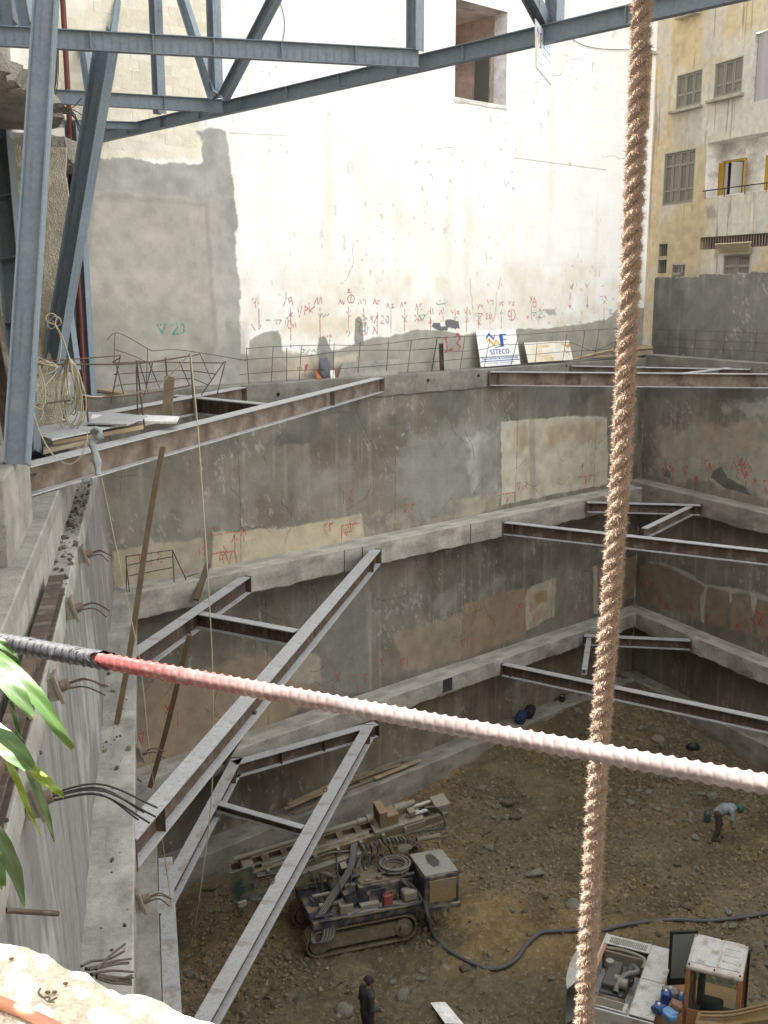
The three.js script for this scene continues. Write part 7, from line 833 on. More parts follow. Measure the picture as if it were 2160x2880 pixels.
for (const [l, p, s, c, r] of [['blue plastic jug among the clutter on the excavator deck', [1.66, 1.72, 1.98], [0.24, 0.28, 0.2], [0.02, 0.05, 0.2], 0.4], ['pale blue bundle at the front of the excavator deck', [1.82, 1.72, 2.45], [0.3, 0.2, 0.26], [0.1, 0.22, 0.4], 0.7], ['dark blue sack below the jug on the excavator', [1.58, 1.71, 2.32], [0.24, 0.18, 0.24], [0.03, 0.07, 0.2], 0.8], ['brown rag bundle in the clutter on the excavator', [1.9, 1.74, 2.15], [0.26, 0.2, 0.24], [0.2, 0.12, 0.09], 0.9], ['grey bag behind the jug on the excavator deck', [1.72, 1.72, 1.76], [0.34, 0.22, 0.22], [0.2, 0.2, 0.19], 0.9], ['light blue plastic container beside the cab', [1.96, 1.72, 1.92], [0.12, 0.26, 0.12], [0.05, 0.14, 0.32], 0.4]]) {
  const q = EX.localToWorld(V3(p)), g = thing('deck_clutter', l, 'bundle', 'clutter on the excavator deck', arr(q), r * 3), m = new THREE.SphereGeometry(0.5, 18, 14), a = m.attributes.position; for (let i = 0; i < a.count; i++) { let x = a.getX(i), y = a.getY(i), z = a.getZ(i); const k = 1 + 0.5 * (fbm(x * 4 + p[0] * 9, y * 4 + z * 3, 995, 3) - 0.5), pw = (v) => Math.sign(v) * Math.pow(Math.abs(v) * 2, 0.55) / 2; a.setXYZ(i, pw(x) * s[0] * k, (pw(y) + 0.45) * s[1] * k, pw(z) * s[2] * k); } m.computeVertexNormals(); put('bundle', m, std({ color: col(...c), roughness: r }), g);
  if (/jug|container/.test(l)) put('neck', new THREE.CylinderGeometry(0.03, 0.04, 0.06, 10).translate(0, s[1] * 0.98, 0), std({ color: col(0.5, 0.5, 0.48), roughness: 0.5 }), g);
}
// ---------------------------------------------------------------- people
// a figure from tapered capsules joined smoothly: bones [p, q, rp, rq, colour index, blend]
function figure(bones, cell, blend, colours) {
  const lo = V3(1e9, 1e9, 1e9), hi = V3(-1e9, -1e9, -1e9); for (const [p, q, a, b] of bones) for (const [v, r] of [[p, a], [q, b]]) { lo.min(V3(v).subScalar(r + 0.04)); hi.max(V3(v).addScalar(r + 0.04)); }
  const size = Math.max(hi.x - lo.x, hi.y - lo.y, hi.z - lo.z), n = Math.ceil(size / cell) + 4, mc = new MarchingCubes(n, M.dark, false, false, 90000), c = lo.clone().add(hi).multiplyScalar(0.5), half = (n * cell) / 2, B = bones.map(([p, q, a, b, k]) => { const P = V3(p), D = V3(q).sub(P); return { P, D, L2: Math.max(1e-9, D.lengthSq()), a, b, k }; });
  const at = (x, y, z) => { let d = 1e9, best = 1e9, kk = 0; for (const o of B) { const wx = x - o.P.x, wy = y - o.P.y, wz = z - o.P.z, t = clamp((wx * o.D.x + wy * o.D.y + wz * o.D.z) / o.L2), e = Math.hypot(wx - o.D.x * t, wy - o.D.y * t, wz - o.D.z * t) - lerp(o.a, o.b, t); if (e < best) { best = e; kk = o.k; } const h = clamp(0.5 + (0.5 * (d - e)) / blend); d = d > 1e8 ? e : lerp(d, e, h) - blend * h * (1 - h); } return [d, kk]; };
  const D = new Float32Array(n * n * n).fill(1), st = (2 * half) / n, ix = (v, o) => clamp(Math.floor((v - o) / st + n / 2), 0, n - 1);
  for (const o of B) { const r = Math.max(o.a, o.b) + blend + 0.03, q = o.P.clone().add(o.D), x0 = ix(Math.min(o.P.x, q.x) - r, c.x), x1 = ix(Math.max(o.P.x, q.x) + r, c.x), y0 = ix(Math.min(o.P.y, q.y) - r, c.y), y1 = ix(Math.max(o.P.y, q.y) + r, c.y), z0 = ix(Math.min(o.P.z, q.z) - r, c.z), z1 = ix(Math.max(o.P.z, q.z) + r, c.z);
    for (let k = z0; k <= z1; k++) for (let j = y0; j <= y1; j++) for (let i = x0; i <= x1; i++) { const wx = c.x + (i - n / 2) * st - o.P.x, wy = c.y + (j - n / 2) * st - o.P.y, wz = c.z + (k - n / 2) * st - o.P.z, t = clamp((wx * o.D.x + wy * o.D.y + wz * o.D.z) / o.L2), e = Math.hypot(wx - o.D.x * t, wy - o.D.y * t, wz - o.D.z * t) - lerp(o.a, o.b, t), id = i + j * n + k * n * n, h = clamp(0.5 + (0.5 * (D[id] - e)) / blend); D[id] = lerp(D[id], e, h) - blend * h * (1 - h); } }
  for (let i = 0; i < D.length; i++) mc.field[i] = -D[i];
  mc.isolation = 0; mc.update(); const g = new THREE.BufferGeometry(), N = mc.count, pos = new Float32Array(N * 3), nor = new Float32Array(N * 3), cl = new Float32Array(N * 3);
  for (let i = 0; i < N; i++) { const x = mc.positionArray[i * 3] * half + c.x, y = mc.positionArray[i * 3 + 1] * half + c.y, z = mc.positionArray[i * 3 + 2] * half + c.z; pos.set([x, y, z], i * 3); nor.set([mc.normalArray[i * 3], mc.normalArray[i * 3 + 1], mc.normalArray[i * 3 + 2]], i * 3); const q = colours[at(x, y, z)[1]], s = 0.85 + 0.3 * fbm(x * 22, y * 22 + z * 19, 997, 3); cl.set([q[0] * s, q[1] * s, q[2] * s], i * 3); }
  g.setAttribute('position', new THREE.BufferAttribute(pos, 3)); g.setAttribute('normal', new THREE.BufferAttribute(nor, 3)); g.setAttribute('color', new THREE.BufferAttribute(cl, 3)); g.setAttribute('uv', new THREE.BufferAttribute(new Float32Array(N * 2), 2)); return g;
}
function hand(w, dir, side, k) { // palm and five fingers curling down from the wrist w along dir
  const b = [], D = V3(dir).normalize(), S = V3(0, 0, 1), P = V3(w), palm = P.clone().addScaledVector(D, 0.075), F = V3(1, 0, 0); b.push([arr(P), arr(palm), 0.026, 0.03, k]);
  for (let i = 0; i < 4; i++) { const o = (i - 1.5) * 0.019, a = palm.clone().addScaledVector(F, o), l = [0.032, 0.038, 0.036, 0.028][i], m = a.clone().addScaledVector(D, l).addScaledVector(S, -side * 0.008), e = m.clone().addScaledVector(D, l * 0.8).addScaledVector(S, -side * 0.02); b.push([arr(P.clone().addScaledVector(D, 0.03).addScaledVector(F, o * 0.6)), arr(a), 0.016, 0.011, k], [arr(a), arr(m), 0.0095, 0.009, k], [arr(m), arr(e), 0.009, 0.0075, k]); }
  const t = P.clone().addScaledVector(D, 0.03).addScaledVector(F, 0.03); b.push([arr(t), arr(t.clone().addScaledVector(D, 0.035).addScaledVector(F, 0.022)), 0.013, 0.011, k], [arr(t.clone().addScaledVector(D, 0.035).addScaledVector(F, 0.022)), arr(t.clone().addScaledVector(D, 0.062).addScaledVector(F, 0.02)), 0.011, 0.008, k]); return b;
}
function headBones(c, f, u, k, kh) { // c centre, f facing, u up
  const C = V3(c), Fw = V3(f).normalize(), Up = V3(u).normalize(), S = Fw.clone().cross(Up), at = (a, b, s) => arr(C.clone().addScaledVector(Fw, a).addScaledVector(Up, b).addScaledVector(S, s));
  return [[at(-0.02, 0.035, 0), at(0.005, 0.03, 0), 0.088, 0.085, kh], [at(0.03, -0.01, 0), at(0.045, -0.075, 0), 0.07, 0.042, k], [at(0.09, 0.0, 0), at(0.108, -0.022, 0), 0.012, 0.016, k], [at(-0.005, 0.01, 0.085), at(-0.01, -0.02, 0.082), 0.016, 0.012, k], [at(-0.005, 0.01, -0.085), at(-0.01, -0.02, -0.082), 0.016, 0.012, k], [at(0.086, -0.052, -0.02), at(0.086, -0.052, 0.02), 0.009, 0.009, k]];
}
{
  const C = [[0.2, 0.23, 0.255], [0.055, 0.045, 0.038], [0.16, 0.09, 0.055], [0.03, 0.028, 0.026]];
  const g = thing('person', 'worker in a pale blue shirt and green cap bending over the earth', 'person', null, [9.98, groundY(9.98, -29.33), -29.33], -0.2);
  const b = [[[0, 0.92, 0], [0.16, 1.03, 0], 0.15, 0.165, 0], [[0.16, 1.03, 0], [0.36, 1.08, 0], 0.165, 0.15, 0], [[0.34, 1.08, -0.14], [0.34, 1.08, 0.14], 0.09, 0.09, 0], [[0.4, 1.09, 0], [0.5, 1.07, 0], 0.06, 0.055, 2]];
  for (const s of [-1, 1]) b.push([[-0.02, 0.9, s * 0.09], [0.05 - 0.04 * s, 0.48, s * 0.11], 0.115, 0.075, 1], [[0.05 - 0.04 * s, 0.48, s * 0.11], [-0.04 - 0.06 * s, 0.1, s * 0.12], 0.075, 0.055, 1], [[-0.06 - 0.06 * s, 0.05, s * 0.12], [0.12 - 0.06 * s, 0.04, s * 0.13], 0.045, 0.036, 3], [[0.35, 1.06, s * 0.19], [0.37, 0.83, s * 0.24], 0.068, 0.056, 0], [[0.37, 0.83, s * 0.24], [0.41, 0.62, s * 0.2], 0.054, 0.036, s > 0 ? 0 : 2], ...hand([0.41, 0.62, s * 0.2], [0.12, -1, 0], s, 2));
  b.push(...headBones([0.59, 1.06, 0], [0.75, -0.65, 0], [0.65, 0.75, 0], 2, 3));
  put('body', figure(b, 0.0125, 0.035, C), std({ vertexColors: true, roughness: 0.95, bumpMap: null }), g);
  const cap = put('cap', new THREE.SphereGeometry(0.108, 20, 10, 0, 2 * PI, 0, PI * 0.52).rotateZ(-0.72).translate(0.605, 1.1, 0), std({ color: col(0.01, 0.12, 0.08), roughness: 0.9 }), g, 'green cap'); put('brim', metric(new THREE.CylinderGeometry(0.09, 0.09, 0.01, 18, 1, false, 0, PI).translate(0, 0, 0).rotateZ(-0.9).translate(0.69, 1.04, 0)), std({ color: col(0.01, 0.1, 0.07), roughness: 0.9 }), cap);
  for (const s of [-1, 1]) put('eye', new THREE.SphereGeometry(0.011, 8, 6).translate(0.655, 1.005, s * 0.032), M.black, g);
  // the second worker, standing
  const g2 = thing('person', 'worker in dark clothes standing at the bottom edge, seen from above', 'person', null, [-0.36, groundY(-0.36, -20.05), -20.05], 0.5);
  const C2 = [[0.03, 0.031, 0.034], [0.028, 0.027, 0.028], [0.2, 0.11, 0.07], [0.02, 0.018, 0.017]], b2 = [[[0, 0.95, 0], [0, 1.15, 0], 0.15, 0.14, 0], [[0, 1.15, 0], [0.01, 1.36, 0], 0.15, 0.16, 0], [[0, 1.42, -0.15], [0, 1.42, 0.15], 0.075, 0.075, 0], [[0.0, 1.45, 0], [0.03, 1.55, 0], 0.06, 0.055, 2]];
  for (const s of [-1, 1]) b2.push([[0, 0.92, s * 0.09], [0.03, 0.5, s * 0.1], 0.11, 0.075, 1], [[0.03, 0.5, s * 0.1], [-0.02, 0.1, s * 0.11], 0.075, 0.05, 1], [[-0.04, 0.05, s * 0.11], [0.15, 0.04, s * 0.13], 0.045, 0.036, 3], [[0, 1.41, s * 0.2], [-0.02, 1.13, s * 0.25], 0.068, 0.055, 0], [[-0.02, 1.13, s * 0.25], [0.2, 1.02, s * 0.17], 0.052, 0.036, 0], ...hand([0.2, 1.02, s * 0.17], [0.7, -0.6, 0], s, 2));
  b2.push(...headBones([0.05, 1.64, 0], [0.85, -0.5, 0], [0.5, 0.85, 0], 2, 3)); put('body', figure(b2, 0.014, 0.035, C2), std({ vertexColors: true, roughness: 0.95 }), g2); put('hair', new THREE.SphereGeometry(0.104, 18, 12, 0, 2 * PI, 0, PI * 0.55).rotateZ(-0.25).translate(0.03, 1.675, 0), std({ color: col(0.015, 0.013, 0.012), roughness: 0.85 }), g2); for (const s of [-1, 1]) put('eye', new THREE.SphereGeometry(0.011, 8, 6).translate(0.125, 1.6, s * 0.032), M.black, g2);
  const wp = V3([9.96,0.1,-30.26]), wj = thing('water_bottle', 'clear blue-green water bottle on the ground behind the bending worker', 'bottle', null, [wp.x, groundY(wp.x, wp.z), wp.z]); put('bottle', lathe([[0.001, 0], [0.1, 0], [0.11, 0.03], [0.11, 0.24], [0.095, 0.3], [0.035, 0.35], [0.03, 0.4], [0.001, 0.4]], 20), std({ color: col(0.05, 0.085, 0.095), roughness: 0.2 }), wj); put('cap', new THREE.CylinderGeometry(0.04, 0.04, 0.04, 12).translate(0, 0.41, 0), std({ color: col(0.08, 0.16, 0.18) }), wj);
}
// ---------------------------------------------------------------- stones, timber and litter on the floor
const stoneGeo = (s) => { const g = new THREE.IcosahedronGeometry(1, 2), p = g.attributes.position; for (let i = 0; i < p.count; i++) { const v = V3(p.getX(i), p.getY(i), p.getZ(i)), k = 0.62 + 0.75 * fbm(v.x * 1.3 + s * 3.1 + 9, v.y * 1.3 + v.z * 1.7 + 9, 1000 + s, 3), q = Math.round(v.x * 2 + s) * 0.03; p.setXYZ(i, v.x * (k + q), v.y * k * 0.62, v.z * (k - q) * 0.85); } g.computeVertexNormals(); return metric(g); };
const stones = Array.from({ length: 7 }, (_, i) => stoneGeo(i));
{
  const inPit = (x, z) => { const f = V3(x, 0, z).sub(V3(FAR.o)).applyAxisAngle(V3(0, 1, 0), -FAR.ry), r = V3(x, 0, z).sub(V3(FAR.o)).applyAxisAngle(V3(0, 1, 0), -RIGHT.ry), l = V3(x, 0, z).sub(V3(LEFT.o)).applyAxisAngle(V3(0, 1, 0), -LEFT.ry); return f.z > 1.0 && r.z > 1.0 && l.z > 1.1; };
  const clear = (x, z) => { const a = RIG.worldToLocal(V3(x, 0, z)), b = EX.worldToLocal(V3(x, 0, z)); return !(a.x > -1.9 && a.x < 2.5 && Math.abs(a.z) < 1.1) && !(b.x > -1 && b.x < 3.4 && b.z > -0.1 && b.z < 2.8) && Math.hypot(x - 9.98, z + 29.33) > 0.5 && Math.hypot(x + 0.36, z + 20) > 0.5; };
  const sm = [[0.22, 0.2, 0.16], [0.27, 0.255, 0.22], [0.17, 0.14, 0.095], [0.15, 0.12, 0.08]].map((c) => std({ color: col(...c.map((v) => v / 0.72)), map: sized(tConcrete, 1.3), bumpMap: sized(bRough, 0.9), bumpScale: 0.04, roughness: 1 }));
  const view = (x, z) => { const q = V3(x, 0, z).project(camera); return q.z < 1 && Math.abs(q.x) < 1.08 && Math.abs(q.y) < 1.12; }; camera.aspect = 0.75; camera.updateProjectionMatrix(); camera.updateMatrixWorld();
  let n = 0; for (let t = 0; t < 6000 && n < 240; t++) { const x = rr(-5, 16), z = rr(-40, -16); if (!inPit(x, z) || !clear(x, z) || !view(x, z) || fbm(x * 0.5, z * 0.5, 1010, 3) < 0.42) continue; const s = 0.07 + 0.15 * Math.pow(R(), 3), m = new THREE.Mesh(stones[n % 7], sm[Math.floor(R() * 3)]); m.name = numbered('stone'); m.castShadow = m.receiveShadow = true; m.position.set(x, groundY(x, z) + s * 0.2, z); m.rotation.set(rr(-0.3, 0.3), R() * 6.3, rr(-0.3, 0.3)); m.scale.set(s * rr(0.8, 1.3), s * rr(0.7, 1.2), s * rr(0.8, 1.3)); scene.add(m); tag(m, 'loose stone strewn on the bare earth of the pit', 'stone', 'stones strewn on the pit floor'); n++; }
  const im = new THREE.InstancedMesh(new THREE.IcosahedronGeometry(1, 1).scale(1, 0.7, 0.9), std({ color: col(0.185, 0.15, 0.102), roughness: 1 }), 20000), mt = new THREE.Matrix4(), q = new THREE.Quaternion(), c = new THREE.Color(); let k = 0;
  { const p = im.geometry.attributes.position; for (let i = 0; i < p.count; i++) { const v = V3(p.getX(i), p.getY(i), p.getZ(i)), e = 0.65 + 0.7 * hash(Math.round(v.x * 50), Math.round(v.y * 50 + v.z * 97), 3); p.setXYZ(i, v.x * e, v.y * e, v.z * e); } im.geometry.computeVertexNormals(); }
  for (let t = 0; t < 260000 && k < 20000; t++) { const x = rr(-5, 17), z = rr(-40, -15); if (fbm(x * 0.6, z * 0.6, 1011, 4) + 0.22 * R() < 0.6 || !inPit(x, z) || !view(x, z)) continue; const s = 0.014 + 0.05 * Math.pow(R(), 3.6); q.setFromEuler(new THREE.Euler(R() * 6, R() * 6, R() * 6)); mt.compose(V3(x, groundY(x, z) + s * 0.25, z), q, V3(s * rr(0.7, 1.4), s * rr(0.6, 1.2), s * rr(0.7, 1.4))); im.setMatrixAt(k, mt); const w = rr(0.6, 1.25); im.setColorAt(k, c.setRGB(w, w * rr(0.93, 1.0), w * rr(0.86, 1.0))); k++; }
  im.count = k; im.name = 'gravel'; im.castShadow = im.receiveShadow = true; tag(im, 'gravel and clods scattered over the pit floor', 'gravel', null, 'stuff'); scene.add(im);
  // rubble on the left ledge
  const rb = new THREE.InstancedMesh(stones[2], sm[1], 520); for (let i = 0; i < 520; i++) { const a = rr(-23, -5), s = 0.01 + 0.045 * Math.pow(R(), 4), up = R() < 0.86, p = onWall(LEFT, a, up ? 12.3 : 8.7, up ? rr(-0.36, -0.13) : rr(0.03, 0.5)); q.setFromEuler(new THREE.Euler(R() * 6, R() * 6, R() * 6)); mt.compose(p.add(V3(0, s * 0.3, 0)), q, V3(s, s, s)); rb.setMatrixAt(i, mt); const w = rr(0.4, 1.2); rb.setColorAt(i, c.setRGB(w, w * 0.95, w * 0.88)); } rb.name = 'rubble'; rb.castShadow = true; tag(rb, 'crumbled rubble along the left ledges', 'rubble', null, 'stuff'); scene.add(rb);
}
// timbers heaped on the far footing behind the rig
for (let i = 0; i < 13; i++) { const a = -17.84 + rr(0, 4.6), p = onWall(FAR, a, 0.93 + 0.07 * (i % 4), 0.15 + 0.11 * (i % 5)), g = thing('timber', ['weathered plank in the heap on the far footing behind the rig', 'pale batten in the heap on the far footing behind the rig'][i % 2], 'timber', i % 2 ? 'pale battens heaped on the far footing' : 'weathered planks heaped on the far footing', arr(p), FAR.ry + rr(-0.14, 0.14)); put('plank', metric(new THREE.BoxGeometry(rr(1.2, 2.8), 0.035, rr(0.09, 0.18)).rotateX(rr(-0.2, 0.2)).rotateZ(rr(-0.05, 0.05)), 1), i % 2 ? M.woodPale : M.wood, g); }
for (const [l, p, c] of [['blue drum lying on the far footing', onWall(FAR, -7.6, 1.06, 0.55), [0.02, 0.04, 0.12]], ['black drum lying beside the blue one', onWall(FAR, -6.99, 1.06, 0.42), [0.02, 0.02, 0.024]]]) { const g = thing('drum', l, 'drum', 'drums on the far footing', arr(p), FAR.ry + 0.5); put('drum_body', lathe([[0.001, -0.3], [0.17, -0.3], [0.19, -0.27], [0.19, -0.1], [0.2, -0.08], [0.19, -0.06], [0.19, 0.27], [0.16, 0.3], [0.001, 0.3]], 20).rotateZ(PI / 2), std({ color: col(...c), roughness: 0.5 }), g); }
{ const g = thing('bucket', 'small dark bucket at the back of the far footing', 'bucket', null, arr(onWall(FAR, -4.93, 0.87, 0.3))); put('pail', lathe([[0.001, 0], [0.1, 0], [0.13, 0.26], [0.14, 0.26], [0.12, 0.27], [0.09, 0.03], [0.001, 0.02]], 16), M.dark, g); put('rim', new THREE.TorusGeometry(0.135, 0.012, 6, 20).rotateX(PI / 2).translate(0, 0.26, 0), K.steel, g); }
{ const p = V3([1.41,0.05,-21.25]); sheet('paper_sheet', 'torn white sheet lying on the earth at the bottom edge', 'litter', null, [[p.x - 0.35, 0.14, p.z - 0.35], [p.x - 0.02, 0.2, p.z - 0.3], [p.x + 0.36, 0.12, p.z + 0.35], [p.x - 0.06, 0.18, p.z + 0.4]], 0.02, M.white); const q = V3([10.93,0.3,-35.33]), g = thing('black_sack', 'small black sack on the earth slope by the far corner', 'sack', null, [q.x, groundY(q.x, q.z) + 0.08, q.z]); put('sack', stones[4].clone().scale(0.22, 0.3, 0.2), M.black, g); }

// ---------------------------------------------------------------- close to the viewer: painted bar, hairy rope, leaves, parapet
{
  const p = V3([-0.673,15.576,-1.363]), q = V3([0.433,15.582,-0.813]), d = q.clone().sub(p), L = d.length(), n = 2200, k = 26, pos = [], cl = [], idx = [], g = new THREE.BufferGeometry(); d.normalize(); const a = V3(0, 1, 0).addScaledVector(d, -d.y).normalize(), b = d.clone().cross(a);
  const tri = (x) => { x -= Math.floor(x); return x < 0.35 ? 0 : x < 0.75 ? (x - 0.35) / 0.4 : (1 - x) / 0.25; };
  for (let i = 0; i <= n; i++) for (let j = 0; j < k; j++) {
    const s = (i / n) * L, t = (j / k) * 2 * PI, half = Math.sin(t), cres = Math.pow(Math.abs(half), 0.6), rib = (0.75 + 0.5 * fbm(s * 40, half * 2, 1105, 2)) * tri(s / 0.0112 + (half > 0 ? 1 : -1) * 0.5 * Math.cos(t)) * cres, lon = Math.pow(Math.abs(Math.cos(t)), 24), r = 0.0083 + 0.0023 * rib + 0.0012 * lon + 0.0002 * (fbm(s * 300, t * 2, 1100, 2) - 0.5), c = Math.cos(t + 0.35) * r, e = Math.sin(t + 0.35) * r;
    pos.push(p.x + d.x * s + a.x * c + b.x * e, p.y + d.y * s + a.y * c + b.y * e, p.z + d.z * s + a.z * c + b.z * e);
    const u = s / L, red = smooth(0.62, 0.3, u + 0.16 * (fbm(s * 26, t * 1.2, 1101, 4) - 0.5)) * 0.85 * smooth(0.35, 0.5, fbm(s * 60, t * 3, 1102, 3) + 0.12), nz = 0.7 + 0.6 * fbm(s * 140, t * 5, 1103, 3), m = mix3(mix3([0.085, 0.067, 0.067], [0.19, 0.165, 0.166], fbm(s * 30, t, 1104, 3)), [0.13, 0.018, 0.018], red).map((v) => v * nz); cl.push(...m);
  }
  for (let i = 0; i < n; i++) for (let j = 0; j < k; j++) { const A = i * k + j, B = i * k + ((j + 1) % k), C = A + k, D = B + k; idx.push(A, C, B, B, C, D); }
  g.setAttribute('position', new THREE.Float32BufferAttribute(pos, 3)); g.setAttribute('color', new THREE.Float32BufferAttribute(cl, 3)); g.setAttribute('uv', new THREE.Float32BufferAttribute(new Float32Array((pos.length / 3) * 2), 2)); g.setIndex(idx); g.computeVertexNormals();
  const rb = thing('reinforcing_bar', 'thick ribbed steel bar with red paint and black tape across the foreground', 'steel bar'); put('bar', g, new THREE.MeshPhysicalMaterial({ vertexColors: true, roughness: 0.75, specularIntensity: 0.22 }), rb);
  // wrapped tape at the left end
  const tp = [], ti = [], tu = [], N2 = 500, e1 = 0.396; for (let i = 0; i <= N2; i++) for (let j = 0; j < k; j++) { const s = (i / N2) * e1 * (1 - 0.03 * (1 + Math.sin((j / k) * 12)) * (i / N2)), t = (j / k) * 2 * PI, w = 0.0104 + 0.0007 * (fbm(s * 130 + t * 1.5, t * 1.4, 1110, 3) - 0.3) * 2 + 0.0009 * smooth(0.8, 1, Math.sin(s * 560 + t)) + 0.0016 * smooth(0.7, 0.85, fbm(s * 70, t * 1.1, 1111, 3)), c = Math.cos(t) * w, e = Math.sin(t) * w; tp.push(p.x + d.x * s + a.x * c + b.x * e, p.y + d.y * s + a.y * c + b.y * e, p.z + d.z * s + a.z * c + b.z * e); tu.push(s * 9, t / 6.28); }
  for (let i = 0; i < N2; i++) for (let j = 0; j < k; j++) { const A = i * k + j, B = i * k + ((j + 1) % k), C = A + k, D = B + k; ti.push(A, C, B, B, C, D); }
  const tg = new THREE.BufferGeometry(); tg.setAttribute('position', new THREE.Float32BufferAttribute(tp, 3)); tg.setAttribute('uv', new THREE.Float32BufferAttribute(tu, 2)); tg.setIndex(ti); tg.computeVertexNormals(); put('tape', tg, new THREE.MeshPhysicalMaterial({ color: col(0.02, 0.021, 0.026), roughness: 0.6, specularIntensity: 0.35 }), rb, 'torn black tape wound round the left end');
}
{
  const path = new THREE.CatmullRomCurve3([V3([0.253,16.389,-1.121]), V3([0.255,16.284,-1.13]), V3([0.252,16.063,-1.115]), V3([0.245,15.829,-1.088]), V3([0.235,15.635,-1.069]), V3([0.23,15.512,-1.064]), V3([0.226,15.201,-1.061]), V3([0.226,15.007,-1.073])]), L = path.getLength(), n = 1300, fr = [];
  for (let i = 0; i <= n; i++) { const c = path.getPointAt(i / n), t = path.getTangentAt(i / n), x = V3(1, 0, 0).addScaledVector(t, -t.x).normalize(); fr.push([c, x, t.clone().cross(x), t]); }
  const rope = thing('hemp_rope', 'thick hairy three-strand rope hanging vertically in the foreground', 'rope'), pitch = 0.045, off = 0.0043, mats = [[0.225, 0.168, 0.136], [0.245, 0.184, 0.15], [0.2, 0.148, 0.12]].map((c) => new THREE.MeshPhysicalMaterial({ color: col(...c), bumpMap: sized(bFine, 0.5), bumpScale: 0.0025, roughness: 1, specularIntensity: 0.1 }));
  const fib = [], nor = [];
  for (let s = 0; s < 3; s++) {
    const pos = [], idx = [], uv = [], k = 10;
    for (let i = 0; i <= n; i++) { const [c, x, y] = fr[i], l = (i / n) * L, w = (l / pitch) * 2 * PI + 2.2 * (fbm(l * 7, 3, 1122, 2) - 0.5) + (s * 2 * PI) / 3, o = off * (1 + 0.05 * Math.sin(l * 40 + s)), cx = Math.cos(w) * o, cy = Math.sin(w) * o; for (let j = 0; j < k; j++) { const t = (j / k) * 2 * PI, r = 0.0057 * ((0.94 + 0.14 * (fbm(l * 9, s * 5 + 2, 1121, 3) - 0.5)) + 0.22 * (fbm(l * 260 + j * 0.7, s * 7 + t * 1.6, 1120, 3) - 0.4)), u = cx + Math.cos(t) * r, v = cy + Math.sin(t) * r; pos.push(c.x + x.x * u + y.x * v, c.y + x.y * u + y.y * v, c.z + x.z * u + y.z * v); uv.push(l * 20, (j / k) * 0.4 + l * 6); } }
    for (let i = 0; i < n; i++) for (let j = 0; j < k; j++) { const A = i * k + j, B = i * k + ((j + 1) % k), C = A + k, D = B + k; idx.push(A, B, C, B, D, C); }
    const g = new THREE.BufferGeometry(); g.setAttribute('position', new THREE.Float32BufferAttribute(pos, 3)); g.setAttribute('uv', new THREE.Float32BufferAttribute(uv, 2)); g.setIndex(idx); g.computeVertexNormals(); put('strand', g, mats[s], rope);
  }
  for (let i = 0; i < 42000; i++) { // loose fibres standing off the strands
    const f = R(), id = Math.min(n - 1, Math.floor(f * n)), [c, x, y, t] = fr[id], s = i % 3, w = ((f * L) / pitch) * 2 * PI + 2.2 * (fbm(f * L * 7, 3, 1122, 2) - 0.5) + (s * 2 * PI) / 3, th = w + rr(-1.3, 1.3), o = V3(0, 0, 0).addScaledVector(x, Math.cos(w) * off + Math.cos(th) * 0.0056).addScaledVector(y, Math.sin(w) * off + Math.sin(th) * 0.0056).add(c), out = V3(0, 0, 0).addScaledVector(x, Math.cos(th)).addScaledVector(y, Math.sin(th)).addScaledVector(t, rr(-1.6, 1.6)).add(V3(rr(-0.7, 0.7), rr(-0.7, 0.7), rr(-0.7, 0.7))).normalize(), l = 0.0015 + 0.0034 * R() + 0.003 * Math.pow(R(), 6), sd = out.clone().cross(V3(R() - 0.5, R() - 0.5, R() - 0.5)).normalize().multiplyScalar(0.00026), e = o.clone().addScaledVector(out, l);
    fib.push(o.x + sd.x, o.y + sd.y, o.z + sd.z, o.x - sd.x, o.y - sd.y, o.z - sd.z, e.x, e.y, e.z);
  }
  const g = new THREE.BufferGeometry(); g.setAttribute('position', new THREE.Float32BufferAttribute(fib, 3)); g.setAttribute('uv', new THREE.Float32BufferAttribute(new Float32Array((fib.length / 3) * 2), 2)); g.computeVertexNormals(); const fm = put('fibres', g, new THREE.MeshPhysicalMaterial({ color: col(0.3, 0.23, 0.185), roughness: 1, specularIntensity: 0.1, side: THREE.DoubleSide }), rope); fm.userData.kind = 'stuff';
}
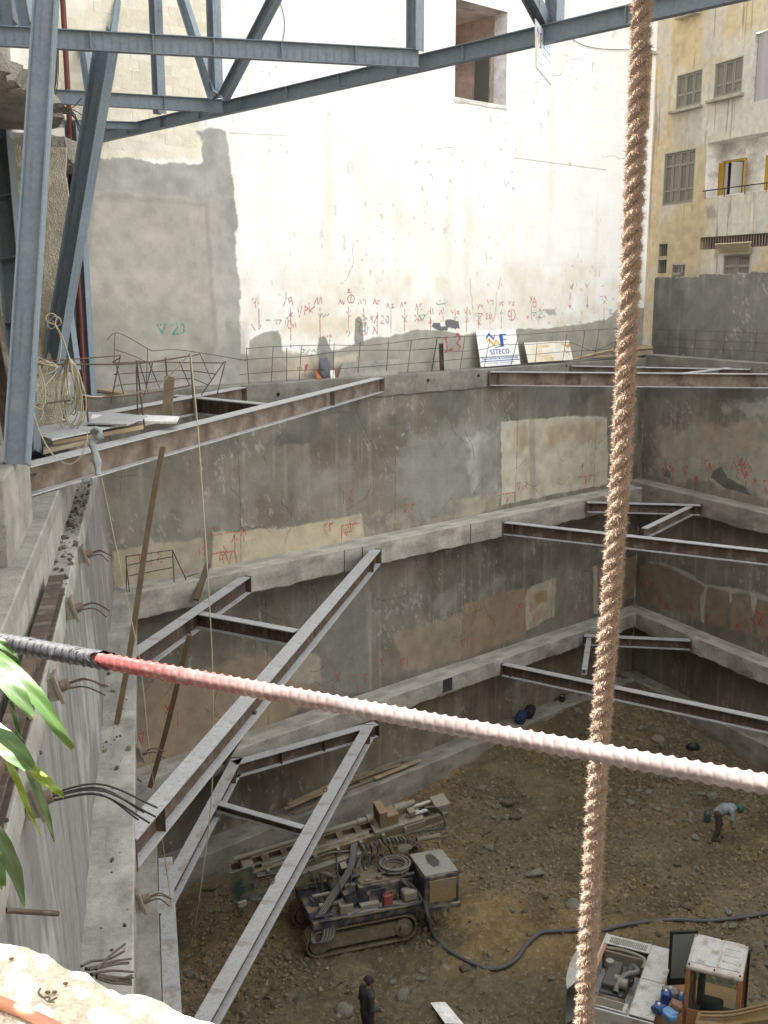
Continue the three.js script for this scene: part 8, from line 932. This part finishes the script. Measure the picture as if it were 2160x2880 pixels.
// parapet under the viewer
{
  const e = [[-0.95,-1.57],[-0.75,-1.54],[-0.61,-1.51],[-0.56,-1.5],[-0.52,-1.47],[-0.47,-1.43],[-0.42,-1.41],[-0.38,-1.38],[-0.34,-1.37],[-0.28,-1.34],[-0.23,-1.32],[-0.2,-1.31],[-0.12,-1.24],[-0.02,-1.15]], pts = [];
  for (let i = 0; i < e.length - 1; i++) for (let j = 0; j < 14; j++) { const t = j / 14, x = lerp(e[i][0], e[i + 1][0], t), z = lerp(e[i][1], e[i + 1][1], t); pts.push(new THREE.Vector2(x + 0.011 * (fbm(x * 30, z * 30, 1130, 3) - 0.5), -(z + 0.028 * (fbm(x * 22, z * 22, 1131, 3) - 0.5)))); }
  for (let i = e.length - 1; i >= 0; i -= 3) pts.push(new THREE.Vector2(e[i][0] - 0.12, -(e[i][1] + 0.32)));
  const g = metric(new THREE.ExtrudeGeometry(new THREE.Shape(pts), { depth: 1.6, bevelEnabled: true, bevelSize: 0.006, bevelThickness: 0.01, bevelSegments: 2 }).rotateX(-PI / 2).translate(0, 13.39, 0));
  const t = tex(512, 512, (u, v) => { const a = fbm(u * 5, v * 5, 1140, 5, 5), b = fbm(u * 70, v * 70, 1141, 2, 70), c = smooth(0.7, 0.78, fbm(u * 24, v * 24, 1142, 3, 24)); return mix3(mix3([0.42, 0.37, 0.3], [0.6, 0.55, 0.46], a), [0.3, 0.24, 0.18], c * 0.35).map((x) => x * (0.75 + 0.5 * b)); });
  tag(put('parapet', g, std({ map: sized(t, 0.45), bumpMap: sized(bRough, 0.3), bumpScale: 0.006, roughness: 0.95 })), 'chipped sunlit concrete parapet in the lower left corner', 'parapet');
  tag(put('garden_hose', tube([[-0.69,15.01,-1.43],[-0.6,15.01,-1.38],[-0.55,15.01,-1.35],[-0.51,15.01,-1.33],[-0.46,15.01,-1.3],[-0.4,15.01,-1.26],[-0.32,15.01,-1.2]], 0.0085, 40, 12), std({ color: col(0.5, 0.2, 0.13), roughness: 0.45 })), 'faded orange hose lying on the parapet', 'hose');
  const tw = thing('twig', 'thin dry twig lying on the parapet', 'twig'); put('stem', tube([[-0.5,15.01,-1.38],[-0.5,15.01,-1.37],[-0.49,15.01,-1.36],[-0.48,15.01,-1.36],[-0.48,15.01,-1.35],[-0.47,15.01,-1.36]], 0.0016, 20, 5), M.wood, tw); put('side_shoot', tube([[-0.49,15.01,-1.36],[-0.49,15.01,-1.36],[-0.48,15.01,-1.35],[-0.47,15.01,-1.35]], 0.0011, 14, 5), M.wood, tw);
  for (const [x, z, l] of [[-0.47,-1.4],[-0.48,-1.38],[-0.49,-1.38],[-0.57,-1.46]].map((p, i) => [...p, ['reddish seed nearest the parapet edge', 'reddish seed beside the twig', 'brown seed left of the twig', 'brown seed near the left end of the parapet'][i]])) { const s = put('seed', new THREE.SphereGeometry(0.003, 10, 8).scale(1.4, 0.7, 1), std({ color: col(0.16, 0.05, 0.03), roughness: 0.6 })); s.position.set(x, 15.004, z); tag(s, l, 'seed', 'seeds on the parapet'); }
}
// long leaves entering from the left
{
  const plant = thing('leafy_plant', 'long strap-shaped green leaves entering from the left edge', 'plant');
  const lm = [[0.045, 0.1, 0.025], [0.06, 0.13, 0.028], [0.17, 0.24, 0.03], [0.06, 0.1, 0.038]].map((c, i) => new THREE.MeshPhysicalMaterial({ color: col(1, 1, 1), map: (() => { const t = tex(128, 256, (u, v) => { const f = fbm(u * 40, v * 3, 1150 + i, 3), s = smooth(0.74, 0.8, fbm(u * 9, v * 14, 1160 + i, 3)), k = 0.75 + 0.5 * f, m = smooth(0.06, 0, Math.abs(u - 0.5)); return mix3(mix3(c, [0.1, 0.15, 0.06], m * 0.5), [0.2, 0.16, 0.08], s * 0.5 + smooth(0.93, 1, v) * 0.6 * fbm(u * 8, v * 20, 1170, 2)).map((x) => x * k); }); t.wrapS = t.wrapT = THREE.ClampToEdgeWrapping; return t; })(), roughness: 0.55, specularIntensity: 0.6, transmission: 0.35, thickness: 0, side: THREE.DoubleSide }));
  const leaf = (c, w, mi, fold = 0.35, seed = 1) => { // c: centre-line points, w: widths along it
    const cv = new THREE.CatmullRomCurve3(c.map((p) => V3(p))), n = 60, m = 8, pos = [], uv = [], idx = [];
    for (let i = 0; i <= n; i++) { const t = i / n, p = cv.getPoint(t), tg = cv.getTangent(t), view = V3(-p.x, 16 - p.y, -p.z).normalize(), up = V3(0.25, 0.9, 0.35), sd = tg.clone().cross(up.lerp(view, 0.6)).normalize(), nm = sd.clone().cross(tg).normalize(), f = t * (w.length - 1), i0 = Math.min(w.length - 2, Math.floor(f)), wd = lerp(w[i0], w[i0 + 1], f - i0); for (let j = 0; j <= m; j++) { const s = (j / m) * 2 - 1, rag = 1 + (Math.abs(s) > 0.9 ? 0.06 * (fbm(t * 30, s + seed, 1180, 3) - 0.5) : 0); p.clone(); const q = p.clone().addScaledVector(sd, s * wd * 0.5 * rag).addScaledVector(nm, -fold * wd * 0.3 * (1 - Math.abs(s)) + 0.0012 * Math.sin(t * 17 + s * 3 + seed)).addScaledVector(tg, i === n ? 0.01 * (fbm(s * 4, seed, 1181, 3) - 0.6) : 0); pos.push(q.x, q.y, q.z); uv.push(j / m, t); } }
    for (let i = 0; i < n; i++) for (let j = 0; j < m; j++) { const A = i * (m + 1) + j, B = A + 1, C = A + m + 1, D = C + 1; idx.push(A, C, B, B, C, D); }
    const g = new THREE.BufferGeometry(); g.setAttribute('position', new THREE.Float32BufferAttribute(pos, 3)); g.setAttribute('uv', new THREE.Float32BufferAttribute(uv, 2)); g.setIndex(idx); g.computeVertexNormals(); put('leaf', g, lm[mi], plant);
  };
  const LD = [[[[-0.518,15.643,-1.152],[-0.448,15.628,-1.108],[-0.395,15.615,-1.065],[-0.36,15.594,-1.04],[-0.335,15.567,-1.024],[-0.318,15.543,-1.019]],[0.0088,0.0221,0.0272,0.025,0.0191,0.0088],1],[[[-0.495,15.643,-1.111],[-0.435,15.633,-1.068],[-0.39,15.626,-1.026],[-0.365,15.611,-1.002],[-0.345,15.59,-0.988]],[0.0085,0.0241,0.0327,0.027,0.0085],0],[[[-0.512,15.57,-1.137],[-0.448,15.554,-1.093],[-0.404,15.543,-1.05],[-0.38,15.536,-1.028],[-0.361,15.524,-1.015]],[0.0088,0.028,0.0383,0.0353,0.0177],0],[[[-0.393,15.525,-1.036],[-0.388,15.504,-1.042],[-0.38,15.485,-1.038],[-0.375,15.459,-1.043],[-0.363,15.437,-1.038]],[0.0099,0.0107,0.0099,0.0064,0.0011],2],[[[-0.372,15.529,-1.027],[-0.364,15.513,-1.033],[-0.351,15.502,-1.031],[-0.344,15.489,-1.039],[-0.337,15.482,-1.037]],[0.0084,0.0155,0.0155,0.0113,0.0042],2],[[[-0.369,15.527,-1.026],[-0.368,15.498,-1.041],[-0.363,15.473,-1.046],[-0.359,15.447,-1.051],[-0.356,15.421,-1.055]],[0.0128,0.0149,0.0128,0.0099,0.0014],3],[[[-0.465,15.476,-1.077],[-0.428,15.451,-1.051],[-0.401,15.433,-1.027],[-0.388,15.405,-1.022],[-0.378,15.368,-1.014]],[0.0087,0.0217,0.026,0.0217,0.0036],3],[[[-0.458,15.475,-1.036],[-0.418,15.451,-1.011],[-0.399,15.437,-0.998],[-0.393,15.424,-0.995],[-0.39,15.405,-0.991]],[0.0084,0.0195,0.0209,0.0167,0.0084],0],[[[-0.4,15.573,-1.076],[-0.395,15.556,-1.073],[-0.391,15.539,-1.069],[-0.387,15.528,-1.067],[-0.382,15.516,-1.065]],[0.0058,0.0072,0.0072,0.0065,0.0043],0],[[[-0.502,15.631,-1.17],[-0.451,15.625,-1.148],[-0.423,15.62,-1.127],[-0.412,15.608,-1.124],[-0.403,15.596,-1.122]],[0.0061,0.0137,0.0152,0.0122,0.0061],0]];
  LD.forEach(([c, w, mi], i) => leaf(c, w.map((x) => x * 0.68), mi, 0.35, i * 3.7));
  for (let i = 0; i < 46; i++) { const z = rr(-2.0, -0.95), x = 0.4 * z - 0.33 - 0.6 * R(), y = rr(16.15, 16.75), a = rr(-0.8, 0.8), l = rr(0.3, 0.55); leaf([[x - l * 0.5 * Math.cos(a), y - 0.02, z - l * 0.5 * Math.sin(a)], [x - 0.1 * Math.cos(a), y + 0.06, z], [x + l * 0.25 * Math.cos(a), y + 0.04, z + l * 0.25 * Math.sin(a)], [x + l * 0.5 * Math.cos(a), y - 0.12, z + l * 0.5 * Math.sin(a)]], [0.006, 0.035, 0.035, 0.006], i % 2, 0.35, i); }  // leaves out of view overhead, added to shade the parapet and plant
  for (let i = 0; i < 60; i++) { const x = rr(-1.42, -1.1), y = rr(16.2, 16.7), z = rr(-2.0, -1.5), a = rr(-3, 3), l = rr(0.25, 0.4), c = Math.cos(a) * l * 0.5, s = Math.sin(a) * l * 0.5, k = Math.abs(c) > 0.06 ? 0.55 : 1; leaf([[x - c * k, y - 0.04, z - s], [x, y + 0.03, z], [x + c * k, y - 0.08, z + s]], [0.008, 0.045, 0.008], i % 2, 0.35, i); }  // denser unseen clump, placed so its shadow falls on the parapet
  put('stem', tube([[-0.497,15.738,-1.171],[-0.518,15.643,-1.152],[-0.512,15.57,-1.137],[-0.494,15.448,-1.112],[-0.491,15.246,-1.071]], 0.008, 30, 8), std({ color: col(0.08, 0.13, 0.05), roughness: 0.7 }), plant);
}

renderer.render(scene, camera);
